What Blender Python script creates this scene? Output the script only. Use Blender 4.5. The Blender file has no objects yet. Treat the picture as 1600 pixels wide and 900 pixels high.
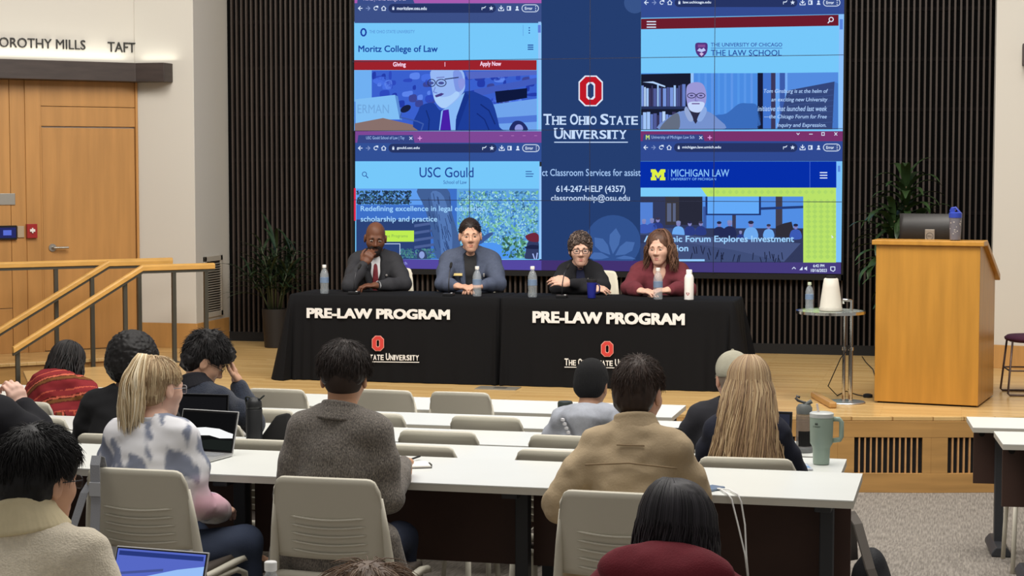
import bpy, math, random
import numpy as np
from mathutils import Vector, Matrix
scene = bpy.context.scene
COL = scene.collection
PI = math.pi
random.seed(7)

# ------------------------------------------------------------------ camera
F, HZ, YAW, EYE = 2900.0, 261.0, math.radians(13.7), 2.25
PITCH = math.atan((450 - HZ) / F)
cam_d = bpy.data.cameras.new('camera')
cam = bpy.data.objects.new('camera', cam_d)
COL.objects.link(cam)
cam.location = (0, 0, EYE)
cam.rotation_euler = (PI / 2 - PITCH, 0, YAW)
cam_d.sensor_width = 36.0
cam_d.lens = F / 1600 * 36.0
cam_d.clip_start = 0.05
cam_d.clip_end = 200
scene.camera = cam
scene.view_settings.view_transform = 'Standard'
scene.view_settings.look = 'None'
scene.view_settings.exposure = 0.0
scene.view_settings.gamma = 1.0
scene.view_settings.use_curve_mapping = False

# ------------------------------------------------------------------ light: the room's ceiling fittings
world = bpy.data.worlds.new('world')
scene.world = world
world.use_nodes = True
world.node_tree.nodes['Background'].inputs[0].default_value = (1.0, 0.96, 0.91, 1)
world.node_tree.nodes['Background'].inputs[1].default_value = 0.30
def area(name, loc, sx, sy, power, col=(1, .95, .88), aim=None, spread=180):
    l = bpy.data.lights.new(name, 'AREA')
    l.shape = 'RECTANGLE'; l.size = sx; l.size_y = sy; l.energy = power; l.color = col
    l.spread = math.radians(spread)
    o = bpy.data.objects.new(name, l)
    COL.objects.link(o)
    o.location = loc
    if aim is not None:
        o.rotation_euler = (Vector(aim) - Vector(loc)).to_track_quat('-Z', 'Y').to_euler()
    return o
area('ceiling_light_audience', (-2.2, 6.8, 5.6), 5.5, 5.0, 315, (1, .965, .915))
area('ceiling_light_stage', (-3.4, 11.6, 5.6), 7.0, 1.6, 300, (1, .955, .89), aim=(-3.4, 14.6, .9))
area('ceiling_light_lectern', (.2, 11.8, 5.6), 1.6, 1.6, 122, (1, .955, .89), aim=(.1, 15.0, 1.2))
area('ceiling_light_door', (-6.2, 12.4, 5.4), 1.8, 1.8, 92, (1, .955, .89), aim=(-8.0, 16.0, 1.6))
area('ceiling_light_aisle', (.6, 9.4, 5.6), 1.6, 3.0, 78, (1, .955, .89))

# ------------------------------------------------------------------ pixel -> place helpers (camera rays met with real planes)
_f = np.array([-math.sin(YAW) * math.cos(PITCH), math.cos(YAW) * math.cos(PITCH), -math.sin(PITCH)])
_r = np.array([math.cos(YAW), math.sin(YAW), 0.0])
_u = np.cross(_r, _f)
_C = np.array([0.0, 0.0, EYE])
def _ray(x, y): return _f * F + _r * (x - 800) - _u * (y - 450)
def onz(x, y, z):
    d = _ray(x, y); return _C + d * ((z - EYE) / d[2])
def ony(x, y, Y):
    d = _ray(x, y); return _C + d * (Y / d[1])
def floor_z(Y): return float(np.interp(Y, [1.0, 6.435, 7.45, 8.45, 9.5, 10.75, 11.32], [.766, .362, .276, .1975, .13, .041, 0.0]))
STAGE = .53

# ------------------------------------------------------------------ materials
def lin(c):
    return tuple(((v / 255) / 12.92 if v / 255 <= .04045 else ((v / 255 + .055) / 1.055) ** 2.4) for v in c)
MATS = {}
def mat(name, rgb, rough=.6, metal=0.0, var=0.0, scale=30.0, stretch=(1, 1, 1), bump=0.0, bscale=None,
        sheen=0.0, coat=0.0, trans=0.0, ior=1.45, alpha=1.0, spec=.5, detail=3.0):
    """one procedural material; var = brightness variation of a noise, bump = noise bump"""
    if name in MATS: return MATS[name]
    m = bpy.data.materials.new(name); m.use_nodes = True
    nt = m.node_tree; b = nt.nodes['Principled BSDF']
    c = lin(rgb)
    b.inputs['Base Color'].default_value = (*c, 1)
    b.inputs['Roughness'].default_value = rough
    b.inputs['Metallic'].default_value = metal
    b.inputs['IOR'].default_value = ior
    b.inputs['Alpha'].default_value = alpha
    b.inputs['Specular IOR Level'].default_value = spec
    b.inputs['Sheen Weight'].default_value = sheen
    b.inputs['Coat Weight'].default_value = coat
    b.inputs['Transmission Weight'].default_value = trans
    if var or bump:
        tc = nt.nodes.new('ShaderNodeTexCoord'); mp = nt.nodes.new('ShaderNodeMapping')
        mp.inputs['Scale'].default_value = stretch
        nt.links.new(tc.outputs['Object'], mp.inputs[0])
    if var:
        n = nt.nodes.new('ShaderNodeTexNoise'); n.inputs['Scale'].default_value = scale
        n.inputs['Detail'].default_value = detail
        nt.links.new(mp.outputs[0], n.inputs[0])
        r = nt.nodes.new('ShaderNodeValToRGB')
        r.color_ramp.elements[0].position = .3; r.color_ramp.elements[1].position = .7
        r.color_ramp.elements[0].color = (*[v * (1 - var) for v in c], 1)
        r.color_ramp.elements[1].color = (*[min(1, v * (1 + var)) for v in c], 1)
        nt.links.new(n.outputs[0], r.inputs[0]); nt.links.new(r.outputs[0], b.inputs['Base Color'])
    if bump:
        n2 = nt.nodes.new('ShaderNodeTexNoise'); n2.inputs['Scale'].default_value = bscale or scale
        n2.inputs['Detail'].default_value = detail
        nt.links.new(mp.outputs[0], n2.inputs[0])
        bp = nt.nodes.new('ShaderNodeBump'); bp.inputs['Strength'].default_value = bump
        bp.inputs['Distance'].default_value = .01
        nt.links.new(n2.outputs[0], bp.inputs['Height']); nt.links.new(bp.outputs[0], b.inputs['Normal'])
    MATS[name] = m
    return m
def ramp_mat(name, stops, kind='noise', scale=6.0, stretch=(1, 1, 1), rot=(0, 0, 0), rough=.8, distortion=0.0, detail=3.0, bump=0.0, sheen=0.0, constant=False):
    """noise or wave bands through a colour ramp"""
    if name in MATS: return MATS[name]
    m = bpy.data.materials.new(name); m.use_nodes = True
    nt = m.node_tree; b = nt.nodes['Principled BSDF']
    b.inputs['Roughness'].default_value = rough; b.inputs['Sheen Weight'].default_value = sheen
    tc = nt.nodes.new('ShaderNodeTexCoord'); mp = nt.nodes.new('ShaderNodeMapping')
    mp.inputs['Scale'].default_value = stretch; mp.inputs['Rotation'].default_value = rot
    nt.links.new(tc.outputs['Object'], mp.inputs[0])
    if kind == 'noise':
        n = nt.nodes.new('ShaderNodeTexNoise'); n.inputs['Scale'].default_value = scale
        n.inputs['Detail'].default_value = detail; n.inputs['Distortion'].default_value = distortion
    else:
        n = nt.nodes.new('ShaderNodeTexWave'); n.wave_profile = 'SAW'; n.inputs['Scale'].default_value = scale
        n.inputs['Distortion'].default_value = distortion; n.inputs['Detail'].default_value = detail
    nt.links.new(mp.outputs[0], n.inputs[0])
    r = nt.nodes.new('ShaderNodeValToRGB')
    if constant: r.color_ramp.interpolation = 'CONSTANT'
    e = r.color_ramp.elements
    while len(e) < len(stops): e.new(.5)
    for i, (p, c) in enumerate(stops):
        e[i].position = p; e[i].color = (*lin(c), 1)
    nt.links.new(n.outputs[0], r.inputs[0]); nt.links.new(r.outputs[0], b.inputs['Base Color'])
    if bump:
        n2 = nt.nodes.new('ShaderNodeTexNoise'); n2.inputs['Scale'].default_value = 120
        nt.links.new(tc.outputs['Object'], n2.inputs[0])
        bp = nt.nodes.new('ShaderNodeBump'); bp.inputs['Strength'].default_value = bump; bp.inputs['Distance'].default_value = .01
        nt.links.new(n2.outputs[0], bp.inputs['Height']); nt.links.new(bp.outputs[0], b.inputs['Normal'])
    MATS[name] = m
    return m
def attr_mat(name, emit=False, rough=.55, spec=.3):
    """colour per face or strand kept in the attribute Col; screens give it off as light"""
    if name in MATS: return MATS[name]
    m = bpy.data.materials.new(name); m.use_nodes = True
    nt = m.node_tree
    a = nt.nodes.new('ShaderNodeAttribute'); a.attribute_name = 'Col'
    if emit:
        nt.nodes.remove(nt.nodes['Principled BSDF'])
        e = nt.nodes.new('ShaderNodeEmission'); nt.links.new(a.outputs['Color'], e.inputs[0])
        nt.links.new(e.outputs[0], nt.nodes['Material Output'].inputs[0])
    else:
        b = nt.nodes['Principled BSDF']; b.inputs['Roughness'].default_value = rough
        b.inputs['Specular IOR Level'].default_value = spec
        nt.links.new(a.outputs['Color'], b.inputs['Base Color'])
    MATS[name] = m
    return m

# ------------------------------------------------------------------ mesh helpers
class MB:
    """collects shapes; build() links them as one mesh object"""
    def __init__(s): s.v = []; s.f = []; s.c = []; s.mi = []; s.cur = None; s.m = 0
    def add(s, vs, fs):
        o = len(s.v); s.v += [tuple(map(float, p)) for p in vs]
        for f in fs:
            s.f.append([i + o for i in f]); s.c.append(s.cur); s.mi.append(s.m)
        return s
    def box(s, c, d, R=None):
        vs = []
        for i in range(8):
            p = Vector(((i & 1) - .5, ((i >> 1) & 1) - .5, ((i >> 2) & 1) - .5))
            p = Vector((p.x * d[0], p.y * d[1], p.z * d[2]))
            if R is not None: p = R @ p
            vs.append(p + Vector(c))
        return s.add(vs, [(0, 2, 3, 1), (4, 5, 7, 6), (0, 1, 5, 4), (2, 6, 7, 3), (0, 4, 6, 2), (1, 3, 7, 5)])
    def span(s, a, b):
        return s.box([(a[i] + b[i]) / 2 for i in range(3)], [abs(b[i] - a[i]) for i in range(3)])
    def prism(s, poly, z0, z1):
        n = len(poly)
        vs = [(p[0], p[1], z0) for p in poly] + [(p[0], p[1], z1) for p in poly]
        fs = [list(range(n))[::-1], list(range(n, 2 * n))] + [(i, (i + 1) % n, n + (i + 1) % n, n + i) for i in range(n)]
        return s.add(vs, fs)
    def tube(s, pts, r, n=8, cap=True, flat=None):
        pts = [Vector(p) for p in pts]; k = len(pts)
        rs = r if hasattr(r, '__len__') else [r] * k
        vs = []; up = None
        for i in range(k):
            t = (pts[min(i + 1, k - 1)] - pts[max(i - 1, 0)])
            t = t.normalized() if t.length > 1e-9 else Vector((0, 0, 1))
            if up is None:
                up = Vector((0, 0, 1)) if abs(t.z) < .9 else Vector((0, 1, 0))
            a = t.cross(up)
            a = a.normalized() if a.length > 1e-6 else Vector((1, 0, 0))
            b = a.cross(t).normalized(); up = b
            for j in range(n):
                w = 2 * PI * j / n
                vs.append(pts[i] + a * (math.cos(w) * rs[i]) + b * (math.sin(w) * rs[i] * (flat or 1)))
        fs = [(i * n + j, i * n + (j + 1) % n, (i + 1) * n + (j + 1) % n, (i + 1) * n + j) for i in range(k - 1) for j in range(n)]
        if cap: fs += [tuple(range(n))[::-1], tuple(range((k - 1) * n, k * n))]
        return s.add(vs, fs)
    def lathe(s, prof, n=24, c=(0, 0, 0)):
        vs = []
        for (r, z) in prof:
            for j in range(n):
                w = 2 * PI * j / n
                vs.append((c[0] + r * math.cos(w), c[1] + r * math.sin(w), c[2] + z))
        k = len(prof)
        fs = [(i * n + j, i * n + (j + 1) % n, (i + 1) * n + (j + 1) % n, (i + 1) * n + j) for i in range(k - 1) for j in range(n)]
        fs += [tuple(range(n))[::-1], tuple(range((k - 1) * n, k * n))]
        return s.add(vs, fs)
    def grid(s, fn, nu, nv):
        vs = [fn(i / nu, j / nv) for j in range(nv + 1) for i in range(nu + 1)]
        fs = [(j * (nu + 1) + i, j * (nu + 1) + i + 1, (j + 1) * (nu + 1) + i + 1, (j + 1) * (nu + 1) + i) for j in range(nv) for i in range(nu)]
        return s.add(vs, fs)
    def build(s, name, m, parent=None, smooth=False, bevel=0.0, solid=0.0, angle=None):
        me = bpy.data.meshes.new(name)
        me.from_pydata(s.v, [], s.f); 
        if s.cur is not None or any(c is not None for c in s.c):
            ca = me.color_attributes.new('Col', 'FLOAT_COLOR', 'CORNER')
            arr = np.ones((len(me.loops), 4), np.float32); k = 0
            for f, c in zip(s.f, s.c):
                arr[k:k + len(f), :3] = c if c is not None else (1, 1, 1); k += len(f)
            ca.data.foreach_set('color', arr.ravel())
        for mm in (m if isinstance(m, (list, tuple)) else [m]): me.materials.append(mm)
        if any(s.mi): me.polygons.foreach_set('material_index', s.mi)
        if smooth or angle:
            me.polygons.foreach_set('use_smooth', [True] * len(me.polygons))
        me.update()
        o = bpy.data.objects.new(name, me); COL.objects.link(o)
        if angle: me.set_sharp_from_angle(angle=math.radians(angle))
        if parent is not None: o.parent = parent
        if solid:
            q = o.modifiers.new('thickness', 'SOLIDIFY'); q.thickness = solid; q.offset = 0
        if bevel:
            q = o.modifiers.new('bevel', 'BEVEL'); q.width = bevel; q.segments = 2; q.limit_method = 'ANGLE'
        return o
def rz(a): return Matrix.Rotation(a, 3, 'Z')
def rx(a): return Matrix.Rotation(a, 3, 'X')
def ry(a): return Matrix.Rotation(a, 3, 'Y')
def tag(o, label, cat, group=None):
    o['label'] = label; o['category'] = cat
    if group: o['group'] = group
    return o
def thing(name, label, cat, loc, rot=0.0, group=None, s=1.0):
    o = bpy.data.objects.new(name, None); COL.objects.link(o)
    o.location = loc; o.rotation_euler = (0, 0, rot); o.scale = (s, s, s)
    o.empty_display_size = .1
    return tag(o, label, cat, group)
def struct(o):
    o['kind'] = 'structure'; return o
def dup(root, loc, rot, label, group=None):
    r = root.copy(); COL.objects.link(r); r.location = loc; r.rotation_euler = (0, 0, rot); r['label'] = label
    if group: r['group'] = group
    for ch in list(root.children):
        c = ch.copy(); COL.objects.link(c); c.parent = r
        for g in list(ch.children):
            d = g.copy(); COL.objects.link(d); d.parent = c
    return r
_GL = {}
def glyphs(txt, bold=0.0, ext=0.0):
    """outline of a line of writing as a mesh, box-normalised to 0..1"""
    k = (txt, bold, ext)
    if k in _GL: return _GL[k]
    cu = bpy.data.curves.new('t', 'FONT'); cu.body = txt; cu.resolution_u = 3; cu.fill_mode = 'BOTH' if ext else 'FRONT'
    cu.extrude = ext
    o = bpy.data.objects.new('t', cu); COL.objects.link(o)
    dg = bpy.context.evaluated_depsgraph_get(); dg.update()
    me = bpy.data.meshes.new_from_object(o.evaluated_get(dg))
    vs = np.array([v.co[:] for v in me.vertices]); fs = [list(p.vertices) for p in me.polygons]
    bpy.data.objects.remove(o); bpy.data.curves.remove(cu); bpy.data.meshes.remove(me)
    if bold:
        n = len(vs); v0, f0 = vs, fs; vs, fs = [], []
        for k in range(9):
            vs.append(v0 + np.array([bold * (k % 3 - 1), bold * .8 * (k // 3 - 1), k * .01])); fs += [[i + n * k for i in f] for f in f0]
        vs = np.concatenate(vs)
    lo, hi = vs.min(0), vs.max(0)
    q = (vs - lo) / np.maximum(hi - lo, 1e-9)
    _GL[k] = (q, fs); return _GL[k]
# value noise for folds and rough outlines
_rng = np.random.RandomState(3)
_NT = _rng.rand(32, 32, 32).astype(np.float32)
def vnoise(x, y, z):
    xi = np.floor(x).astype(int); yi = np.floor(y).astype(int); zi = np.floor(z).astype(int)
    fx, fy, fz = x - xi, y - yi, z - zi
    fx = fx * fx * (3 - 2 * fx); fy = fy * fy * (3 - 2 * fy); fz = fz * fz * (3 - 2 * fz)
    g = lambda a, b, c: _NT[(xi + a) % 32, (yi + b) % 32, (zi + c) % 32]
    x00 = g(0, 0, 0) * (1 - fx) + g(1, 0, 0) * fx; x10 = g(0, 1, 0) * (1 - fx) + g(1, 1, 0) * fx
    x01 = g(0, 0, 1) * (1 - fx) + g(1, 0, 1) * fx; x11 = g(0, 1, 1) * (1 - fx) + g(1, 1, 1) * fx
    return ((x00 * (1 - fy) + x10 * fy) * (1 - fz) + (x01 * (1 - fy) + x11 * fy) * fz) - .5
# ------------------------------------------------------------------ shared colours
WOODM = mat('maple_veneer', (184, 138, 80), rough=.42, var=.13, scale=2.2, stretch=(6, 6, .7), detail=6)
WOODH = mat('maple_fascia', (178, 136, 80), rough=.4, var=.14, scale=2.4, stretch=(.7, .7, 8), detail=6)
WOODD = mat('door_veneer', (178, 130, 74), rough=.4, var=.12, scale=1.8, stretch=(7, 7, .6), detail=6)
WOODL = mat('lectern_veneer', (184, 132, 54), rough=.35, var=.12, scale=2.0, stretch=(8, 8, .7), detail=6)
WOODR = mat('handrail_oak', (206, 158, 84), rough=.35, var=.14, scale=4, stretch=(1, 1, 6), detail=5)
PAINT = mat('wall_paint', (200, 195, 185), rough=.85, bump=.03, bscale=60)
DARKT = mat('dark_ledge_wood', (58, 48, 44), rough=.5, var=.2, scale=4, stretch=(1, 1, 6))
BLACK = mat('matte_black', (16, 15, 15), rough=.8)
SLAT = mat('dark_slat', (58, 48, 42), rough=.6, var=.2, scale=8, stretch=(3, 3, .4))
STEELG = mat('grey_steel', (74, 72, 64), rough=.45, metal=.3)
CHROME = mat('chrome', (215, 215, 212), rough=.14, metal=1)
BRUSH = mat('brushed_nickel', (176, 172, 164), rough=.35, metal=.9)

def carpet_mat():
    m = bpy.data.materials.new('carpet_tile'); m.use_nodes = True; nt = m.node_tree; b = nt.nodes['Principled BSDF']
    b.inputs['Roughness'].default_value = .95
    tc = nt.nodes.new('ShaderNodeTexCoord'); mp = nt.nodes.new('ShaderNodeMapping'); mp.inputs['Scale'].default_value = (16, 1.2, 1)
    n = nt.nodes.new('ShaderNodeTexNoise'); n.inputs['Scale'].default_value = 7; n.inputs['Detail'].default_value = 6
    r = nt.nodes.new('ShaderNodeValToRGB'); r.color_ramp.elements[0].position = .32; r.color_ramp.elements[1].position = .68
    r.color_ramp.elements[0].color = (*lin((104, 98, 91)), 1); r.color_ramp.elements[1].color = (*lin((150, 143, 134)), 1)
    br = nt.nodes.new('ShaderNodeTexBrick'); br.inputs['Scale'].default_value = 1.0; br.inputs['Mortar Size'].default_value = .004
    br.inputs['Brick Width'].default_value = .5; br.inputs['Row Height'].default_value = .5
    br.inputs['Color1'].default_value = (1, 1, 1, 1); br.inputs['Color2'].default_value = (.93, .93, .93, 1); br.inputs['Mortar'].default_value = (1.12, 1.12, 1.1, 1)
    mx = nt.nodes.new('ShaderNodeMix'); mx.data_type = 'RGBA'; mx.blend_type = 'MULTIPLY'; mx.inputs[0].default_value = 1
    nt.links.new(tc.outputs['Object'], mp.inputs[0]); nt.links.new(mp.outputs[0], n.inputs[0]); nt.links.new(n.outputs[0], r.inputs[0])
    nt.links.new(tc.outputs['Object'], br.inputs[0]); nt.links.new(r.outputs[0], mx.inputs[6]); nt.links.new(br.outputs[0], mx.inputs[7])
    nt.links.new(mx.outputs[2], b.inputs['Base Color'])
    bp = nt.nodes.new('ShaderNodeBump'); bp.inputs['Strength'].default_value = .3; bp.inputs['Distance'].default_value = .01
    n2 = nt.nodes.new('ShaderNodeTexNoise'); n2.inputs['Scale'].default_value = 160
    nt.links.new(tc.outputs['Object'], n2.inputs[0]); nt.links.new(n2.outputs[0], bp.inputs['Height']); nt.links.new(bp.outputs[0], b.inputs['Normal'])
    return m
def plank_mat():
    m = bpy.data.materials.new('stage_boards'); m.use_nodes = True; nt = m.node_tree; b = nt.nodes['Principled BSDF']
    b.inputs['Roughness'].default_value = .28
    tc = nt.nodes.new('ShaderNodeTexCoord')
    br = nt.nodes.new('ShaderNodeTexBrick'); br.inputs['Scale'].default_value = 1
    br.inputs['Brick Width'].default_value = 1.1; br.inputs['Row Height'].default_value = .057; br.inputs['Mortar Size'].default_value = .0012
    br.inputs['Color1'].default_value = (*lin((216, 182, 124)), 1); br.inputs['Color2'].default_value = (*lin((196, 158, 100)), 1)
    br.inputs['Mortar'].default_value = (*lin((160, 120, 70)), 1); br.inputs['Bias'].default_value = 0
    mp = nt.nodes.new('ShaderNodeMapping'); mp.inputs['Scale'].default_value = (1.2, 14, 1)
    n = nt.nodes.new('ShaderNodeTexNoise'); n.inputs['Scale'].default_value = 3; n.inputs['Detail'].default_value = 5
    r = nt.nodes.new('ShaderNodeValToRGB'); r.color_ramp.elements[0].color = (.82, .8, .76, 1); r.color_ramp.elements[1].color = (1.1, 1.1, 1.1, 1)
    mx = nt.nodes.new('ShaderNodeMix'); mx.data_type = 'RGBA'; mx.blend_type = 'MULTIPLY'; mx.inputs[0].default_value = 1
    nt.links.new(tc.outputs['Object'], br.inputs[0]); nt.links.new(tc.outputs['Object'], mp.inputs[0]); nt.links.new(mp.outputs[0], n.inputs[0])
    nt.links.new(n.outputs[0], r.inputs[0]); nt.links.new(br.outputs[0], mx.inputs[6]); nt.links.new(r.outputs[0], mx.inputs[7])
    nt.links.new(mx.outputs[2], b.inputs['Base Color'])
    return m
BOARDS = plank_mat()

# ------------------------------------------------------------------ floor: carpet, flat by the stage and rising towards the back rows
b = MB()
xs0, xs1 = -10.5, 4.5
FY = [17.0, 11.32, 10.75, 9.5, 8.45, 7.45, 6.435, 1.0]; nf = len(FY)
b.add([(xs0, y, floor_z(y)) for y in FY] + [(xs1, y, floor_z(y)) for y in FY] + [(xs0, y, -.15) for y in FY] + [(xs1, y, -.15) for y in FY],
      [(i, i + 1, nf + i + 1, nf + i) for i in range(nf - 1)] + [(2 * nf + i, 3 * nf + i, 3 * nf + i + 1, 2 * nf + i + 1) for i in range(nf - 1)]
      + [(i, 2 * nf + i, 2 * nf + i + 1, i + 1) for i in range(nf - 1)] + [(nf + i, nf + i + 1, 3 * nf + i + 1, 3 * nf + i) for i in range(nf - 1)]
      + [(0, nf, 3 * nf, 2 * nf), (nf - 1, 3 * nf - 1, 4 * nf - 1, 2 * nf - 1)])
struct(b.build('floor', carpet_mat()))

# ------------------------------------------------------------------ stage
dA = np.array([-.70711, -.70711]); nA = np.array([-.70711, .70711]); PA = np.array([-6.757, 15.142])
def AL(along, off): return tuple(PA + dA * along + nA * off)
edge = [(4.4, 15.2), (3.0, 14.2), (1.6, 13.58), (.42, 13.22), (-.2, 13.05), (-.83, 12.92), (-1.3, 12.855), (-1.9, 12.79), (-2.6, 12.73), (-3.4, 12.70), (-4.2, 12.74), (-5.0, 12.84), (-5.8, 12.99), (-6.6, 13.2), (-7.3, 13.5)]
poly = [(4.4, 17.6)] + edge + [AL(1.35, 0), AL(.25, 0), AL(.25, .66), AL(3.1, .66), AL(3.1, 1.9), (-8.2, 17.6)]
b = MB(); b.prism(poly[::-1], STAGE - .03, STAGE)
stage = struct(b.build('floor_stage', BOARDS, bevel=.004))
b = MB(); inner = [(x, y + .03) for x, y in poly]
inner = [(4.4, 17.6)] + [(x, y + .035) for x, y in edge] + [AL(1.3, -.02), AL(.22, -.02), AL(.22, .68), AL(3.1, .68), AL(3.1, 1.9), (-8.2, 17.6)]
b.prism(inner[::-1], 0.0, STAGE - .03)
core = struct(b.build('wall_stage_front', WOODH))
# fascia boards, vents and stiles along the stage edge
fas = MB(); dark = MB(); slb = MB()
for (a, c) in zip(edge[2:-1], edge[3:]):
    A = Vector((*a, 0)); B = Vector((*c, 0)); t = (B - A); L = t.length; t.normalize(); R = rz(math.atan2(t.y, t.x))
    nrm = Vector((-t.y, t.x, 0))
    if nrm.y > 0: nrm = -nrm
    mid = (A + B) / 2
    def bd(z0, z1, dep, l=L, off=0.0, tgt=fas):
        q = mid + t * off + nrm * (dep / 2 - .03)
        tgt.box((q.x, q.y, (z0 + z1) / 2), (l + (.004 if l == L else 0), dep, z1 - z0), R)
    bd(.385, STAGE - .032, .035); bd(0.0, .135, .035)
    bd(.135, .385, .008, tgt=dark)
    bd(.135, .385, .034, .115, L / 2 - .0575); bd(.135, .385, .034, .06, -L / 2 + .03)
    n = int((L - .2) / .037)
    for i in range(n):
        bd(.135, .385, .03, .011, -L / 2 + .075 + (i + .5) * (L - .205) / n, tgt=slb)
fas.build('fascia_board', WOODH, core, bevel=.002); dark.build('vent_backing', BLACK, core); slb.build('vent_slat', mat('vent_slat_wood', (196, 150, 100), rough=.45, var=.15, scale=9), core)
# steps down in the notch beside the left wall
b = MB()
for k in range(2):
    b.prism([AL(.25 + .3 * k, .01), AL(.55 + .3 * k, .01), AL(.55 + .3 * k, .65), AL(.25 + .3 * k, .65)], 0, STAGE - .177 * (k + 1))
struct(b.build('trim_4', WOODM, bevel=.006))

# ------------------------------------------------------------------ walls
YB = 17.22
b = MB(); b.span((-7.1, YB, STAGE), (.3, YB + .15, 4.6))
wb = struct(b.build('wall_back', mat('backing_black', (7, 7, 7), rough=.9, spec=.1)))
b = MB(); x = -7.03
while x < .23:
    b.span((x, YB - .05, STAGE + .09), (x + .0175, YB - .012, 4.55)); x += .0512
b.build('slat_screen', SLAT, wb)
b = MB()
for z in (1.0, 1.42, 1.82, 2.3, 2.75, 3.2, 3.65, 4.1): b.span((-7.05, YB - .012, z), (.25, YB, z + .035))
b.build('batten', mat('batten_black', (15, 13, 13), rough=.9, spec=.1), wb)
b = MB(); b.span((-7.08, YB - .06, STAGE), (.28, YB - .005, STAGE + .09)); struct(b.build('baseboard_back', BLACK))
# left column with its return wall, and the slanted left wall
cx0, cx1, cy = -7.685, -7.085, 16.385
b = MB(); b.prism([(cx0, cy), (cx1, cy), (cx1, YB + .1), (cx0 - .6, YB + .1)], STAGE, 4.8)
struct(b.build('wall_left_column', PAINT, bevel=.004))
b = MB(); b.span((cx0, cy - .018, STAGE), (cx1 + .018, cy - .001, STAGE + .235)); b.span((cx1 + .001, cy, STAGE), (cx1 + .018, YB - .062, STAGE + .235))
struct(b.build('baseboard_left', WOODM, bevel=.002))
W0 = np.array([-7.685, 16.40])
def WL(along, off=0.0): # point along the slanted wall, off = out into the room
    return tuple(W0 + dA * along - nA * off)
b = MB(); b.prism([WL(0), WL(3.2), WL(3.2, -.15), WL(0, -.15)], STAGE, 4.8)
struct(b.build('wall_left', PAINT))
# right column
b = MB(); b.prism([(.238, 16.40), (3.4, 15.6), (3.4, YB + .1), (.238, YB + .1)], STAGE, 4.8)
struct(b.build('wall_right', PAINT, bevel=.004))
b = MB(); b.prism([(.236, 16.38), (3.4, 15.58), (3.4, 15.598), (.236, 16.398)], STAGE, STAGE + .20)
struct(b.build('baseboard_right', WOODM, bevel=.002))
ob = MB(); 
R45 = rz(PI / 4)
def wbox(mb, a0, a1, off0, off1, z0, z1):
    p = np.array(WL((a0 + a1) / 2, (off0 + off1) / 2))
    mb.box((p[0], p[1], (z0 + z1) / 2), (a1 - a0, off1 - off0, z1 - z0), rz(PI / 4))
# wood panelling round the door
b = MB(); LB = 3.05
wbox(b, 0.0, .022, .0, .05, STAGE, LB); 
wbox(b, .93, 1.08, .0, .04, STAGE, LB)
wbox(b, 1.08, 1.22, .0, .028, STAGE, LB)
wbox(b, 1.224, 3.1, .0, .03, STAGE + .42, LB); wbox(b, 1.224, 3.1, .0, .03, STAGE, STAGE + .415)
wbox(b, .022, .93, .0, .03, 2.815, LB)
wbox(b, .022, .93, .0, .03, 2.63, 2.81)
struct(b.build('wall_left_panelling', WOODD, bevel=.003))
b = MB(); wbox(b, .028, .924, .0, .026, STAGE + .008, 2.615)
door = struct(b.build('door_1', WOODD, bevel=.003))
b = MB(); p = WL(.84, .035); hz = 1.50
b.tube([(*WL(.84, .02), hz), (*WL(.84, .038), hz)], .036, 20); b.tube([(*WL(.84, .035), hz), (*WL(.84, .075), hz), (*WL(.70, .075), hz)], .011, 10)
b.build('handle', BRUSH, door, smooth=False, angle=40)
b = MB(); wbox(b, .006, .02, .0, .045, STAGE, 2.63); wbox(b, .93, .945, .0, .045, STAGE, 2.63); b.build('frame', WOODD, door, bevel=.002)
# dark ledge above the door with its hidden strip light
b = MB(); A = [WL(-.02, .0), WL(3.1, .0), WL(3.1, .33), WL(.36, .33)]
led = [WL(3.2, .001), WL(3.2, .26), (cx0 + .10, cy - .20), (cx1 - .21, cy - .20), (cx1 - .21, cy - .002), (cx0 + .0, cy - .002)]
b.prism(led[::-1], LB, LB + .175)
struct(b.build('trim_1', DARKT, bevel=.004))
def strip(name, loc, rot, L, power):
    l = bpy.data.lights.new(name, 'AREA'); l.shape = 'RECTANGLE'; l.size = L; l.size_y = .06; l.energy = power; l.color = (1, .97, .84)
    o = bpy.data.objects.new(name, l); COL.objects.link(o); o.location = loc; o.rotation_euler = rot
q = WL(1.6, .07); strip('ledge_strip_light', (q[0], q[1], LB + .20), (PI, 0, PI / 4), 3.0, 4.5)
strip('ledge_strip_light_column', ((cx0 + cx1) / 2 - .05, cy - .06, LB + .20), (PI, 0, 0), .36, .35)
# raised lettering above the ledge
def wall_text(txt, a0, a1, z0, z1, name):
    q, fs = glyphs(txt, 0.0, .05)
    # the reading direction runs towards the column: along decreases
    vs = [(*WL(a0 + (a1 - a0) * p[0], .004 + .014 * p[2]), z0 + (z1 - z0) * p[1]) for p in q]
    b = MB(); b.add(vs, fs); return b
LET = mat('letter_black', (34, 32, 30), rough=.5)
def along_of(px):
    lo, hi = -.5, 3.2
    for _ in range(40):
        m = (lo + hi) / 2; p = np.array((*WL(m), 3.3)) - _C
        x = 800 + F * (p @ _r) / (p @ _f)
        if x > px: lo = m
        else: hi = m
    return m
o = wall_text('DOROTHY MILLS', along_of(-16), along_of(133), 3.345, 3.435, 'x').build('wall_lettering', LET)
tag(o, 'raised black capitals reading DOROTHY MILLS on the white wall above the ledge', 'lettering')
o = wall_text('TAFT', along_of(168), along_of(211), 3.335, 3.428, 'x').build('wall_lettering', LET)
tag(o, 'raised black capitals reading TAFT on the white wall nearest the column', 'lettering')
b = MB(); b.prism([(.45, 16.16), (3.3, 15.44), (3.3, 15.6), (.45, 16.33)], 3.10, 3.28); struct(b.build('trim_2', DARKT, bevel=.004))
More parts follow.
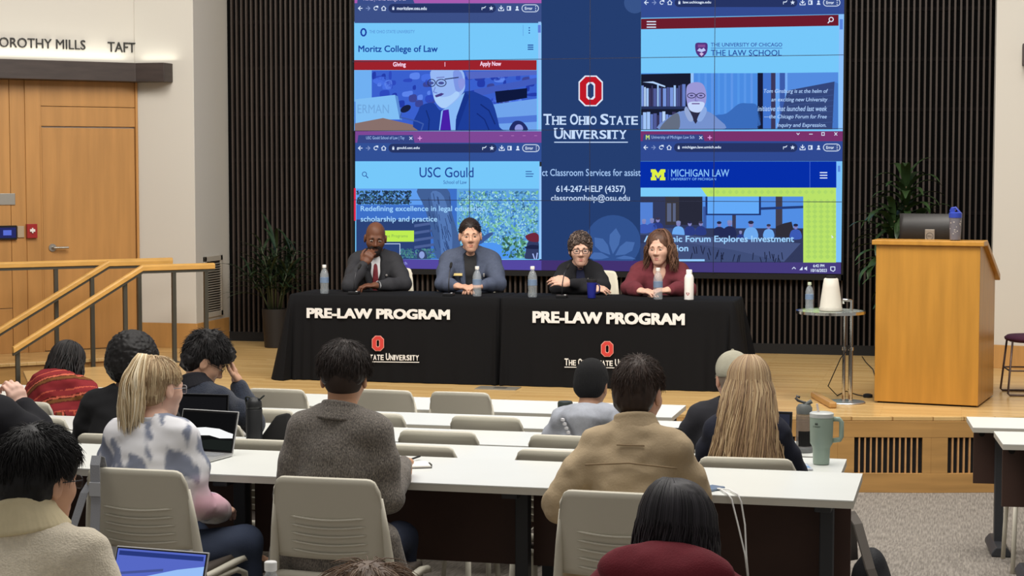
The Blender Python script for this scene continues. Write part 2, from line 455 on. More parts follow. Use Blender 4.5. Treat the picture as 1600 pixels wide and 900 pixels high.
# vent grille on the column's side
b = MB(); y0, y1, z0, z1 = 16.56, 17.0, .80, 1.39
for s_ in ((y0, y0 + .045, z0, z1), (y1 - .045, y1, z0, z1), (y0, y1, z0, z0 + .05), (y0, y1, z1 - .05, z1)):
    b.span((cx1 + .002, s_[0], s_[2]), (cx1 + .02, s_[1], s_[3]))
vg = tag(b.build('vent_grille', mat('grille_paint', (176, 168, 154), rough=.5), bevel=.002), 'pale louvred air grille low on the side of the white column', 'vent')
b = MB(); b.span((cx1 + .001, y0 + .04, z0 + .04), (cx1 + .004, y1 - .04, z1 - .04)); b.build('backing', mat('grille_dark', (48, 44, 40), rough=.7), vg)
b = MB(); z = z0 + .065
while z < z1 - .06:
    b.box((cx1 + .012, (y0 + y1) / 2, z), (.014, y1 - y0 - .08, .005), ry(.5)); z += .0235
b.build('louvre', mat('grille_louvre', (150, 142, 130), rough=.5), vg)
# devices on the wood panelling left of the door
def wall_dev(name, label, cat, px0, px1, z0, z1, d, m, bev=.003):
    b = MB(); wbox(b, along_of(px1), along_of(px0), .031, .031 + d, z0, z1); return tag(b.build(name, m, bevel=bev), label, cat)
def zw(py, px=20): # height on the slanted wall at a pixel
    p = np.array(WL(along_of(px))); dd = (np.array([p[0], p[1], 0.0]) - _C); Z = dd @ _f
    d = _ray(px, py); t = p[1] / d[1]; return (_C + d * t)[2]
wall_dev('wall_plate', 'brushed steel blank plate on the panelling above the touch panel', 'plate', -10, 18, zw(320), zw(302), .008, BRUSH)
tp = wall_dev('touch_panel', 'small black wall touch panel with a lit blue screen', 'control panel', -12, 19, zw(374), zw(352), .03, BLACK)
b = MB(); b.cur = lin((40, 44, 96)); wbox(b, along_of(17), along_of(-10), .0612, .0615, zw(371), zw(355)); b.cur = lin((90, 110, 210)); wbox(b, along_of(10), along_of(-3), .0616, .0618, zw(367), zw(359))
b.build('screen', attr_mat('screen_light', True), tp)
wall_dev('switch_plate', 'narrow grey switch plate beside the red fire alarm', 'switch', 20.5, 31, zw(371), zw(353), .012, mat('switch_grey', (168, 150, 124), rough=.5))
fa = wall_dev('fire_alarm', 'red fire alarm pull station on the wood panelling', 'fire alarm', 34, 50, zw(372), zw(350), .045, mat('alarm_red', (150, 30, 30), rough=.4))
b = MB(); wbox(b, along_of(46), along_of(38), .076, .088, zw(362), zw(358)); wbox(b, along_of(43), along_of(41), .076, .09, zw(364), zw(356)); b.build('pull_lever', mat('alarm_white', (225, 220, 215), rough=.4), fa)

# ------------------------------------------------------------------ handrails by the steps
def railing(name, label, top, posts):
    """top: list of 3-D points of the wooden rail; posts: (x, y, z0, z1)"""
    c = top[0]; t = thing(name, label, 'handrail', (c[0], c[1], STAGE))
    O = Vector(t.location)
    b = MB(); 
    def sweep(mb, pts, prof):
        pts = [Vector(p) - O for p in pts]; n = len(prof); vs = []
        for i, p in enumerate(pts):
            d = (pts[min(i + 1, len(pts) - 1)] - pts[max(i - 1, 0)]); d.normalize()
            side = Vector((d.y, -d.x, 0)).normalized(); up = Vector((0, 0, 1))
            for (u, v) in prof: vs.append(p + side * u + up * v)
        fs = [(i * n + j, i * n + (j + 1) % n, (i + 1) * n + (j + 1) % n, (i + 1) * n + j) for i in range(len(pts) - 1) for j in range(n)]
        fs += [tuple(range(n))[::-1], tuple(range((len(pts) - 1) * n, len(pts) * n))]
        mb.add(vs, fs)
    sweep(b, top, [(-.03, .012), (-.03, .05), (-.018, .064), (.018, .064), (.03, .05), (.03, .012)])
    b.build('rail', WOODR, t, bevel=.003)
    b = MB(); sweep(b, top, [(-.02, -.012), (-.02, .011), (.02, .011), (.02, -.012)]); b.build('support_bar', STEELG, t)
    for (x, y, z0, z1) in posts:
        q = MB(); q.box((x - O.x, y - O.y, (z0 + z1) / 2 - O.z), (.034, .034, z1 - z0), R45); q.box((x - O.x, y - O.y, z0 - O.z + .004), (.075, .075, .008), R45)
        q.build('post', STEELG, t)
    return t
a3 = lambda al, off, z: (*AL(al, off), z)
railing('handrail', 'oak handrail on grey posts nearest the stage, sloping down the steps',
        [a3(-.38, 0, 1.335), a3(.29, 0, 1.335), a3(1.435, 0, .675)],
        [(*AL(-.3, .0), STAGE, 1.33), (*AL(0, .0), STAGE, 1.33), (*AL(.44, .02), STAGE - .177, 1.245), (*AL(1.39, .02), 0, .70)])
railing('handrail', 'oak handrail on the far side of the steps, sloping down behind the nearest one',
        [a3(-.22, .62, 1.35), a3(.38, .62, 1.35), a3(1.9, .62, .49)],
        [(*AL(.085, .64), STAGE, 1.34), (*AL(.54, .6), STAGE - .177, 1.26), (*AL(1.6, .6), 0, .65)])
railing('guard_rail', 'level oak guard rail in front of the wooden door, running out of the frame',
        [a3(-.26, .72, 1.355), a3(.8, .72, 1.355), a3(3.0, .72, 1.355)],
        [(*AL(.83, .72), STAGE, 1.35), (*AL(2.3, .72), STAGE, 1.35)])
# ------------------------------------------------------------------ video wall: 4 x 4 displays showing four browser windows and a central panel
YS = 17.10
SX0, SX1, SZ0, TH = -5.742, -1.084, 1.272, .6625
TW = (SX1 - SX0) / 4
EMIT = attr_mat('screen_light', True)
vw = thing('video_wall', 'large wall of tiled displays showing four web pages around a navy panel', 'video wall', ((SX0 + SX1) / 2, YB - .06, SZ0))
VO = np.array(vw.location)
def on_screen(x, y, layer):
    p = ony(x, y, YS - layer * .0012); return p - VO
class Art(MB):
    """flat coloured shapes lying on the display surface; cv maps drawing units to the display"""
    def __init__(s, cv=lambda x, y: (x, y), base=1): super().__init__(); s.cv = cv; s.base = base; s.clip = None
    def pts(s, P, layer):
        if s.clip: P = [(min(max(x, s.clip[0]), s.clip[2]), min(max(y, s.clip[1]), s.clip[3])) for x, y in P]
        return [on_screen(*s.cv(x, y), s.base + layer) for x, y in P]
    def poly(s, P, c, layer=0):
        s.cur = lin(c); s.add(s.pts(P, layer), [list(range(len(P)))]); return s
    def smooth(s, P, c, layer=0, n=4):
        Q = []; k = len(P)
        for i in range(k):
            p0, p1, p2, p3 = (np.array(P[(i + j - 1) % k], float) for j in range(4))
            for t in np.arange(n) / n:
                Q.append(tuple(.5 * (2 * p1 + (p2 - p0) * t + (2 * p0 - 5 * p1 + 4 * p2 - p3) * t * t + (3 * p1 - p0 - 3 * p2 + p3) * t ** 3)))
        return s.poly(Q, c, layer)
    def rect(s, x0, y0, x1, y1, c, layer=0): return s.poly([(x0, y0), (x1, y0), (x1, y1), (x0, y1)], c, layer)
    def pill(s, x0, y0, x1, y1, c, layer=0):
        r = (y1 - y0) / 2; Q = [(x1 - r + r * math.sin(a), (y0 + y1) / 2 - r * math.cos(a)) for a in np.linspace(0, PI, 9)]
        Q += [(x0 + r - r * math.sin(a), (y0 + y1) / 2 + r * math.cos(a)) for a in np.linspace(0, PI, 9)]
        return s.poly(Q, c, layer)
    def ell(s, x, y, a, b, c, layer=0, n=20, rot=0):
        return s.poly([(x + a * math.cos(t) * math.cos(rot) - b * math.sin(t) * math.sin(rot), y + a * math.cos(t) * math.sin(rot) + b * math.sin(t) * math.cos(rot)) for t in np.linspace(0, 2 * PI, n, endpoint=False)], c, layer)
    def ring(s, x, y, a, b, w, c, layer=0, n=20, t0=0, t1=2 * PI):
        T = np.linspace(t0, t1, n + 1); s.cur = lin(c)
        P = [(x + a * math.cos(t), y + b * math.sin(t)) for t in T] + [(x + (a - w) * math.cos(t), y + (b - w) * math.sin(t)) for t in T]
        s.add(s.pts(P, layer), [(i, i + 1, n + 2 + i, n + 1 + i) for i in range(n)]); return s
    def line(s, P, w, c, layer=0):
        for (a, b_) in zip(P[:-1], P[1:]):
            a = np.array(a, float); b_ = np.array(b_, float); d = b_ - a; L = np.hypot(*d) or 1; q = np.array([-d[1], d[0]]) / L * w / 2; e = d / L * w * .3
            s.poly([tuple(a + q - e), tuple(b_ + q + e), tuple(b_ - q + e), tuple(a - q - e)], c, layer)
        return s
    def text(s, txt, x0, y0, x1, y1, c, layer=1, bold=0.0, slant=0.0):
        q, fs = glyphs(txt, bold); s.cur = lin(c)
        s.add([on_screen(*s.cv(x0 + (x1 - x0) * p[0] + slant * p[1] * (y1 - y0), y1 - (y1 - y0) * p[1]), s.base + layer + .6 * p[2]) for p in q], fs); return s
    def put(s, name, parent): return s.build(name, EMIT, parent)

# panels, frame and seams
for r in range(4):
    for c in range(4):
        b = MB(); b.span((SX0 + c * TW - VO[0] + .001, YS + .002 - VO[1], SZ0 + r * TH - VO[2] + .001), (SX0 + (c + 1) * TW - VO[0] - .001, YB - .056 - VO[1], SZ0 + (r + 1) * TH - VO[2] - .001))
        b.cur = None
        b.build('display_panel', mat('panel_black', (14, 16, 22), rough=.3), vw)
b = MB(); fz = .052
for sp in ((SX0 - .018, SX0, SZ0 - fz, SZ0 + 4 * TH + .03), (SX1, SX1 + .018, SZ0 - fz, SZ0 + 4 * TH + .03), (SX0 - .018, SX1 + .018, SZ0 - fz, SZ0), (SX0 - .018, SX1 + .018, SZ0 + 4 * TH, SZ0 + 4 * TH + .03)):
    b.span((sp[0] - VO[0], YS - .012 - VO[1], sp[2] - VO[2]), (sp[1] - VO[0], YB - .05 - VO[1], sp[3] - VO[2]))
b.build('frame', BLACK, vw)
YT = -62  # top edge of the lit surface, above the frame of the photograph
LB_, NAVY = (118, 200, 250), (37, 62, 112)
WHT = (222, 236, 255)
def toolbar(a, x0, x1, yc, url, err=True):
    """browser tool row centred on yc, in photo pixels"""
    a.pill(x0 + 52, yc - 7, x1 - 70, yc + 7, (38, 52, 100), 1)
    def arrow(x, d, c): a.line([(x - 3 * d, yc), (x + 3 * d, yc)], 1.2, c, 2); a.line([(x, yc - 3), (x - 3 * d, yc), (x, yc + 3)], 1.2, c, 2)
    arrow(x0 + 8, 1, WHT); arrow(x0 + 20, -1, (130, 150, 200))
    a.ring(x0 + 32, yc, 3.2, 3.2, 1.1, WHT, 2, 12, .6, 5.6); a.poly([(x0 + 32, yc - 4), (x0 + 36, yc - 4), (x0 + 36, yc)], WHT, 2)
    a.line([(x0 + 41, yc), (x0 + 44.5, yc - 3.4), (x0 + 48, yc)], 1.1, WHT, 2); a.line([(x0 + 42, yc), (x0 + 42, yc + 3.2), (x0 + 47, yc + 3.2), (x0 + 47, yc)], 1.1, WHT, 2)
    a.rect(x0 + 58, yc - 1, x0 + 61, yc + 2.5, WHT, 2); a.ring(x0 + 59.5, yc - 1, 1.4, 1.8, .6, WHT, 2, 8, PI, 2 * PI)
    a.text(url, x0 + 65, yc - 2.6, x0 + 65 + len(url) * 2.75, yc + 2.6, WHT, 2, .02)
    r = x1
    a.line([(r - 92, yc + 2.5), (r - 92, yc - 1), (r - 87, yc - 1)], .9, WHT, 2); a.line([(r - 90, yc), (r - 86, yc - 3)], .9, WHT, 2)
    a.poly([(r - 77.5 + (3.8 if k % 2 == 0 else 1.6) * math.sin(k * PI / 5), yc - (3.8 if k % 2 == 0 else 1.6) * math.cos(k * PI / 5)) for k in range(10)], WHT, 2)
    a.line([(r - 62, yc - 4), (r - 62, yc + 1)], 1.3, WHT, 2); a.line([(r - 64.5, yc - 1.5), (r - 62, yc + 1.2), (r - 59.5, yc - 1.5)], 1.2, WHT, 2); a.line([(r - 66, yc + 1), (r - 66, yc + 3.6), (r - 58, yc + 3.6), (r - 58, yc + 1)], 1.1, WHT, 2)
    a.rect(r - 53, yc - 3.4, r - 46.5, yc + 3.4, WHT, 2); a.rect(r - 52, yc - 2.2, r - 49.2, yc + 2.2, (56, 78, 140), 3)
    a.ell(r - 37, yc - 1.6, 1.7, 1.9, WHT, 2, 10); a.poly([(r - 40, yc + 3.4), (r - 38.6, yc + .6), (r - 35.4, yc + .6), (r - 34, yc + 3.4)], WHT, 2)
    a.pill(r - 30, yc - 6, r - 3, yc + 6, WHT, 1.5); a.pill(r - 29, yc - 5, r - 4, yc + 5, (60, 82, 142), 2)
    a.text('Error', r - 25, yc - 2.4, r - 13, yc + 2.4, WHT, 3, .02)
    for k in (-3, 0, 3): a.ell(r - 8, yc + k, .8, .8, WHT, 3, 6)
def tab(a, x0, x1, y0, y1, title, right, purple):
    a.rect(x0, y0, right, y1, purple, 0); a.poly([(x0 + 3, y1), (x0 + 5, y0 + 6), (x1 - 3, y0 + 6), (x1, y1)], (54, 70, 134), 1)
    a.text(title, x0 + 17, y0 + 8, x1 - 16, y0 + 14, (170, 200, 250), 2); a.line([(x1 - 8, y0 + 9), (x1 - 4, y0 + 13)], 1, WHT, 2); a.line([(x1 - 4, y0 + 9), (x1 - 8, y0 + 13)], 1, WHT, 2)
    a.line([(x1 + 8, y0 + 8), (x1 + 8, y0 + 14)], 1.1, (240, 170, 240), 2); a.line([(x1 + 5, y0 + 11), (x1 + 11, y0 + 11)], 1.1, (240, 170, 240), 2)
def bars(a, x0, y0, x1, y1, c, w, lay=2, lens=(1, 1, 1)):
    for k in range(3): y = y0 + (y1 - y0) * k / 2; a.line([(x0, y), (x0 + (x1 - x0) * lens[k], y)], w, c, lay)
# ---- centre panel
a = Art(base=0); a.rect(846, YT, 1001, 420, NAVY)
a.ell(992, 4, 17, 17, (56, 84, 138), 1); a.ell(958, 378, 43, 42, (50, 82, 142), 1, 32)
for k in range(5):
    w = -PI / 2 + (k - 2) * .86 + .12; d = np.array([math.cos(w), math.sin(w)]); n = np.array([-d[1], d[0]]); c0 = np.array([957.0, 402.0])
    L = (38, 42, 46, 42, 38)[k]
    P = [tuple(c0 + d * 5), tuple(c0 + d * L * .45 + n * 7.5), tuple(c0 + d * L * .75 + n * 8.5), tuple(c0 + d * L), tuple(c0 + d * L * .75 - n * 8.5), tuple(c0 + d * L * .45 - n * 7.5)]
    P = [(x, min(y, 405)) for x, y in P]
    a.poly(P, (72, 108, 172), 2)
cp = a.put('centre_panel', vw)
a = Art(base=4)
def block_o(a, x0, y0, x1, y1, lay, white, red):
    def octo(i, c, l, hole=None):
        ch = (x1 - x0) * .26 - i * .3
        X0, Y0, X1, Y1 = x0 + i, y0 + i, x1 - i, y1 - i
        O = [(X0 + ch, Y0), (X1 - ch, Y0), (X1, Y0 + ch), (X1, Y1 - ch), (X1 - ch, Y1), (X0 + ch, Y1), (X0, Y1 - ch), (X0, Y0 + ch)]
        w = (x1 - x0) * .33 - (0 if hole is None else hole); k = ch * .35
        X0, Y0, X1, Y1 = x0 + w, y0 + w * .86, x1 - w, y1 - w * .86
        I = [(X0 + k, Y0), (X1 - k, Y0), (X1, Y0 + k), (X1, Y1 - k), (X1 - k, Y1), (X0 + k, Y1), (X0, Y1 - k), (X0, Y0 + k)]
        a.cur = lin(c); a.add(a.pts(O + I, l), [(j, (j + 1) % 8, 8 + (j + 1) % 8, 8 + j) for j in range(8)])
    s_ = (x1 - x0)
    octo(0, white, lay, s_ * -.05); octo(s_ * .05, red, lay + 1, s_ * .03 - s_ * .02)
block_o(a, 904, 118, 942, 166, 1, (225, 235, 250), (190, 26, 40)); a.put('block_o_emblem', cp)
a = Art(base=4); TX = (170, 205, 250); TL = (200, 222, 252)
def smallcaps(a, words, x0, x1, ytop, ybot, c, bold, lay=1):
    """capitals with a taller first letter to each word, fitted between x0 and x1"""
    caps = {'I': .42, 'M': 1.25, 'W': 1.35}; W = 0; items = []
    for wi, w in enumerate(words):
        for i, ch in enumerate(w):
            wd = caps.get(ch, .92) * (1.22 if i == 0 else 1); items.append((W, wd, ch, i == 0)); W += wd + .1
        W += .42
    k = (x1 - x0) / (W - .42); h = ybot - ytop
    for (p, wd, ch, big) in items:
        a.text(ch, x0 + p * k, ytop if big else ytop + h * .2, x0 + (p + wd) * k, ybot, c, lay, bold)
        if ch in 'THIUNVRY':   # slab feet and heads
            s_ = h * .085; yt = ytop if big else ytop + h * .2; q0, q1 = x0 + p * k - k * .05, x0 + (p + wd) * k + k * .05
            if ch in 'HI': a.rect(q0, yt, q1 if ch == 'I' else q0 + wd * k * .42, yt + s_, c, lay); a.rect(q0, ybot - s_, q1 if ch == 'I' else q0 + wd * k * .42, ybot, c, lay)
            if ch == 'H': a.rect(q1 - wd * k * .42, yt, q1, yt + s_, c, lay); a.rect(q1 - wd * k * .42, ybot - s_, q1, ybot, c, lay)
            if ch in 'TY': m_ = (q0 + q1) / 2; a.rect(m_ - wd * k * .25, ybot - s_, m_ + wd * k * .25, ybot, c, lay)
            if ch in 'UV': a.rect(q0, yt, q0 + wd * k * .42, yt + s_, c, lay); a.rect(q1 - wd * k * .4, yt, q1, yt + s_, c, lay)
            if ch in 'NR': a.rect(q0, ybot - s_, q0 + wd * k * .42, ybot, c, lay)
smallcaps(a, ['THE', 'OHIO', 'STATE'], 849, 998, 178, 195, TL, .018); smallcaps(a, ['UNIVERSITY'], 866, 980, 200, 217, TL, .018)
a.rect(866, 221.5, 981, 223, TL, 1)
a.text('ct Classroom Services for assist', 847, 264, 1001, 275, TX, 1, .004)
a.text('614-247-HELP (4357)', 869, 290, 977, 303, TL, 1, .014); a.text('classroomhelp@osu.edu', 861, 304, 984, 317, TL, 1, .008)
a.put('panel_text', cp)
# ---- upper left window: law college page
cv5 = lambda x, y: (540 + x / 4.284, y / 4.284)
a = Art(base=1); a.rect(554, YT, 846, 6, (168, 92, 176)); a.poly([(558, 6), (560, -16), (640, -16), (648, 6)], (58, 78, 138), 1); a.text('Moritz | Moritz College of La', 568, -6, 634, 3, (200, 190, 230), 2)
a.rect(554, 5, 846, 36, (60, 80, 136), .5); toolbar(a, 555, 845, 13, 'moritzlaw.osu.edu')
a.rect(553.5, 34, 846, 205, LB_, 0.2); a.rect(841, 34, 845.5, 204, (150, 196, 248), 2); a.rect(840.5, 39, 845, 51, (96, 128, 216), 3)
w1 = a.put('browser_window', vw)
a = Art(base=5); a.ring(568, 50.5, 5.2, 6.8, 2.6, (24, 58, 160), 1, 10); a.text('THE OHIO STATE UNIVERSITY', 577, 47, 648, 52, (84, 140, 210), 1)
a.text('Moritz College of Law', 560, 71, 684, 84.5, (20, 66, 158), 1, .018)
for y in (43.5, 47.5, 51.5): a.ell(827, y, 1.1, 1.1, (24, 60, 150), 1, 8)
a.rect(817, 39, 817.6, 56, (90, 150, 220), 1); bars(a, 825, 70.5, 833, 77, (24, 60, 150), 1.6, 1)
a.rect(553.5, 94, 838.5, 109.5, (156, 34, 44), 0); a.text('Giving', 614, 97, 634, 106, (246, 210, 235), 1, .03); a.rect(694.7, 97, 695.7, 104, (240, 200, 225), 1); a.text('Apply Now', 750, 96, 783, 105, (246, 210, 235), 1, .03)
a.put('page_text', w1)
a = Art(cv5, 5); a.clip = (60, 471, 1280, 876); rnd = random.Random(4)
a.rect(60, 470, 1280, 876, (58, 96, 206)); a.rect(60, 470, 175, 680, (112, 176, 242), 1)
for _ in range(60):
    x = rnd.uniform(175, 560) if rnd.random() < .5 else rnd.uniform(800, 1240); y = rnd.uniform(480, 680); w = rnd.uniform(15, 60); h = rnd.uniform(15, 45)
    a.smooth([(x, y), (x + w, y - 6), (x + w, y + h), (x, y + h)], rnd.choice([(46, 74, 190), (70, 110, 226), (36, 60, 170), (92, 132, 236), (60, 70, 150)]), 1)
a.poly([(860, 600), (1280, 520), (1280, 560), (860, 650)], (66, 92, 190), 2); a.poly([(800, 480), (1280, 468), (1280, 500), (820, 530)], (84, 104, 196), 2)
a.poly([(1000, 612), (1215, 590), (1215, 655), (1010, 690)], (14, 24, 62), 3); a.poly([(980, 700), (1280, 660), (1280, 876), (1000, 876)], (112, 164, 236), 2); a.poly([(980, 790), (1280, 770), (1280, 815), (990, 830)], (80, 120, 214), 3)
a.poly([(65, 665), (330, 635), (362, 800), (240, 800), (66, 830)], (128, 190, 244), 3); a.poly([(330, 635), (350, 645), (378, 805), (362, 800)], (90, 140, 210), 3); a.text('ERMAN', 80, 700, 290, 758, (112, 166, 220), 4)
a.poly([(62, 826), (250, 790), (470, 840), (500, 876), (62, 876)], (136, 112, 108), 4)
a.smooth([(490, 876), (488, 740), (520, 700), (590, 690), (650, 738), (800, 612), (920, 640), (985, 690), (1030, 850), (1036, 876)], (30, 62, 154), 5)
a.line([(905, 700), (960, 740), (1000, 830)], 9, (20, 44, 120), 6); a.line([(880, 760), (930, 800), (960, 870)], 8, (20, 44, 124), 6); a.line([(540, 740), (560, 800), (555, 870)], 8, (22, 46, 120), 6)
a.poly([(640, 745), (798, 618), (770, 700), (738, 800), (735, 876), (625, 876)], (136, 186, 246), 6); a.poly([(652, 738), (690, 732), (706, 876), (632, 876)], (72, 32, 168), 7)
a.poly([(798, 618), (830, 640), (745, 876), (735, 876), (742, 780)], (24, 52, 140), 7)
a.smooth([(575, 470), (680, 462), (780, 470), (800, 560), (786, 620), (720, 690), (655, 726), (606, 690), (584, 630), (572, 540)], (150, 184, 244), 7)
a.smooth([(590, 632), (640, 650), (700, 640), (745, 610), (760, 640), (700, 700), (655, 724), (608, 690)], (170, 206, 250), 8)
a.smooth([(720, 480), (770, 480), (790, 560), (770, 610), (735, 600)], (124, 150, 228), 8); a.smooth([(755, 535), (790, 525), (800, 560), (780, 600), (760, 585)], (138, 150, 226), 9)
a.poly([(596, 640), (640, 622), (660, 628), (640, 642), (606, 652)], (72, 60, 132), 9); a.line([(600, 585), (588, 615), (612, 622)], 5, (100, 120, 205), 9)
for (x, w) in ((575, 32), (640, 40)): a.ring(x, 555, w * .9, 27, 6, (40, 50, 100), 10, 14); a.ell(x, 556, w * .5, 10, (70, 80, 150), 9, 12)
a.line([(665, 530), (755, 518)], 7, (40, 50, 100), 10); a.line([(610, 520), (660, 516)], 6, (110, 120, 190), 10)
a.ell(402, 728, 38, 22, (24, 32, 66), 8, 16, -.5); a.line([(372, 760), (366, 786), (480, 812), (520, 830), (505, 876)], 9, (60, 90, 170), 8)
a.smooth([(1100, 876), (1120, 820), (1160, 808), (1200, 830), (1215, 876)], (34, 44, 104), 5); a.ell(1160, 862, 28, 30, (140, 150, 220), 6)
a.put('page_photo', w1)
# ---- upper right window: law school page
cv8 = lambda x, y: (990 + x / 4.285, y / 4.285)
a = Art(base=1); a.rect(1001.5, YT, 1320, 1, (112, 52, 112)); a.rect(1001.5, -8, 1320, 30, (52, 76, 146), .5); toolbar(a, 1002, 1316, 4, 'law.uchicago.edu')
a.poly([(1001.5, 28), (1319, 22), (1318, 205), (1001.5, 205)], LB_, .8); a.poly([(1311, 23), (1318.5, 22), (1318, 203), (1310, 203)], (140, 192, 250), 2); a.rect(1312, 30, 1317, 46, (88, 132, 220), 3)
w2 = a.put('browser_window', vw)
a = Art(cv8, 5); a.poly([(50, 126), (1372, 98), (1372, 172), (50, 196)], (108, 28, 44), 0); bars(a, 90, 145, 148, 182, WHT, 7, 1)
a.ring(1323, 130, 17, 17, 6, WHT, 1, 16); a.line([(1311, 143), (1302, 154)], 7, WHT, 1)
a.smooth([(415, 292), (455, 286), (493, 292), (492, 345), (475, 372), (454, 386), (432, 372), (416, 345)], (84, 52, 128), 1); a.poly([(425, 340), (440, 322), (455, 330), (470, 320), (484, 338), (455, 350)], (190, 200, 246), 2); a.rect(430, 298, 480, 316, (130, 80, 150), 2); a.poly([(440, 360), (455, 352), (470, 360), (455, 376)], (210, 190, 230), 2)
a.text('THE UNIVERSITY OF CHICAGO', 517, 286, 995, 312, (52, 84, 168), 1, .012); a.rect(517, 320, 995, 324, (60, 100, 180), 1); a.text('THE LAW SCHOOL', 517, 334, 992, 374, (34, 66, 152), 1, .006)
a.put('page_text', w2)
a = Art(cv8, 5); a.clip = (50, 484, 1372, 868); rnd = random.Random(9)
a.rect(50, 490, 1370, 866, (76, 140, 226)); a.poly([(50, 497), (400, 490), (400, 866), (50, 866)], (24, 28, 48), 1); a.rect(382, 490, 402, 640, (150, 196, 250), 2)
for (ya, yb) in ((560, 712), (745, 866)):
    x = 52
    while x < 345:
        w = rnd.uniform(8, 24); h = rnd.uniform(0, 34); a.rect(x, ya + h, x + w, yb, rnd.choice([(160, 196, 246), (120, 150, 220), (186, 214, 250), (80, 90, 150), (100, 124, 196), (60, 56, 96)]), 2); x += w + 3
a.poly([(60, 550), (130, 545), (212, 575), (212, 585), (130, 558)], (180, 210, 250), 3); a.rect(50, 712, 360, 730, (40, 52, 92), 3)
for k in range(9): a.rect(430 + k * 44, 490, 446 + k * 44, 760, (84 + 5 * (k % 3), 150, 232), 1)
a.smooth([(530, 780), (620, 760), (700, 698), (760, 692), (830, 712), (830, 866), (530, 866)], (58, 108, 188), 2)
for (x0, x1, c) in ((830, 866, (22, 26, 54)), (866, 920, (66, 116, 206)), (920, 950, (60, 56, 90)), (950, 978, (98, 160, 240)), (978, 1014, (60, 92, 170)), (1014, 1030, (120, 176, 246))): a.rect(x0, 488, x1, 866, c, 2)
a.poly([(1030, 488), (1370, 484), (1370, 545), (1030, 605)], (84, 140, 224), 2); a.poly([(1030, 606), (1345, 546), (1330, 866), (960, 866)], (52, 70, 122), 3); a.poly([(1345, 546), (1370, 560), (1370, 866), (1330, 866)], (70, 120, 200), 3)
for k in range(7): a.line([(1036, 640 + k * 34), (1336, 600 + k * 36)], 4, (62, 84, 140), 3.4)
a.smooth([(176, 870), (230, 790), (330, 742), (480, 742), (560, 790), (598, 870)], (118, 146, 206), 4); a.smooth([(176, 870), (235, 790), (300, 760), (300, 870)], (100, 110, 130), 4.5)
a.poly([(352, 735), (475, 735), (415, 830)], (44, 44, 70), 5); a.smooth([(340, 745), (356, 715), (400, 800), (370, 810)], (150, 170, 214), 6); a.smooth([(490, 745), (470, 715), (425, 800), (455, 810)], (140, 170, 226), 6)
a.smooth([(352, 620), (362, 570), (410, 550), (462, 562), (486, 620), (482, 690), (450, 745), (410, 750), (370, 730), (356, 680)], (154, 152, 214), 6)
a.smooth([(366, 690), (420, 680), (475, 690), (450, 746), (412, 752), (376, 736)], (196, 214, 250), 7); a.line([(392, 694), (440, 694)], 8, (110, 90, 150), 8)
for x in (388, 450): a.ring(x, 640, 30, 19, 5, (34, 34, 66), 8, 14); a.ell(x, 640, 12, 5, (60, 56, 110), 7, 10)
a.line([(418, 634), (424, 634)], 5, (34, 34, 66), 8); a.line([(418, 645), (412, 675), (428, 677)], 5, (120, 110, 180), 8)
for k, (t, x0) in enumerate((('Tom Ginsburg is at the helm of', 866), ('an exciting new University', 920), ('initiative that launched last week', 830), ('—the Chicago Forum for Free', 870), ('Inquiry and Expression.', 958))):
    a.text(t, x0, 596 + k * 57, 1296 - k * 2, 630 + k * 57, (176, 208, 252), 9, .008, .18)
a.put('page_photo', w2)
# ---- lower left window: law school page with trees
cv6 = lambda x, y: (540 + x / 3.9125, 200 + y / 3.9125)
a = Art(base=1); tab(a, 555, 648, 205, 223.5, 'USC Gould School of Law | Tay', 846, (126, 72, 150)); a.rect(555, 223, 846, 253, (50, 80, 150), .4); toolbar(a, 555, 846, 231.5, 'gould.usc.edu')
for k, x in enumerate((783, 801, 819, 837)): a.line([(x - 2, 212), (x + 2, 212)], .9, (180, 120, 190), 2)
a.rect(555, 252, 843, 406, LB_, .6); a.rect(842.5, 260, 846, 405, (150, 200, 252), 2); a.rect(553, 294, 556, 345, (220, 40, 72), 2)
w3 = a.put('browser_window', vw)
a = Art(cv6, 5); a.ring(115, 282, 15, 15, 4, (30, 66, 150), 1, 16); a.line([(126, 294), (137, 305)], 5, (30, 66, 150), 1)
a.text('USC Gould', 452, 240, 782, 302, (28, 62, 150), 1, .004); a.text('School of Law', 598, 320, 740, 342, (40, 76, 160), 1); bars(a, 1102, 266, 1148, 296, (34, 66, 150), 5, 1, (.75, 1, .9)); a.put('page_text', w3)
a = Art(cv6, 5); a.clip = (65, 371, 1182, 802); rnd = random.Random(21)
a.rect(65, 371, 1182, 802, (62, 112, 200)); a.rect(65, 372, 470, 470, (96, 158, 240), 1); a.rect(65, 560, 520, 802, (44, 66, 118), 1); a.rect(680, 371, 1182, 802, (98, 164, 222), 1)
for k in range(5): a.poly([(420, 590 + k * 44), (560, 570 + k * 44), (560, 585 + k * 44), (420, 607 + k * 44)], (76, 96, 150), 1.5)
def leaves(n, x0, x1, y0, y1, cols, smin, smax, lay):
    for _ in range(n):
        x = rnd.uniform(x0, x1); y = rnd.uniform(y0, y1); s_ = rnd.uniform(smin, smax); w = rnd.uniform(0, PI)
        a.ell(x, min(max(y, y0 + s_), y1 - s_), s_, s_ * .55, rnd.choice(cols), lay + rnd.random(), 7, w)
leaves(420, 70, 400, 380, 470, [(34, 56, 84), (40, 74, 96), (60, 100, 110), (30, 46, 70)], 3, 11, 2)
leaves(1100, 690, 1172, 380, 800, [(84, 150, 190), (110, 180, 190), (70, 130, 210), (120, 190, 150), (90, 160, 230), (60, 110, 150), (140, 205, 190)], 4, 15, 2)
leaves(1100, 690, 1172, 390, 720, [(130, 200, 235), (150, 215, 210), (96, 160, 120), (60, 120, 200), (170, 225, 240)], 2, 8, 3)
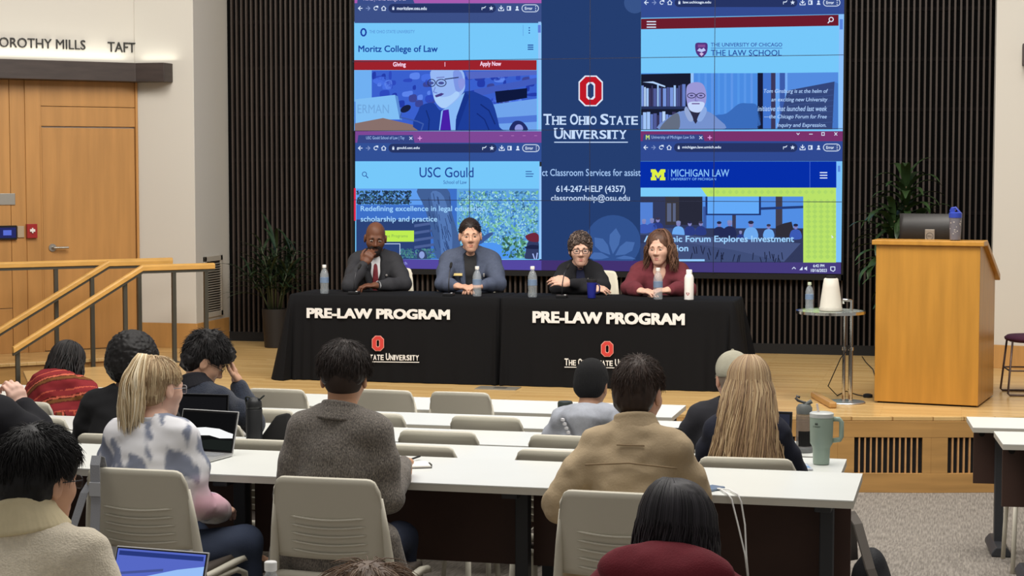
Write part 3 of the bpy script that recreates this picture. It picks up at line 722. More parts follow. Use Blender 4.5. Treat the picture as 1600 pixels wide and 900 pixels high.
leaves(220, 330, 560, 735, 798, [(70, 130, 150), (60, 110, 120), (90, 150, 140)], 3, 9, 2)
a.smooth([(440, 371), (620, 371), (650, 520), (700, 700), (690, 800), (560, 800), (530, 640), (480, 480)], (66, 96, 150), 4.5); a.smooth([(520, 400), (600, 420), (650, 640), (640, 800), (590, 800), (570, 600)], (84, 120, 180), 5)
for _ in range(40):
    x = rnd.uniform(500, 640); y = rnd.uniform(400, 740); a.line([(x, y), (x + rnd.uniform(4, 16), y + rnd.uniform(30, 60))], 4, (46, 70, 120), 5.4)
a.smooth([(440, 800), (440, 765), (465, 745), (492, 765), (496, 800)], (52, 70, 110), 5.6); a.ell(466, 776, 17, 22, (140, 160, 220), 5.8)
a.smooth([(800, 690), (880, 640), (900, 650), (840, 700), (810, 720)], (60, 90, 150), 6); a.smooth([(760, 800), (800, 720), (900, 700), (980, 740), (1000, 800)], (80, 150, 240), 6)
leaves(60, 960, 1090, 660, 798, [(60, 110, 90), (80, 140, 110), (50, 90, 80)], 6, 16, 6)
a.smooth([(1100, 760), (1120, 690), (1178, 690), (1180, 800), (1100, 800)], (50, 60, 100), 7); a.smooth([(1100, 660), (1150, 640), (1180, 655), (1180, 695), (1120, 690)], (110, 40, 60), 7.5); a.smooth([(1095, 735), (1130, 715), (1180, 720), (1180, 740)], (30, 36, 70), 7.6); a.line([(1145, 770), (1155, 800)], 7, (170, 190, 250), 7.8); a.line([(1172, 765), (1166, 800)], 7, (170, 190, 250), 7.8)
a.rect(186, 627, 418, 695, (190, 236, 82), 6); a.ring(0, 0, 0, 0, 0, (0, 0, 0), 6) if False else None
for P in ([(190, 708), (332, 708), (332, 774)],): a.line(P, 4, (200, 220, 250), 6)
a.put('page_photo', w3)
a = Art(cv6, 15); a.text('Redefining excellence in legal education,', 92, 476, 866, 518, (160, 212, 254), 1, .012); a.text('scholarship and practice', 92, 540, 560, 582, (168, 216, 254), 1, .012)
a.text('See Degree Programs', 150, 650, 380, 674, (126, 168, 84), 1); a.put('banner_text', w3)
# ---- lower right window: law page with blue and yellow
cv9 = lambda x, y: (990 + x / 3.829, 200 + y / 3.829)
a = Art(base=1); tab(a, 1001, 1101, 204, 221, 'University of Michigan Law Sch', 1317, (122, 50, 108)); a.rect(1001, 220.5, 1317, 253, (48, 74, 146), .4); toolbar(a, 1001, 1316, 230.5, 'michigan.law.umich.edu')
a.text('M', 1009, 211, 1015, 218, (190, 220, 120), 3, .04)
for x, k in ((1247, 0), (1267, 1), (1286, 2), (1306, 3)):
    if k == 0: a.line([(x - 2, 208), (x, 210.5), (x + 2, 208)], 1, WHT, 2)
    if k == 1: a.line([(x - 2.5, 209.5), (x + 2.5, 209.5)], 1, WHT, 2)
    if k == 2: a.line([(x - 2, 207), (x + 2, 207), (x + 2, 211.5), (x - 2, 211.5), (x - 2, 207)], 1, WHT, 2)
    if k == 3: a.line([(x - 2, 207), (x + 2, 211.5)], 1, WHT, 2); a.line([(x + 2, 207), (x - 2, 211.5)], 1, WHT, 2)
a.rect(1001, 252, 1316, 410, (124, 204, 250), .6)
w4 = a.put('browser_window', vw)
a = Art(cv9, 4); a.rect(40, 200, 1213, 357, (6, 46, 168), 0); a.rect(1213, 200, 1242, 803, (124, 192, 252), 0); a.rect(1222, 226, 1236, 262, (92, 140, 224), 1)
def block_m(a, x0, y0, x1, y1, c, lay):
    U = lambda x, y: (x0 + (x1 - x0) * x, y0 + (y1 - y0) * y)
    a.poly([U(*p) for p in ((0, 0), (.32, 0), (.5, .36), (.68, 0), (1, 0), (1, .28), (.92, .28), (.92, .72), (1, .72), (1, 1), (.62, 1), (.62, .72), (.7, .72), (.7, .45), (.5, .85), (.3, .45), (.3, .72), (.38, .72), (.38, 1), (0, 1), (0, .72), (.08, .72), (.08, .28), (0, .28))], c, lay)
block_m(a, 103, 247, 190, 313, (222, 240, 66), 1); a.rect(206, 247, 208.5, 312, (70, 110, 210), 1)
a.text('MICHIGAN LAW', 225, 247, 572, 291, (138, 198, 252), 1, .006); a.text('UNIVERSITY OF MICHIGAN', 223, 298, 493, 313, (120, 180, 246), 1, .01)
bars(a, 1116, 267, 1157, 299, WHT, 6, 1); a.rect(1053.5, 202, 1056, 356, (80, 120, 220), 1); a.put('page_header', w4)
a = Art(cv9, 4); a.clip = (40, 357, 1213, 805); a.poly([(402, 357), (1211, 357), (1211, 805), (1014, 805), (1014, 410), (440, 410)], (186, 226, 104), 1)
for i in range(5):
    for j in range(12): a.poly([(1030 + i * 38, 440 + j * 30), (1046 + i * 38, 424 + j * 30), (1062 + i * 38, 440 + j * 30), (1046 + i * 38, 456 + j * 30)], (172, 214, 104), 1.5)
for i in range(20): a.poly([(450 + i * 38, 383), (464 + i * 38, 369), (478 + i * 38, 383), (464 + i * 38, 397)], (174, 216, 106), 1.5)
rnd = random.Random(5)
a.rect(40, 410, 1015, 804, (50, 58, 92), 2); a.rect(40, 445, 115, 580, (84, 130, 214), 3); a.rect(190, 410, 272, 580, (58, 56, 62), 3); a.rect(200, 450, 225, 560, (90, 100, 130), 3.2); a.rect(235, 450, 252, 560, (90, 100, 130), 3.2); a.rect(272, 410, 410, 580, (40, 42, 58), 3)
a.rect(412, 410, 1015, 600, (82, 142, 228), 2.6); a.rect(430, 410, 762, 522, (30, 50, 110), 3); a.rect(442, 410, 750, 513, (100, 170, 248), 3.4); a.rect(850, 410, 890, 600, (66, 62, 76), 3); a.rect(415, 470, 436, 600, (60, 90, 160), 3); a.rect(590, 522, 612, 600, (60, 60, 84), 3); a.poly([(760, 475), (1015, 465), (1015, 480), (760, 490)], (36, 60, 120), 3.2)
a.poly([(850, 590), (900, 570), (945, 560), (955, 600), (1010, 610), (1010, 660), (850, 650)], (48, 46, 56), 3.6)
a.poly([(40, 600), (420, 600), (420, 640), (40, 640)], (60, 76, 120), 3.4)
for (x, y, s_) in ((62, 560, 1), (110, 555, 1), (145, 550, 1), (268, 572, 1.1), (336, 572, 1), (402, 572, 1), (512, 575, 1.1), (575, 570, 1.2), (640, 625, .7), (702, 575, 1.3), (808, 590, 1), (970, 590, 1.1)):
    c = rnd.choice([(44, 60, 130), (110, 170, 240), (60, 90, 180), (36, 44, 86)])
    a.smooth([(x - 30 * s_, y + 66 * s_), (x - 26 * s_, y + 26 * s_), (x, y + 14 * s_), (x + 26 * s_, y + 26 * s_), (x + 30 * s_, y + 66 * s_)], c, 4); a.ell(x, y, 12 * s_, 15 * s_, (128, 130, 190), 4.4, 12); a.ell(x, y - 8 * s_, 13 * s_, 8 * s_, rnd.choice([(40, 42, 70), (60, 56, 80), (130, 140, 190)]), 4.6, 12)
a.poly([(150, 630), (1000, 690), (900, 800), (600, 730), (150, 660)], (72, 86, 130), 5); a.poly([(150, 660), (600, 730), (900, 800), (150, 800)], (64, 78, 120), 5); a.rect(40, 690, 340, 804, (54, 66, 104), 4.8)
for k in range(26): x = rnd.uniform(330, 900); y = 700 + (x - 330) * .08 + rnd.uniform(0, 50); a.line([(x, y), (x + rnd.uniform(-12, 12), y + 40)], 5, (30, 36, 62), 5.5)
a.put('page_photo', w4)
a = Art(cv9, 13); a.text('Academic Forum Explores Investment', 62, 644, 960, 694, (160, 210, 254), 1, .02); a.text('tion', 236, 702, 327, 738, (160, 210, 254), 1, .02); a.rect(200, 785, 425, 797, (150, 205, 254), 1)
a.poly([(1184, 640), (1197, 656), (1189, 656), (1186, 662)], WHT, 1); a.put('banner_text', w4)
# ---- task bar
a = Art(base=3)
for (x0, x1, c) in ((555, 846, (84, 72, 160)), (846, 1001, (66, 50, 112)), (1001, 1314, (70, 60, 126))):
    p = [(x0, 404.6 + (x0 - 555) * .0068), (x1, 404.6 + (x1 - 555) * .0068), (x1, 418.8 + (x1 - 555) * .0122), (x0, 418.8 + (x0 - 555) * .0122)]
    a.poly(p, c, 0)
a.text('Type here to search', 576, 409, 636, 415, (170, 180, 246), 1); 
a.text('6:42 PM', 1270.5, 413, 1288, 417.5, WHT, 1, .02); a.text('10/16/2023', 1267, 420, 1292, 425, WHT, 1, .02)
a.line([(1238, 420), (1240.5, 417.5), (1243, 420)], 1.1, WHT, 1); a.poly([(1249, 422), (1254, 416.5), (1254, 422)], WHT, 1); a.poly([(1257, 418), (1259, 418), (1261, 416), (1261, 423), (1259, 421), (1257, 421)], WHT, 1); a.line([(1298, 417), (1304.5, 417), (1304.5, 422), (1302, 424), (1298, 422), (1298, 417)], 1.2, WHT, 1)
a.put('task_bar', vw)
b = MB(); w = .0028
for c in range(1, 4): b.span((SX0 + c * TW - w - VO[0], YS - .031 - VO[1], 0), (SX0 + c * TW + w - VO[0], YS - .028 - VO[1], 4 * TH))
for r in range(1, 4): b.span((SX0 - VO[0], YS - .031 - VO[1], r * TH - w), (SX1 - VO[0], YS - .028 - VO[1], r * TH + w))
b.build('seam', mat('seam_black', (10, 22, 60), rough=.5), vw)
# ------------------------------------------------------------------ panel tables under black cloths
CLOTH = mat('black_cloth', (17, 17, 19), rough=.9, spec=.2, bump=.15, bscale=500)
WPRINT = mat('white_print', (226, 224, 220), rough=.8)
RPRINT = mat('red_print', (196, 58, 52), rough=.8)
TH_P = .688
TABW = mat('folding_table_plastic', (200, 198, 190), rough=.5)
def panel_table(X0, X1, label, clabel, t_line, o_box, t_small, side):
    W = X1 - X0; D = .60; YF = 14.17; cx = (X0 + X1) / 2; cyy = YF + D / 2
    t = thing('folding_table', label, 'table', (cx, cyy, STAGE), group=None)
    b = MB(); b.box((0, 0, TH_P - .03), (W - .02, D - .02, .04)); b.build('tabletop', TABW, t, bevel=.01)
    for sx in (-1, 1):
        b = MB()
        for sy in (-1, 1): b.tube([(sx * (W / 2 - .2), sy * .22, TH_P - .05), (sx * (W / 2 - .16), sy * .24, .0)], .013)
        b.tube([(sx * (W / 2 - .17), -.235, .2), (sx * (W / 2 - .17), .235, .2)], .01); b.build('leg', STEELG, t)
    c = thing('tablecloth', clabel, 'tablecloth', (cx, cyy, STAGE))
    # perimeter walk of the skirt
    R = .03; per = []
    hw, hd = W / 2 + .004, D / 2 + .004
    def add_side(x0, y0, x1, y1, nx, ny, n):
        for i in range(n):
            f = (i + .5) / n; per.append((x0 + (x1 - x0) * f, y0 + (y1 - y0) * f, nx, ny, f))
    def corner(xc, yc, a0, n=6):
        for i in range(n):
            w = a0 + (i + .5) / n * PI / 2; per.append((xc + R * math.cos(w), yc + R * math.sin(w), math.cos(w), math.sin(w), -1))
    add_side(-hw + R, -hd, hw - R, -hd, 0, -1, 150); corner(hw - R, -hd + R, -PI / 2)
    add_side(hw, -hd + R, hw, hd - R, 1, 0, 40); corner(hw - R, hd - R, 0)
    add_side(hw - R, hd, -hw + R, hd, 0, 1, 60); corner(-hw + R, hd - R, PI / 2)
    add_side(-hw, hd - R, -hw, -hd + R, -1, 0, 40); corner(-hw + R, -hd + R, PI)
    n = len(per); nv = 16
    def off(i, v):
        x, y, nx, ny, f = per[i]
        tip = side * x
        o = .055 * v
        if ny == -1:                                        # front: flat in the middle, folds near the ends
            e0 = max(0, 1 - (x + hw) / .28) if side > 0 else max(0, 1 - (x + hw) / .12)
            e1 = max(0, 1 - (hw - x) / .12) if side > 0 else max(0, 1 - (hw - x) / .28)
            e = max(e0, e1); inner = max(0, 1 - (hw - side * x) / .35)if False else 0
            o += v * (.006 * math.sin(x * 21 + 1) + .004 * math.sin(x * 47)) + v * e * .022 * math.sin(x * 75)
        elif f == -1: o += v * (.03 if nx * side > 0 else .10)
        elif abs(nx) == 1:
            out = nx * side < 0
            o = (.07 if out else .004) * v + (v * .018 * math.sin(y * 38 + nx) if out else v * .004 * math.sin(y * 60))
        else: o += v * .012 * math.sin(x * 26)
        if nx * side > .3 and f == -1: o = min(o, .03 * v)
        return o
    vs = []; fs = []
    for j in range(nv + 1):
        v = j / nv; z = TH_P + .004 - (TH_P - .001) * v
        if j == 0: z = TH_P + .004
        for i in range(n):
            x, y, nx, ny, f = per[i]; o = off(i, v) if j else -.012
            if j == 1: o = .0
            zz = z if j != 1 else TH_P - .006
            xx = x + nx * o
            if side > 0: xx = min(xx, hw + .003)            # the neighbour's cloth hangs just beside
            else: xx = max(xx, -hw - .003)
            vs.append((xx, y + ny * o, zz))
    fs = [(j * n + i, j * n + (i + 1) % n, (j + 1) * n + (i + 1) % n, (j + 1) * n + i) for j in range(nv) for i in range(n)]
    fs = [f[::-1] for f in fs]
    fs.append(tuple(range(n)))
    b = MB(); b.add(vs, fs); b.build('cloth', CLOTH, c, smooth=False, angle=50)
    O = np.array((cx, cyy, STAGE))
    def fr(px, py, lift=.012):
        # point of the hanging front under a pixel, lifted off the cloth
        p = ony(px, py, YF - .004)
        for _ in range(3):
            v = min(1, max(0, (TH_P + STAGE - p[2]) / TH_P)); p = ony(px, py, YF - .004 - .055 * v - lift)
        return p - O
    def printed(txt, x0, y0, x1, y1, slope, m, name, bold=0.0, lift=.012):
        q, f = glyphs(txt, bold); a = MB()
        a.add([fr(x0 + (x1 - x0) * p[0], y1 - (y1 - y0) * p[1] + slope * (x1 - x0) * p[0], lift + .0016 * p[2]) for p in q], f); return a.build(name, m, c)
    s_ = t_line[4]
    printed('PRE-LAW PROGRAM', *t_line[:4], s_, WPRINT, 'program_title', .05)
    x0, y0, x1, y1 = o_box; ch = (x1 - x0) * .28
    def ring(i, w, m, lift, name):
        X0, Y0, X1, Y1 = x0 + i, y0 + i, x1 - i, y1 - i; k = ch - i * .3
        O_ = [(X0 + k, Y0), (X1 - k, Y0), (X1, Y0 + k), (X1, Y1 - k), (X1 - k, Y1), (X0 + k, Y1), (X0, Y1 - k), (X0, Y0 + k)]
        U0, V0, U1, V1 = x0 + w, y0 + w * .9, x1 - w, y1 - w * .9; k = ch * .3
        I_ = [(U0 + k, V0), (U1 - k, V0), (U1, V0 + k), (U1, V1 - k), (U1 - k, V1), (U0 + k, V1), (U0, V1 - k), (U0, V0 + k)]
        a = MB(); a.add([fr(px, py, lift) for px, py in O_ + I_], [(j, (j + 1) % 8, 8 + (j + 1) % 8, 8 + j) for j in range(8)]); a.build(name, m, c)
    ring(0, 7.6, mat('emblem_edge', (214, 150, 136), rough=.8), .012, 'emblem_outline'); ring(1, 6.6, RPRINT, .0145, 'emblem')
    # university name in small capitals with slab feet
    x0, y0, x1, y1, s_ = t_small; words = ['THE', 'OHIO', 'STATE', 'UNIVERSITY']; caps = {'I': .45}; wid = 0; items = []
    for w in words:
        for i, chh in enumerate(w): wd = caps.get(chh, .95) * (1.2 if i == 0 else 1); items.append((wid, wd, chh, i == 0)); wid += wd + .13
        wid += .5
    kk = (x1 - x0) / (wid - .5); a = MB()
    for (p, wd, chh, big) in items:
        q, f = glyphs(chh, .03); yt = y0 if big else y0 + (y1 - y0) * .22
        a.add([fr(x0 + (p + wd * g[0]) * kk, y1 - (y1 - yt) * g[1] + s_ * (p + wd * g[0]) * kk, .012 + .0016 * g[2]) for g in q], f)
    a.add([fr(px, py) for px, py in ((x0, y1 + 2), (x1, y1 + 2 + s_ * (x1 - x0)), (x1, y1 + 3.2 + s_ * (x1 - x0)), (x0, y1 + 3.2))], [(0, 1, 2, 3)])
    a.build('university_name', WPRINT, c)
XL = ony(452, 463, 14.17)[0]; XR = ony(1146, 470, 14.17)[0]; XM = ony(781, 466, 14.17)[0]
panel_table(XL, XM - .006, 'left folding table hidden under the left black cloth', 'black cloth on the left panel table, printed in white under the suited men',
            (479, 481, 703, 497, .012), (581, 524.5, 600, 548.5), (527, 551, 655, 562, .012), 1)
panel_table(XM + .006, XR, 'right folding table hidden under the right black cloth', 'black cloth on the right panel table, printed in white under the two women',
            (832, 486, 1070, 504.5, .016), (939, 533, 958.5, 557.5), (882, 560, 1015, 571, .014), -1)
TOPZ = STAGE + TH_P + .005

# ------------------------------------------------------------------ small vessels
CLEAR = mat('clear_plastic', (205, 214, 220), rough=.08, alpha=.26, spec=.8)
WATER = mat('water', (186, 198, 206), rough=.05, alpha=.35)
CAPW = mat('white_cap', (236, 236, 234), rough=.4)
LABELB = mat('bottle_label', (116, 140, 172), rough=.5, alpha=.75)
def water_bottle(label, loc, s=1.0, group=None, cap=CAPW, lab=LABELB):
    t = thing('water_bottle', label, 'bottle', loc, group=group, s=s)
    b = MB(); b.lathe([(.024, 0), (.031, .004), (.032, .03), (.030, .05), (.032, .075), (.030, .10), (.032, .13), (.031, .145), (.022, .172), (.0125, .186), (.0125, .196)], 20); b.build('body', CLEAR, t, smooth=True)
    b = MB(); b.lathe([(.0325, .082), (.0325, .122)], 20); b.build('label_band', lab, t, smooth=False, angle=40)
    b = MB(); b.lathe([(.0145, .192), (.015, .194), (.015, .212), (.013, .214)], 18); b.build('cap', cap, t, angle=40)
    return t
def X_at(px, Y, z): # X on the line Y, z seen at a pixel column
    lo, hi = -12.0, 8.0
    for _ in range(50):
        m = (lo + hi) / 2; p = np.array([m, Y, z]) - _C
        if 800 + F * (p @ _r) / (p @ _f) < px: lo = m
        else: hi = m
    return m
def at_panel(px, py, Y=14.25): return (X_at(px, Y, TOPZ), Y, TOPZ)
water_bottle('water bottle at the far left end of the left panel table', at_panel(507, 459), 1.10)
water_bottle('water bottle in front of the man in the blue-grey blazer', at_panel(745.5, 461), 1.12)
water_bottle('water bottle alone on the cloth left of the woman in black', at_panel(832, 465.5), 1.15)
water_bottle('water bottle in front of the woman in the maroon sweater', at_panel(1028, 469.5), 1.15)
t = thing('metal_bottle', 'white bottle with a small red heart at the right end of the panel table', 'bottle', at_panel(1076.5, 468.5), s=1.08)
b = MB(); b.lathe([(.030, 0), (.034, .004), (.034, .16), (.028, .178), (.019, .188)], 24); b.build('body', mat('white_enamel', (228, 224, 220), rough=.35), t, angle=40)
b = MB(); b.lathe([(.0215, .184), (.0215, .214), (.019, .218)], 20); b.build('cap', CAPW, t, angle=40)
b = MB(); H = [(0, -.012), (-.012, .001), (-.010, .009), (-.004, .010), (0, .006), (.004, .010), (.010, .009), (.012, .001)]
w0 = math.radians(-97); b.add([((.0352) * math.cos(w0 + x / .034), .0352 * math.sin(w0 + x / .034), .045 + z) for x, z in H], [tuple(range(8))]); b.build('heart_mark', mat('heart_red', (150, 40, 60), rough=.5), t)
t = thing('tumbler', 'dark blue tumbler with a side handle in front of the woman in black', 'tumbler', at_panel(924.5, 466.5), s=1.0)
b = MB(); b.lathe([(.028, 0), (.032, .004), (.040, .125), (.040, .128)], 24); b.build('body', mat('cobalt_steel', (36, 44, 140), rough=.3, metal=.3), t, angle=40)
b = MB(); b.lathe([(.041, .126), (.041, .146), (.030, .150), (.012, .152), (.012, .160)], 24); b.build('lid', BLACK, t, angle=40)
b = MB(); b.tube([(.036, -.012, .112), (.06, -.018, .11), (.068, -.02, .09), (.064, -.018, .05), (.035, -.012, .035)], .006); b.build('handle', mat('cobalt_dark', (26, 30, 80), rough=.4), t, smooth=True)
# gooseneck microphones
def gooseneck(label, p0, p1):
    P = Vector(at_panel(*p0, 14.27)); t = thing('microphone', label, 'microphone', P)
    b = MB(); b.box((0, 0, .011), (.085, .07, .022)); b.build('base', mat('mic_black', (22, 22, 24), rough=.45), t, bevel=.004)
    q = Vector(ony(*p1, P.y + .08)) - P
    pts = [(0, 0, .02), (q.x * .1, q.y * .1, q.z * .5), (q.x * .45, q.y * .5, q.z * .85), tuple(q)]
    b = MB(); b.tube(pts, .0045); b.build('neck', mat('mic_neck', (52, 52, 56), rough=.4, metal=.5), t, smooth=True)
    d = Vector((q.x * .55, q.y * .5, q.z * .18)).normalized(); b = MB(); b.tube([q - d * .005, q + d * .01, q + d * .045, q + d * .055], [.006, .011, .011, .005], 10); b.build('capsule', BLACK, t, smooth=True)
    b = MB(); b.box((.03, -.02, .024), (.014, .012, .004)); b.build('button', CAPW, t)
gooseneck('gooseneck microphone in front of the suited man with the red tie', (553, 459.5), (560, 420))
gooseneck('gooseneck microphone in front of the man in the blue-grey blazer', (701, 461), (704, 418))
gooseneck('gooseneck microphone in front of the woman in black', (878, 465), (886, 420))

# ------------------------------------------------------------------ chairs: moulded taupe shell with slotted back on a grey steel frame
SHELL = mat('taupe_shell', (202, 197, 181), rough=.5, bump=.05, bscale=300)
SEATP = mat('seat_pad', (74, 66, 60), rough=.9, bump=.3, bscale=300)
SHELLC = mat('cream_shell', (222, 214, 194), rough=.5)
def chair(name, label, loc, rot, group, shell, slots=True):
    t = thing(name, label, 'chair', loc, rot, group)
    zt, zb = .84, .545
    def back(off):
        def fn(u, v):
            x = (u - .5) * 2; w = .206 - .018 * v; z = zb + (zt - zb) * v
            e = max(0, abs(x) - .80) / .20; z_ = z - (.045 * (1 - math.sqrt(max(0, 1 - e * e))) * (v ** 3))
            z_ += .014 * v * v * (x * x - .5) * 0 + (.006 * (1 - x * x)) * v
            y = -.225 - .075 * v + .035 * x * x + off
            return (w * x, y, z_)
        return fn
    b = MB(); b.grid(back(0), 28, 14); b.build('backrest', shell, t, smooth=True, solid=.016)
    if slots:
        f = back(-.011)
        for k in range(5):
            v = .10 + k * .105; b = MB(); b.tube([tuple(np.array(f(u, v)) + (0, 0, -.010 * math.sin((u - .16) / .68 * PI))) for u in np.linspace(.16, .84, 15)], [.001] + [.0045] * 13 + [.001], 6); b.build('back_rib', shell, t, smooth=True)
    for s in (-1, 1):   # uprights with the moulded side ridge
        b = MB(); b.tube([(s * .190, -.246, .77), (s * .200, -.228, .65), (s * .208, -.210, .53), (s * .212, -.19, .44)], [.006, .012, .016, .017], 10, flat=1.4); b.build('upright', shell, t, smooth=True)
    b = MB(); b.tube([(-.205, -.205, .475), (0, -.222, .478), (.205, -.205, .475)], .018, 10); b.build('crossbar', shell, t, smooth=True)
    def seat(u, v):
        x = (u - .5) * 2; y = -.215 + .45 * v; w = .225 * (1 - .10 * max(0, .25 - v) * 4 * .5)
        return (w * x, y, .425 - .02 * (1 - x * x) * (1 - v * .4) - .05 * max(0, v - .82) ** 2 * 12 + .012 * abs(x) ** 3)
    b = MB(); b.grid(seat, 16, 14); b.build('seat', shell, t, smooth=True, solid=.022)
    b = MB(); b.grid(lambda u, v: tuple(np.array(seat(.06 + .88 * u, .05 + .9 * v)) + (0, 0, .022)), 12, 12); b.build('seat_pad', SEATP, t, smooth=True, solid=.02)
    for sx in (-1, 1):
        b = MB(); b.tube([(sx * .213, -.19, .45), (sx * .222, -.215, .22), (sx * .232, -.25, .004)], .0125, 10); b.build('leg', shell, t, smooth=True)
        b = MB(); b.tube([(sx * .213, -.18, .42), (sx * .217, .10, .405), (sx * .222, .165, .38), (sx * .228, .20, .20), (sx * .234, .225, .004)], .0125, 10); b.build('leg', shell, t, smooth=True)
    return t

# ------------------------------------------------------------------ rows of tables
LAM = mat('white_laminate', (220, 222, 217), rough=.35, var=.015, scale=3)
EDGE = mat('table_edge', (188, 184, 172), rough=.5)
MODP = mat('dark_modesty_panel', (70, 48, 40), rough=.6, var=.1, scale=6)
LEGM = mat('charcoal_leg', (52, 54, 58), rough=.5)
def row_table(name, label, loc, rot, W, D, group, h=.74, legs=None):
    t = thing(name, label, 'table', loc, rot, group)
    b = MB(); b.box((0, 0, h - .002), (W, D, .004)); b.m = 1; b.box((0, 0, h - .016), (W - .001, D - .001, .025)); b.build('tabletop', [LAM, EDGE], t)
    xs = legs or [-(W / 2 - .17), W / 2 - .17]
    if legs is None: spans = [(-W / 2 + .03, W / 2 - .03)]
    else: spans = [(max(-W / 2 + .03, x - 1.10), x - .02) for x in legs[1:]] + [(legs[0] - 1.10, W / 2 - .03)]
    for (x0, x1) in (spans if legs is None else [(legs[k + 1] + .02 if k + 1 < len(legs) else -W / 2 + .03, (legs[k] - .0) if k else W / 2 - .03) for k in range(len(legs))]):
        b = MB(); b.span((x0, D * .16 - .009, h - .3675), (x1, D * .16 + .009, h - .0325)); b.build('modesty_panel', MODP, t)
    for x in xs:
        b = MB(); b.span((x - .025, -.03, .03), (x + .025, .03, h - .028)); b.box((x, 0, h - .045), (.06, D * .75, .03)); lg = b.build('leg', LEGM, t, bevel=.004)
        b = MB(); hl = min(D * .46, .24)
        pr_ = [(-.055, 0), (-.055, .022), (-.03, .055), (.03, .055), (.055, .022), (.055, 0)]
        b.add([(x + p, -hl, q) for p, q in pr_] + [(x + p, hl, q) for p, q in pr_], [tuple(range(6)), tuple(range(6, 12))[::-1]] + [(i, i + 6, (i + 1) % 6 + 6, (i + 1) % 6) for i in range(6)])
        b.build('foot', LEGM, lg, bevel=.006)
    for s in (-1, 1):
        b = MB(); b.tube([(s * (W / 2 - .075), D * .16 - .012, h - .075), (s * (W / 2 - .075), D * .16 - .02, h - .075)], .017, 12); b.build('fixing_knob', BLACK, t)
    return t
ROWY = [10.75, 9.5, 8.45, 7.45, 6.435]
ROWD = [.58, .46, .46, .46, .59]
ROWR = [float(onz(1068.7, 636, .781)[0]), -.98, -.62, float(onz(1322, 720, 1.016)[0]), -.357]
NAMES = ['row closest to the stage', 'second row from the stage', 'middle row', 'second row from the camera', 'row closest to the camera']
UW = 1.53
for i in range(5):
    xr = ROWR[i]; xl = X_at(-70, ROWY[i], .9) - .25; W = xr - xl; lg = []; x = W / 2 - .11
    while x > -W / 2 + .1: lg.append(x); x -= 1.13
    row_table('lecture_table', 'long white table of the %s, running out at left' % NAMES[i], (xr - W / 2, ROWY[i] + ROWD[i] / 2, floor_z(ROWY[i])), 0, W, ROWD[i], 'long white tables of the middle block', legs=lg)
for nm, A, B, ii in (('white topped table end beyond the aisle, the one nearer the stage', onz(1510, 651, .781)[:2], onz(1520.4, 668, .781)[:2], 0), ('white topped table end beyond the aisle, the one nearer the camera', onz(1552.7, 673.8, .87)[:2], onz(1567, 694, .87)[:2], 1)):
    A = np.array(A); B = np.array(B); d = A - B; D = np.hypot(*d); e = np.array([d[1], -d[0]]) / D; c = (A + B) / 2 + e * UW / 2
    row_table('lecture_table', nm, (c[0], c[1], floor_z(ROWY[ii])), math.atan2(e[1], e[0]), UW, D, 'white tables right of the aisle')

# chairs in the rows: (row, centre pixel, distance of the back behind the table edge, label)
def X_at(px, Y, z): # X on the line Y, z seen at a pixel column
    lo, hi = -12.0, 8.0
    for _ in range(50):
        m = (lo + hi) / 2; p = np.array([m, Y, z]) - _C
        if 800 + F * (p @ _r) / (p @ _f) < px: lo = m
        else: hi = m
    return m
CH = [(5, 506, .55, 'taupe slotted-back chair under the man in the grey tweed blazer'),
      (5, 210, .52, 'taupe slotted-back chair under the woman in the tie-dye top'),
      (5, 966, .62, 'taupe slotted-back chair under the man in the tan jacket'),
      (1, 717, .05, 'empty taupe chair in the frontmost row, rightmost of its empty ones'),
      (1, 601, .05, 'empty taupe chair in the frontmost row, behind the tweed blazer man\'s right shoulder'),
      (1, 430, .30, 'empty taupe chair in the frontmost row, behind the black flask'),
      (2, 759, .50, 'empty taupe chair in the second row, behind the middle of the white tables'),
      (2, 580, .50, 'empty taupe chair in the second row, mostly hidden by the tweed blazer man'),
      (2, 405, .50, 'empty taupe chair in the second row, just left of the tweed blazer man'),
      (2, 32, .50, 'taupe chair under the person in the striped red hooded poncho'),
      (3, 683, .46, 'empty taupe chair in the third row, right of the tweed blazer man'),
      (3, 892, .47, 'taupe chair under the person in the black beanie'),
      (3, 50, .46, 'empty taupe chair in the third row, far left behind the cream fleece man\'s hair'),
      (3, 318, .46, 'taupe chair under the man with his hand on his forehead'),
      (3, 1150, .46, 'taupe chair under the man in the grey cap'),
      (4, 645, .35, 'empty taupe chair in the fourth row, just beyond the open notebook'),
      (4, 878, .35, 'empty taupe chair in the fourth row, left of the tan jacket man'),
      (4, 392, .35, 'empty taupe chair in the fourth row, below the black flask'),
      (4, 1160, .36, 'taupe chair under the woman with long blonde hair'),
      (4, 180, .36, 'taupe chair under the man in the black shirt with a round afro')]
CHAIR_AT = {}
proto = None
for (r, px, dy, lab) in CH:
    Yb = ROWY[r - 1] - dy; zf = floor_z(Yb + .2); X = X_at(px, Yb, zf + .84); loc = (X, Yb + .285, zf)
    if proto is None: c_ = proto = chair('stacking_chair', lab, loc, 0, 'taupe chairs along the rows of tables', SHELL)
    else: c_ = dup(proto, loc, random.uniform(-.05, .05), lab)
    c_.scale = (1, 1, {5: .965, 1: 1.03}.get(r, 1.0))
    CHAIR_AT[lab] = loc
dup(proto, (float(X_at(1650, 10.2, .9)), 10.40, floor_z(10.42)), .08, 'empty taupe chair between the two tables beyond the aisle')
pc = [(588, 15.14, 'cream chair under the suited man with the red tie'), (733, 15.14, 'cream chair under the man in the blue-grey blazer'),
      (907, 15.14, 'cream chair under the woman in black with glasses'), (1030, 15.14, 'cream chair under the woman in the maroon sweater')]
cp0 = None
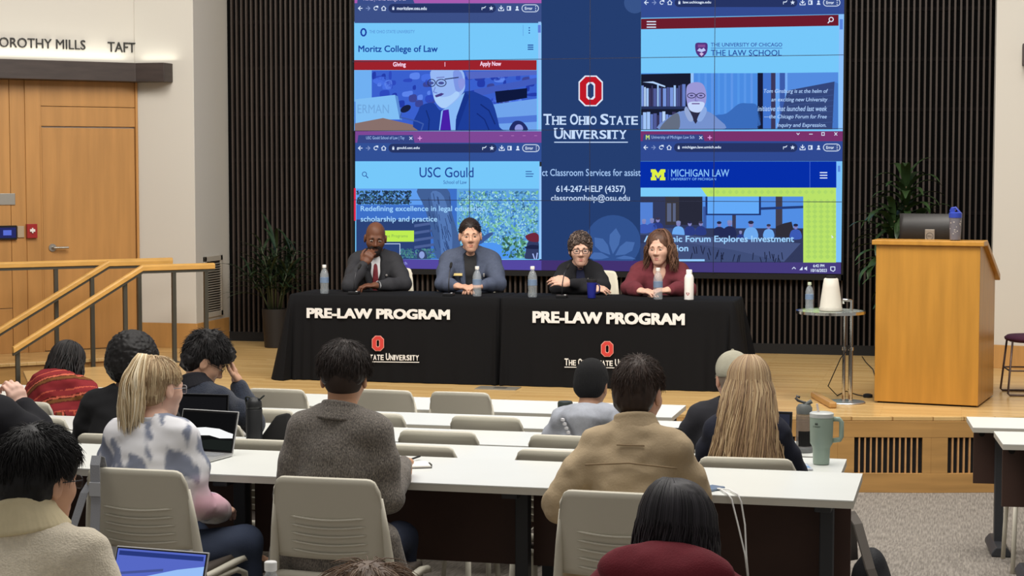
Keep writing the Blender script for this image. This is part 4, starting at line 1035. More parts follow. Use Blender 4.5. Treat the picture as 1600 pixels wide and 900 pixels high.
for (px, Y, lab) in pc:
    loc = (X_at(px + (22 if px in (588, 907) else 8), Y + .25, 1.3), Y + .02, STAGE)
    if cp0 is None: cp0 = chair('panel_chair', lab, loc, PI, 'cream chairs behind the panel tables', SHELLC, False)
    else: dup(cp0, loc, PI, lab)

# ------------------------------------------------------------------ lectern, its monitor and bottle
LR = math.atan2(13.62 - 13.74, .114 + .622)
lect = thing('lectern', 'tall maple veneer lectern at the right of the stage', 'lectern', (-.622, 13.742, STAGE), LR)
LW, LD, LHt = .745, .72, 1.155
b = MB(); prof = [(0, .012), (LD, .012), (LD, .90), (.15, LHt), (0, LHt)]
vs = [(0, y, z) for y, z in prof] + [(LW, y, z) for y, z in prof]
b.add(vs, [(0, 1, 2, 3, 4), (9, 8, 7, 6, 5)] + [(i, i + 5, (i + 1) % 5 + 5, (i + 1) % 5) for i in range(5)]); b.build('cabinet', WOODL, lect, bevel=.003)
b = MB(); b.span((.02, .02, 0), (LW - .02, LD - .02, .014)); b.build('plinth', BLACK, lect)
b = MB(); prof = [(-.022, LHt + .001), (.15, LHt + .001), (LD + .07, LHt - .285), (LD + .07, LHt - .235), (.155, LHt + .04), (-.022, LHt + .036)]
vs = [(-.028, y, z) for y, z in prof] + [(LW + .028, y, z) for y, z in prof]
b.add(vs, [tuple(range(6)), tuple(range(6, 12))[::-1]] + [(i, i + 6, (i + 1) % 6 + 6, (i + 1) % 6) for i in range(6)]); b.build('sloped_top', WOODL, lect, bevel=.005)
def on_lect(x, y, z): # lectern-local point in the room
    q = rz(LR) @ Vector((x, y, z)); return (q.x - .622, q.y + 13.742, q.z + STAGE)
mt = thing('monitor', 'black computer monitor seen from behind on the lectern', 'monitor', on_lect(.33, .36, 1.112), LR)
MBK = mat('monitor_black', (38, 36, 35), rough=.45)
b = MB(); b.grid(lambda u, v: ((u - .5) * .455, -.01 - .022 * (1 - (2 * u - 1) ** 2), .03 + v * .235), 14, 2); b.build('back_shell', MBK, mt, smooth=True, solid=.02)
b = MB(); b.span((-.222, .003, .035), (.222, .014, .26)); b.build('display', BLACK, mt, bevel=.004)
b = MB(); b.span((-.035, -.058, -.005), (.035, -.036, .15)); b.box((0, 0, -.012 + .012), (.22, .16, .012), rx(-.33)); st = b.build('stand', mat('stand_grey', (150, 140, 128), rough=.4, metal=.4), mt, bevel=.003)
b = MB(); b.add([((.027 if i < 24 else .023) * math.cos(i % 24 * PI / 12), -.0592, .10 + (.027 if i < 24 else .023) * math.sin(i % 24 * PI / 12)) for i in range(48)], [(i, (i + 1) % 24, (i + 1) % 24 + 24, i + 24) for i in range(24)])
q, f = glyphs('DELL', .01); b.add([(-.017 + .034 * p[0], -.0592, .094 + .012 * p[1]) for p in q], f); b.build('maker_mark', mat('mark_grey', (70, 66, 62), rough=.5), st)
sb = thing('shaker_bottle', 'clear printed shaker bottle with a blue lid on the lectern corner', 'bottle', on_lect(.555, .065, LHt + .04), LR)
b = MB(); b.lathe([(.034, 0), (.038, .004), (.045, .165)], 20); b.build('body', mat('smoky_plastic', (120, 116, 122), rough=.15, alpha=.8, spec=.7), sb, angle=40)
b = MB(); b.lathe([(.047, .162), (.047, .195), (.036, .203)], 20); b.box((-.02, 0, .215), (.035, .03, .03), ry(.4)); b.tube([(.03, 0, .2), (-.0, 0, .235), (-.03, 0, .228)], .008); b.build('lid', mat('lid_blue', (44, 64, 160), rough=.35), sb, angle=40)
b = MB(); rnd = random.Random(2)
for k in range(14):
    w = rnd.uniform(-2.5, -.5); z = rnd.uniform(.03, .14); r = .0462; l = rnd.uniform(.1, .3)
    r = .038 + (.007 * z / .165) + .0012; b.add([(r * math.cos(w), r * math.sin(w), z), (r * math.cos(w + l), r * math.sin(w + l), z), (r * math.cos(w + l), r * math.sin(w + l), z + .006), (r * math.cos(w), r * math.sin(w), z + .006)], [(0, 1, 2, 3)])
b.build('printed_lines', mat('print_pale', (190, 180, 170), rough=.6), sb)

# ------------------------------------------------------------------ chrome side table and what stands on it
tb = onz(1322, 629, STAGE); TZ = .665
st = thing('side_table', 'round glass topped chrome side table left of the lectern', 'table', (tb[0], tb[1], STAGE))
b = MB(); b.lathe([(.0, 0), (.135, 0), (.14, .004), (.135, .010), (0, .012)], 32); b.build('base', mat('satin_chrome', (200, 200, 198), rough=.35, metal=.9), st, angle=40)
for dx, r in ((-.018, .012), (.03, .016)):
    b = MB(); b.tube([(dx, -.01, .01), (dx, -.01, .40)], r); b.tube([(dx, -.01, .40), (dx, -.01, TZ + (.0 if dx < 0 else .09))], r * .72); b.lathe([(r + .006, .385), (r + .006, .41)], 14, (dx, -.01, 0)); b.build('post', CHROME, st, angle=40)
b = MB(); b.tube([(.03, -.01, TZ + .085), (-.028, -.012, TZ + .09), (-.028, -.012, TZ + .06)], .011, 8); b.build('grip', CHROME, st, smooth=True)
tc = np.array(ony(1298, 482, tb[1])); ox = tc[0] - tb[0]
b = MB(); b.lathe([(.0, TZ - .004), (.238, TZ - .004), (.238, TZ + .006), (0, TZ + .006)], 40, (ox, 0, 0)); b.build('glass_top', mat('table_glass', (196, 206, 204), rough=.05, alpha=.55, spec=.8), st, angle=40)
b = MB(); b.add([((.252 if i < 40 else .238) * math.cos(i % 40 * PI / 20) + ox, (.252 if i < 40 else .238) * math.sin(i % 40 * PI / 20), TZ + (.009)) for i in range(80)] + [((.252 if i < 40 else .238) * math.cos(i % 40 * PI / 20) + ox, (.252 if i < 40 else .238) * math.sin(i % 40 * PI / 20), TZ - .012) for i in range(80)],
      [(i, (i + 1) % 40, (i + 1) % 40 + 40, i + 40) for i in range(40)] + [(i, i + 80, (i + 1) % 40 + 80, (i + 1) % 40) for i in range(40)] + [(i + 80, i + 120, (i + 1) % 40 + 120, (i + 1) % 40 + 80) for i in range(40)]); b.build('rim', CHROME, st, smooth=False, angle=40)
sz = STAGE + TZ + .007
p = (X_at(1264.5, tb[1] + .05, sz), tb[1] + .05, sz); water_bottle('clear water bottle with a pale cap on the glass side table', tuple(p), .95, cap=mat('pale_green_cap', (196, 206, 180), rough=.4))
p = (X_at(1298, tb[1] + .0, sz), tb[1] + .0, sz); sp = thing('portable_speaker', 'white cone-shaped speaker with a dark top on the glass side table', 'speaker', tuple(p))
b = MB(); b.lathe([(.078, 0), (.084, .004), (.084, .022), (.08, .028)], 32); b.build('foot', mat('speaker_grey', (186, 182, 170), rough=.5), sp, angle=40)
b = MB(); b.lathe([(.08, .028), (.074, .08), (.062, .17), (.052, .232), (.046, .238)], 32); b.build('body', mat('speaker_white', (216, 211, 198), rough=.7, bump=.3, bscale=400), sp, angle=50)
b = MB(); b.lathe([(.036, .237), (.036, .252), (.030, .256)], 24); b.build('camera_ring', BLACK, sp, angle=40)
b = MB(); q0 = onz(1350, 575, STAGE); 
g = lambda x, y, z=STAGE + .006: tuple(onz(x, y, z))
b.tube([(tb[0] + .03, tb[1] - .028, STAGE + .42), (tb[0] - .04, tb[1] - .05, STAGE + .33), (tb[0] - .13, tb[1] - .02, STAGE + .12), g(1308, 618), g(1322, 611), g(1340, 617), g(1352, 619)], .004, 6)
tag(b.build('cable', BLACK, smooth=True), 'thin black cable drooping from the side table to the black puck', 'cable')
b = MB(); b.tube([g(1347, 557), g(1353, 566), g(1364, 577), g(1368, 590)], .004, 6); tag(b.build('cable', BLACK, smooth=True), 'thin black cable on the boards running behind the lectern', 'cable')
p = onz(1356, 621, STAGE); b = MB(); b.lathe([(.03, 0), (.036, .004), (.034, .022), (.02, .028)], 20, (p[0], p[1], STAGE)); tag(b.build('cable_puck', BLACK, angle=40), 'small black puck on the boards at the foot of the lectern', 'puck')
A = Vector(onz(1272, 617, STAGE + .02)); B = Vector(onz(1302, 634, STAGE + .02)); d = (B - A); 
b = MB(); b.box(tuple((A + B) / 2 + Vector((0, 0, .003))), (d.length, .055, .045), rz(math.atan2(d.y, d.x))); tag(b.build('wooden_block', WOODH, bevel=.012), 'short oak block lying on the stage beside the chrome table base', 'block')
# purple stool at the frame's edge
stx = X_at(1612, 14.55, STAGE); so = thing('stool', 'purple padded stool on thin wire legs at the right edge', 'stool', (stx, 14.55, STAGE), .15)
b = MB(); b.lathe([(.0, .400), (.17, .400), (.205, .415), (.21, .432), (.19, .448), (.0, .455)], 32); b.build('cushion', mat('aubergine_fabric', (74, 34, 58), rough=.9, bump=.2, bscale=300), so, smooth=True)
for s in (-1, 1):
    b = MB(); b.tube([(-.17, s * .12, .41), (-.205, s * .16, .02), (-.19, s * .165, .008), (.19, s * .165, .008), (.205, s * .16, .02), (.17, s * .12, .41)], .008, 8); b.build('leg_frame', mat('wire_bronze', (96, 80, 74), rough=.35, metal=.8), so, smooth=True)
b = MB(); b.tube([(-.19, -.145, .19), (-.19, .145, .19)], .006); b.tube([(-.19, -.145, .19), (.19, -.145, .19)], .006); b.tube([(.19, -.145, .19), (.19, .145, .19)], .006); b.tube([(-.19, .145, .19), (.19, .145, .19)], .006); b.build('foot_ring', mat('wire_bronze', (0, 0, 0)), so)
p = onz(778, 607, STAGE); b = MB(); b.box((p[0], p[1], STAGE + .003), (.33, .20, .006)); fb = tag(b.build('floor_box', mat('floor_box_grey', (158, 152, 140), rough=.4, metal=.5), bevel=.002), 'grey metal floor socket plate on the boards in front of the cloths', 'floor socket')
b = MB(); b.box((p[0] + .02, p[1], STAGE + .0068), (.10, .08, .002)); b.build('flap', mat('flap_grey', (110, 106, 100), rough=.4, metal=.5), fb)

# ------------------------------------------------------------------ plants
POT = mat('pot_brown', (30, 26, 24), rough=.5)
SOIL = mat('soil', (50, 40, 30), rough=1, bump=.5, bscale=80)
def leaf(mb, p, az, el, L, w, droop, twist=0.0, n=7, fold=.25):
    vs = []; pos = Vector(p); e = el; side = Vector((-math.sin(az), math.cos(az), 0))
    for i in range(n + 1):
        f = i / n; d = Vector((math.cos(az) * math.cos(e), math.sin(az) * math.cos(e), math.sin(e)))
        up = side.cross(d).normalized() * -1
        ww = w * max(.03, math.sin(PI * (.10 + .88 * f)) ** .8)
        vs += [pos - side * ww + up * ww * fold, pos, pos + side * ww + up * ww * fold]
        pos = pos + d * (L / n); e -= droop / n * (.5 + f)
    fs = []
    for i in range(n):
        a = i * 3; fs += [(a, a + 1, a + 4, a + 3), (a + 1, a + 2, a + 5, a + 4)]
    mb.add(vs, fs)
def planter(name, label, loc, r, h, leafm):
    t = thing(name, label, 'plant', loc)
    b = MB(); b.lathe([(r * .78, 0), (r * .82, .005), (r, h - .02), (r, h), (r * .9, h), (r * .88, h - .03), (0.001, h - .03)], 32); b.build('pot', POT, t, angle=40)
    b = MB(); b.lathe([(0.001, h - .028), (r * .87, h - .028), (0.001, h - .02)], 20); b.build('soil', SOIL, t)
    return t
rnd = random.Random(12)
LEAFD = mat('palm_leaf', (34, 50, 30), rough=.4, var=.3, scale=5); STEMG = mat('palm_stem', (58, 66, 42), rough=.6)
p = onz(436, 541, STAGE)
pl = planter('potted_palm', 'dark bushy palm in a brown pot behind the left panel table', (p[0], p[1] - .1, STAGE), .125, .37, None)
fb = MB(); sb_ = MB()
for k in range(12):
    a = k * 2.4; r = .035 + .035 * rnd.random(); H = rnd.uniform(.45, .98); lean = rnd.uniform(.05, .22)
    x0, y0 = r * math.cos(a), r * math.sin(a); x1, y1 = x0 + lean * math.cos(a), y0 + lean * math.sin(a) * .8
    sb_.tube([(x0, y0, .33), ((x0 + x1) / 2, (y0 + y1) / 2, .34 + H * .5), (x1, y1, .34 + H * .72)], [.009, .008, .005], 6)
    for j in range(17):
        f = rnd.uniform(.35, 1.0); q = (x0 + (x1 - x0) * f, y0 + (y1 - y0) * f, .34 + H * .74 * f)
        leaf(fb, q, rnd.uniform(0, 2 * PI), rnd.uniform(.15, 1.15), rnd.uniform(.20, .40), rnd.uniform(.010, .017), rnd.uniform(.5, 1.5))
fb.build('foliage', LEAFD, pl, smooth=True); sb_.build('stem', STEMG, pl, smooth=True)
LEAFB = mat('corn_plant_leaf', (46, 66, 36), rough=.35, var=.3, scale=4)
px_ = X_at(1416, 16.75, 2.0)
pr_ = planter('corn_plant', 'tall broad leaved plant with drooping leaves behind the lectern', (px_, 16.62, STAGE), .16, .42, None)
fb = MB(); sb_ = MB()
for (x, y, H) in ((0, 0, 1.55), (.10, .03, 1.2), (-.10, -.04, 1.25), (.02, -.09, 1.0)):
    sb_.tube([(x * .4, y * .4, .38), (x * .8, y * .8, .38 + (H - .38) * .5), (x, y, H)], [.022, .02, .016], 8)
    for j in range(34):
        f = j / 34; q = (x, y, H - .42 * f)
        az_ = j * 2.4 + rnd.uniform(-.3, .3)
        leaf(fb, q, az_, 1.25 - 1.0 * f + rnd.uniform(-.15, .15), rnd.uniform(.34, .54) * (1 - .25 * max(0, math.sin(az_))), rnd.uniform(.030, .046), rnd.uniform(1.3, 2.5), n=9)
fb.build('foliage', LEAFB, pr_, smooth=True); sb_.build('cane', mat('cane_brown', (92, 78, 54), rough=.7), pr_, smooth=True)

# ------------------------------------------------------------------ things on the rows of tables
ALU = mat('aluminium', (196, 196, 196), rough=.35, metal=.7)
DKL = mat('laptop_charcoal', (44, 45, 48), rough=.45, metal=.3)
DISP = mat('dark_display', (12, 12, 14), rough=.12)
KEYS = mat('key_black', (30, 30, 32), rough=.6)
def tz(r): return floor_z(ROWY[r - 1]) + .741
def laptop(label, loc, rot, w, d, hgt, tilt, shell, art=None, bright=False):
    """origin at the hinge, user at -y; tilt leans the screen back"""
    t = thing('laptop', label, 'laptop', loc, rot)
    b = MB(); b.span((-w / 2, -d, .001), (w / 2, 0, .013)); b.build('keyboard_base', shell, t, bevel=.004)
    b = MB()
    for r in range(5):
        for k in range(13): b.box((-w * .42 + w * .84 * (k + .5) / 13, -d * .18 - r * d * .085, .0138), (w * .055, d * .065, .002))
    b.build('keys', KEYS if not bright else mat('key_silver', (150, 152, 156), rough=.5), t); b = MB(); b.box((0, -d * .8, .0134), (w * .36, d * .3, .001)); b.build('trackpad', mat('trackpad_grey', (150, 150, 152), rough=.4), t)
    R = rx(-tilt); b = MB(); c = R @ Vector((0, 0, hgt / 2)); b.box((c.x, c.y, c.z + .008), (w, .007, hgt), R); ld = b.build('lid', shell, t, bevel=.003)
    b = MB(); c2 = R @ Vector((0, -.0040, hgt / 2)); b.box((c2.x, c2.y, c2.z + .008), (w - .008, .001, hgt - .008), R); b.build('display', DISP, ld)
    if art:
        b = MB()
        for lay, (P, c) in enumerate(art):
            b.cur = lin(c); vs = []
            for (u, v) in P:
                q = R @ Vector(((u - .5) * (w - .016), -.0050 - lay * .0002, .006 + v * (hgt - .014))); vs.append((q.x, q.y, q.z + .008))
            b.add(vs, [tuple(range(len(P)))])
        b.build('screen_shapes', EMIT, ld)
    return t
z5, z4, z3 = tz(5), tz(4), tz(3)
p = onz(320, 710, z5); laptop('open silver laptop with a white reflection-like band on its dark screen beside the tie-dye woman', tuple(p), -.16, .262, .185, .172, .30, ALU,  # white band: look of a reflection, put in as a glowing shape
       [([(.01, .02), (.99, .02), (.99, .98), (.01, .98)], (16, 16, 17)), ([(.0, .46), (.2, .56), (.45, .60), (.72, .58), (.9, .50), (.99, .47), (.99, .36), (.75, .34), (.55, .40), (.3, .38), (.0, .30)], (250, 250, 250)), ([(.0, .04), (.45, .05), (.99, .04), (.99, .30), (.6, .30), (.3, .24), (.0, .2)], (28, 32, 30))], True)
laptop('open charcoal laptop with a dark screen in front of the man in the black shirt', (X_at(309, 7.74, 1.1), 7.74, z4), .03, .285, .16, .205, .1, DKL, [([(.01, .02), (.99, .02), (.99, .97), (.01, .97)], (22, 22, 24))])
X = X_at(1222, 8.74, 1.1); laptop('open dark laptop in front of the man in the grey cap', (X - .06, 8.74, z3), -.03, .21, .15, .155, .25, DKL, [([(.02, .03), (.98, .03), (.98, .96), (.02, .96)], (44, 46, 58))])
X = X_at(1066, 7.74, 1.1); tb_ = thing('tablet', 'black tablet propped up on the fourth row beyond the tan jacket man', 'tablet', (X - .12, 7.74, z4), -.04)
b = MB(); b.box((0, -.012, .067), (.24, .008, .135), rx(-.3)); b.build('body', BLACK, tb_, bevel=.004); b = MB(); b.box((0, -.0165, .067), (.228, .001, .122), rx(-.3)); b.build('display', DISP, tb_); b = MB(); b.box((0, .05, .032), (.1, .004, .085), rx(.75)); b.build('kickstand', BLACK, tb_)
# flask with a carry loop
p = onz(397.5, 691, z4); fl = thing('flask', 'tall matte black flask with a carry loop on the fourth row', 'flask', tuple(p))
MBL = mat('flask_black', (30, 31, 33), rough=.4)
b = MB(); b.lathe([(.034, 0), (.037, .003), (.037, .148), (.034, .152)], 28); b.build('body', MBL, fl, angle=40)
b = MB(); b.lathe([(.036, .153), (.036, .166), (.033, .184), (.022, .198), (.010, .203)], 28); b.build('lid', MBL, fl, smooth=True)
b = MB(); b.tube([(-.034, 0, .165), (-.040, 0, .20), (-.034, 0, .205), (0.0, -.004, .196), (.03, 0, .196), (.048, 0, .212)], .004, 6, flat=2.2); b.build('carry_loop', mat('loop_dark', (24, 30, 26), rough=.7), fl, smooth=True)
p = onz(418, 689, z4); b = MB()
b.add([(-.05, .0, 0), (.10, .0, 0), (.10, .09, 0), (-.03, .09, 0), (.03, .02, .115), (.09, .03, .13), (.09, .07, .12), (.04, .06, .11)], [(0, 1, 5, 4), (1, 2, 6, 5), (2, 3, 7, 6), (3, 0, 4, 7), (4, 5, 6, 7), (3, 2, 1, 0)])
o = tag(b.build('folded_bag', BLACK, bevel=.012, smooth=True), 'black folded bag on the fourth row between the flask and the tweed blazer', 'bag'); o.location = tuple(p)
# mint tumbler with handle, straw
p = onz(1283, 725, z4); q = thing('tumbler', 'tall mint green tumbler with a handle and straw at the aisle end', 'tumbler', tuple(p)); s_ = 1.0
MINT = mat('mint_steel', (152, 170, 156), rough=.45)
b = MB(); b.lathe([(.030, 0), (.034, .003), (.036, .068), (.038, .074), (.0465, .088), (.049, .195), (.049, .198)], 32); b.build('body', MINT, q, angle=40)
b = MB(); b.lathe([(.050, .197), (.050, .213), (.044, .217)], 32); b.build('lid', mat('frosted_lid', (206, 210, 208), rough=.3, alpha=.85), q, angle=40)
b = MB(); b.tube([(-.012, 0, .21), (-.02, 0, .252)], .0048); b.build('straw', mat('straw_pale', (222, 208, 200), rough=.4), q)
b = MB(); b.tube([(.046, .0, .19), (.072, .0, .190), (.082, .0, .178), (.082, .0, .118), (.076, .0, .105), (.046, .0, .100)], .0085, 10, flat=1.2); b.build('handle', MINT, q, smooth=True)
b = MB(); w0 = -1.95; r = .0497
def cyl(x, z): rr = .0465 + (z - .088) / .107 * .0025 + .0006; return (rr * math.cos(w0 + x / .049), rr * math.sin(w0 + x / .049), z)
g_, f = glyphs('STANLEY', .01); b.add([cyl(-.017 + .034 * v[0], .158 + .006 * v[1]) for v in g_], f); b.add([cyl(-.006, .168), cyl(.006, .168), cyl(.007, .174), cyl(.003, .178), cyl(0, .174), cyl(-.003, .178), cyl(-.007, .174)], [tuple(range(7))]); b.build('maker_mark', mat('mark_dark', (70, 78, 72), rough=.5), q)
p = onz(1256, 706, z3); q = thing('sports_bottle', 'clear grey sports bottle with a flip lid behind the mint tumbler', 'bottle', tuple(p))
b = MB(); b.lathe([(.036, 0), (.040, .01), (.037, .03), (.037, .17), (.033, .18)], 24); b.build('body', mat('grey_tritan', (132, 124, 118), rough=.12, alpha=.62, spec=.7), q, angle=40)
b = MB(); b.lathe([(.041, 0), (.043, .004), (.041, .022), (.038, .026)], 24); b.build('foot', mat('bottle_grey', (120, 122, 122), rough=.4), q, angle=40)
b = MB(); b.lathe([(.036, .178), (.037, .205), (.028, .22)], 24); b.tube([(.0, 0, .215), (.02, 0, .228), (.034, 0, .236)], .010); b.build('lid', mat('lid_grey', (112, 116, 114), rough=.4), q, angle=40)
b = MB(); b.tube([(.02, 0, .225), (-.005, 0, .230), (-.03, 0, .238), (-.04, 0, .248), (-.036, 0, .258), (-.02, 0, .252)], .006); b.build('carry_loop', mat('lid_dark', (70, 70, 70), rough=.5), q, smooth=True)
b = MB(); b.add([(.0385 * math.cos(w), .0385 * math.sin(w), z) for z in (.03, .10) for w in np.linspace(-2.2, -.3, 9)], [(i, i + 1, i + 10, i + 9) for i in range(8)]); b.build('dark_print', BLACK, q)
# notebook, pen, phones
p = onz(648, 728, z5); nb = thing('notebook', 'open white notebook on the fifth row beside the tweed sleeve', 'notebook', (p[0], p[1], z5), .42)
b = MB(); b.span((-.055, -.06, 0), (.055, .06, .009)); b.build('pages', mat('paper', (232, 230, 222), rough=.8), nb, bevel=.002); b = MB(); b.span((-.058, -.063, -.0005), (.058, .063, .002)); b.tube([(.055, -.045, .006), (.062, -.02, .005), (.06, .03, .004)], .004, 6); b.build('cover', mat('cover_dark', (60, 58, 52), rough=.7), nb)
A = Vector(onz(629, 722, z5 + .012)); B = Vector(onz(656, 713, z5 + .012)); b = MB(); b.tube([A, A.lerp(B, .15), B], [.002, .004, .004], 8); tag(b.build('pen', BLACK, smooth=True), 'black pen lying on the open notebook', 'pen')
p = onz(1253, 731, z4); q = thing('phone', 'pale phone lying face up beside the long haired woman', 'phone', (p[0], p[1], z4), .25)
b = MB(); b.span((-.035, -.07, 0), (.035, .07, .008)); b.build('body', mat('phone_pale', (200, 204, 212), rough=.3), q, bevel=.004); b = MB(); b.cur = lin((150, 180, 214)); b.span((-.028, -.05, .0082), (.028, .0, .0084)); b.cur = lin((206, 214, 226)); b.span((-.028, .003, .0082), (.028, .055, .0084)); b.build('screen', EMIT, q)
p = onz(1110, 765, z5); q = thing('phone', 'small dark phone with white cables beside the dark haired person in maroon', 'phone', (p[0], p[1], z5), -.5)
b = MB(); b.span((-.03, -.05, 0), (.03, .05, .009)); b.build('body', mat('phone_blue', (116, 134, 160), rough=.2), q, bevel=.004)
b = MB(); g5 = lambda x, y, z=z5 + .006: tuple(onz(x, y, z))
YE = ROWY[4] - .01
b.tube([g5(1112, 763), g5(1125, 763.5), g5(1137, 772), tuple(ony(1143, 780, YE)), tuple(ony(1152, 815, YE - .01)), tuple(ony(1164, 866, YE - .02)), tuple(ony(1168, 900, YE - .03))], .0032, 6)
b.tube([g5(1112, 763), g5(1140, 765), g5(1153, 773), tuple(ony(1158, 784, YE)), tuple(ony(1164, 820, YE - .01)), tuple(ony(1166, 866, YE - .02)), tuple(ony(1169, 900, YE - .03))], .0032, 6)
tag(b.build('charging_cable', CAPW, smooth=True), 'looped white charging cable hanging over the table edge', 'cable')
X = X_at(883, 8.80, z3); q = thing('travel_mug', 'dark green travel mug in front of the person in the black beanie', 'mug', (X, 8.80, z3)); b = MB(); b.lathe([(.030, 0), (.032, .003), (.035, .14)], 24); b.build('body', mat('mug_green', (66, 76, 70), rough=.4), q, angle=40); b = MB(); b.lathe([(.037, .14), (.037, .165), (.033, .172)], 24); b.build('lid', mat('mug_lid', (46, 54, 50), rough=.4), q, angle=40)
# low table below the frame's edge, carrying the bottle whose cap shows
row_table('side_table', 'low white table below the bottom edge, carrying the nearest water bottle', (X_at(510, 4.05, 1.1), 4.05, floor_z(4.05)), 0, .80, .40, None, .565)
Yb_ = 4.08; zb_ = floor_z(4.05) + .566
water_bottle('nearest water bottle, its white cap just showing at the bottom edge', (X_at(423, Yb_, 1.3), Yb_, zb_), 1.0)
# ------------------------------------------------------------------ people: smooth blended bodies
def _cap(P, a, b, r1, r2):
    a = np.array(a, np.float32); ab = np.array(b, np.float32) - a; L2 = float(ab @ ab) + 1e-12
    dx, dy, dz = P[0] - a[0], P[1] - a[1], P[2] - a[2]
    t = np.clip((dx * ab[0] + dy * ab[1] + dz * ab[2]) / L2, 0, 1)
    return np.sqrt((dx - t * ab[0]) ** 2 + (dy - t * ab[1]) ** 2 + (dz - t * ab[2]) ** 2) - (r1 + (r2 - r1) * t)
def _ell(P, c, r, M=None):
    dx, dy, dz = P[0] - c[0], P[1] - c[1], P[2] - c[2]
    if M is not None:
        dx, dy, dz = (M[0][0] * dx + M[1][0] * dy + M[2][0] * dz, M[0][1] * dx + M[1][1] * dy + M[2][1] * dz, M[0][2] * dx + M[1][2] * dy + M[2][2] * dz)
    k0 = np.sqrt((dx / r[0]) ** 2 + (dy / r[1]) ** 2 + (dz / r[2]) ** 2)
    k1 = np.sqrt((dx / r[0] ** 2) ** 2 + (dy / r[1] ** 2) ** 2 + (dz / r[2] ** 2) ** 2) + 1e-9
    return k0 * (k0 - 1) / k1
def _bound(p):
    if p[0] in ('c', '-c'):
        a, b, m = np.array(p[1]), np.array(p[2]), max(p[3], p[4]); return np.minimum(a, b) - m, np.maximum(a, b) + m
    c = np.array(p[1]); r = np.array(p[2]); m = r.max() if len(p) > 4 and p[4] is not None else r
    return c - m, c + m
def sdf_mesh(prims, h, disp=None, pad=.03, clip=None):
    """prims: ('c', a, b, r1, r2, k) round cone, ('e', centre, radii, k[, M]) ellipsoid; a leading minus cuts. -> verts, quads"""
    lo = np.min([_bound(p)[0] for p in prims if p[0][0] != '-'], axis=0) - pad; hi = np.max([_bound(p)[1] for p in prims if p[0][0] != '-'], axis=0) + pad
    if clip is not None: lo = np.maximum(lo, clip[0]); hi = np.minimum(hi, clip[1])
    ax = [np.arange(lo[i], hi[i] + h, h, dtype=np.float32) for i in range(3)]
    D = np.full([len(a) for a in ax], .5, np.float32)
    for p in prims:
        k = p[5] if p[0][-1] == 'c' else p[3]
        bl, bh = _bound(p); m = k + .035; sl = []
        for i in range(3):
            i0 = max(0, int((bl[i] - m - lo[i]) / h)); i1 = min(len(ax[i]), int((bh[i] + m - lo[i]) / h) + 2); sl.append(slice(i0, max(i0, i1)))
        P = (ax[0][sl[0]][:, None, None], ax[1][sl[1]][None, :, None], ax[2][sl[2]][None, None, :])
        if 0 in [len(ax[i][sl[i]]) for i in range(3)]: continue
        d = _cap(P, *p[1:5]) if p[0][-1] == 'c' else _ell(P, p[1], p[2], p[4] if len(p) > 4 else None)
        A = D[tuple(sl)]
        if p[0][0] == '-':
            q = -d; hh = np.maximum(k - np.abs(A - q), 0) / k if k > 0 else 0; D[tuple(sl)] = np.maximum(A, q) + hh * hh * k / 4
        else:
            hh = np.maximum(k - np.abs(A - d), 0) / k if k > 0 else 0; D[tuple(sl)] = np.minimum(A, d) - hh * hh * k / 4
    if disp is not None:
        X, Y, Z = np.meshgrid(*ax, indexing='ij'); near = np.abs(D) < .04
        D[near] += disp(X[near], Y[near], Z[near])
    return surface_nets(ax, D)
def surface_nets(ax, D):
    S = D < 0; nx, ny, nz = D.shape
    cor = [(i, j, k) for i in (0, 1) for j in (0, 1) for k in (0, 1)]
    sl = lambda A, c: A[c[0]:nx - 1 + c[0], c[1]:ny - 1 + c[1], c[2]:nz - 1 + c[2]]
    cnt = sum(sl(S, c).astype(np.int8) for c in cor); act = (cnt > 0) & (cnt < 8)
    idx = np.argwhere(act)
    if len(idx) == 0: return np.zeros((0, 3)), []
    vals = {c: D[idx[:, 0] + c[0], idx[:, 1] + c[1], idx[:, 2] + c[2]] for c in cor}
    acc = np.zeros((len(idx), 3)); n = np.zeros(len(idx))
    for a in cor:
        for b in cor:
            if sum(abs(a[i] - b[i]) for i in range(3)) == 1 and a < b:
                va, vb = vals[a], vals[b]; m = (va < 0) != (vb < 0)
                t = np.where(m, va / np.where(m, va - vb, 1), 0)
                for i in range(3): acc[:, i] += np.where(m, a[i] + t * (b[i] - a[i]), 0)
                n += m
    pos = acc / n[:, None] + idx
    V = np.stack([ax[i][0] + pos[:, i] * (ax[i][1] - ax[i][0]) for i in range(3)], 1)
    num = -np.ones(act.shape, np.int64); num[act] = np.arange(len(idx))
    Fs = []
    for d in range(3):
        e = [0, 0, 0]; e[d] = 1; o = [i for i in range(3) if i != d]
        A = S[:nx - e[0], :ny - e[1], :nz - e[2]]; B = S[e[0]:, e[1]:, e[2]:]
        q = np.argwhere(A != B); q = q[(q[:, o[0]] > 0) & (q[:, o[1]] > 0) & (q[:, o[0]] < D.shape[o[0]] - 1) & (q[:, o[1]] < D.shape[o[1]] - 1)]
        ins = A[q[:, 0], q[:, 1], q[:, 2]]
        def c(da, db):
            r = q.copy(); r[:, o[0]] += da; r[:, o[1]] += db; return num[r[:, 0], r[:, 1], r[:, 2]]
        Q = np.stack([c(-1, -1), c(0, -1), c(0, 0), c(-1, 0)], 1)
        flip = ins if d != 1 else ~ins
        Q[~flip] = Q[~flip][:, ::-1]
        Fs.append(Q)
    Fq = np.concatenate(Fs); Fq = Fq[(Fq >= 0).all(1)]
    return V, Fq
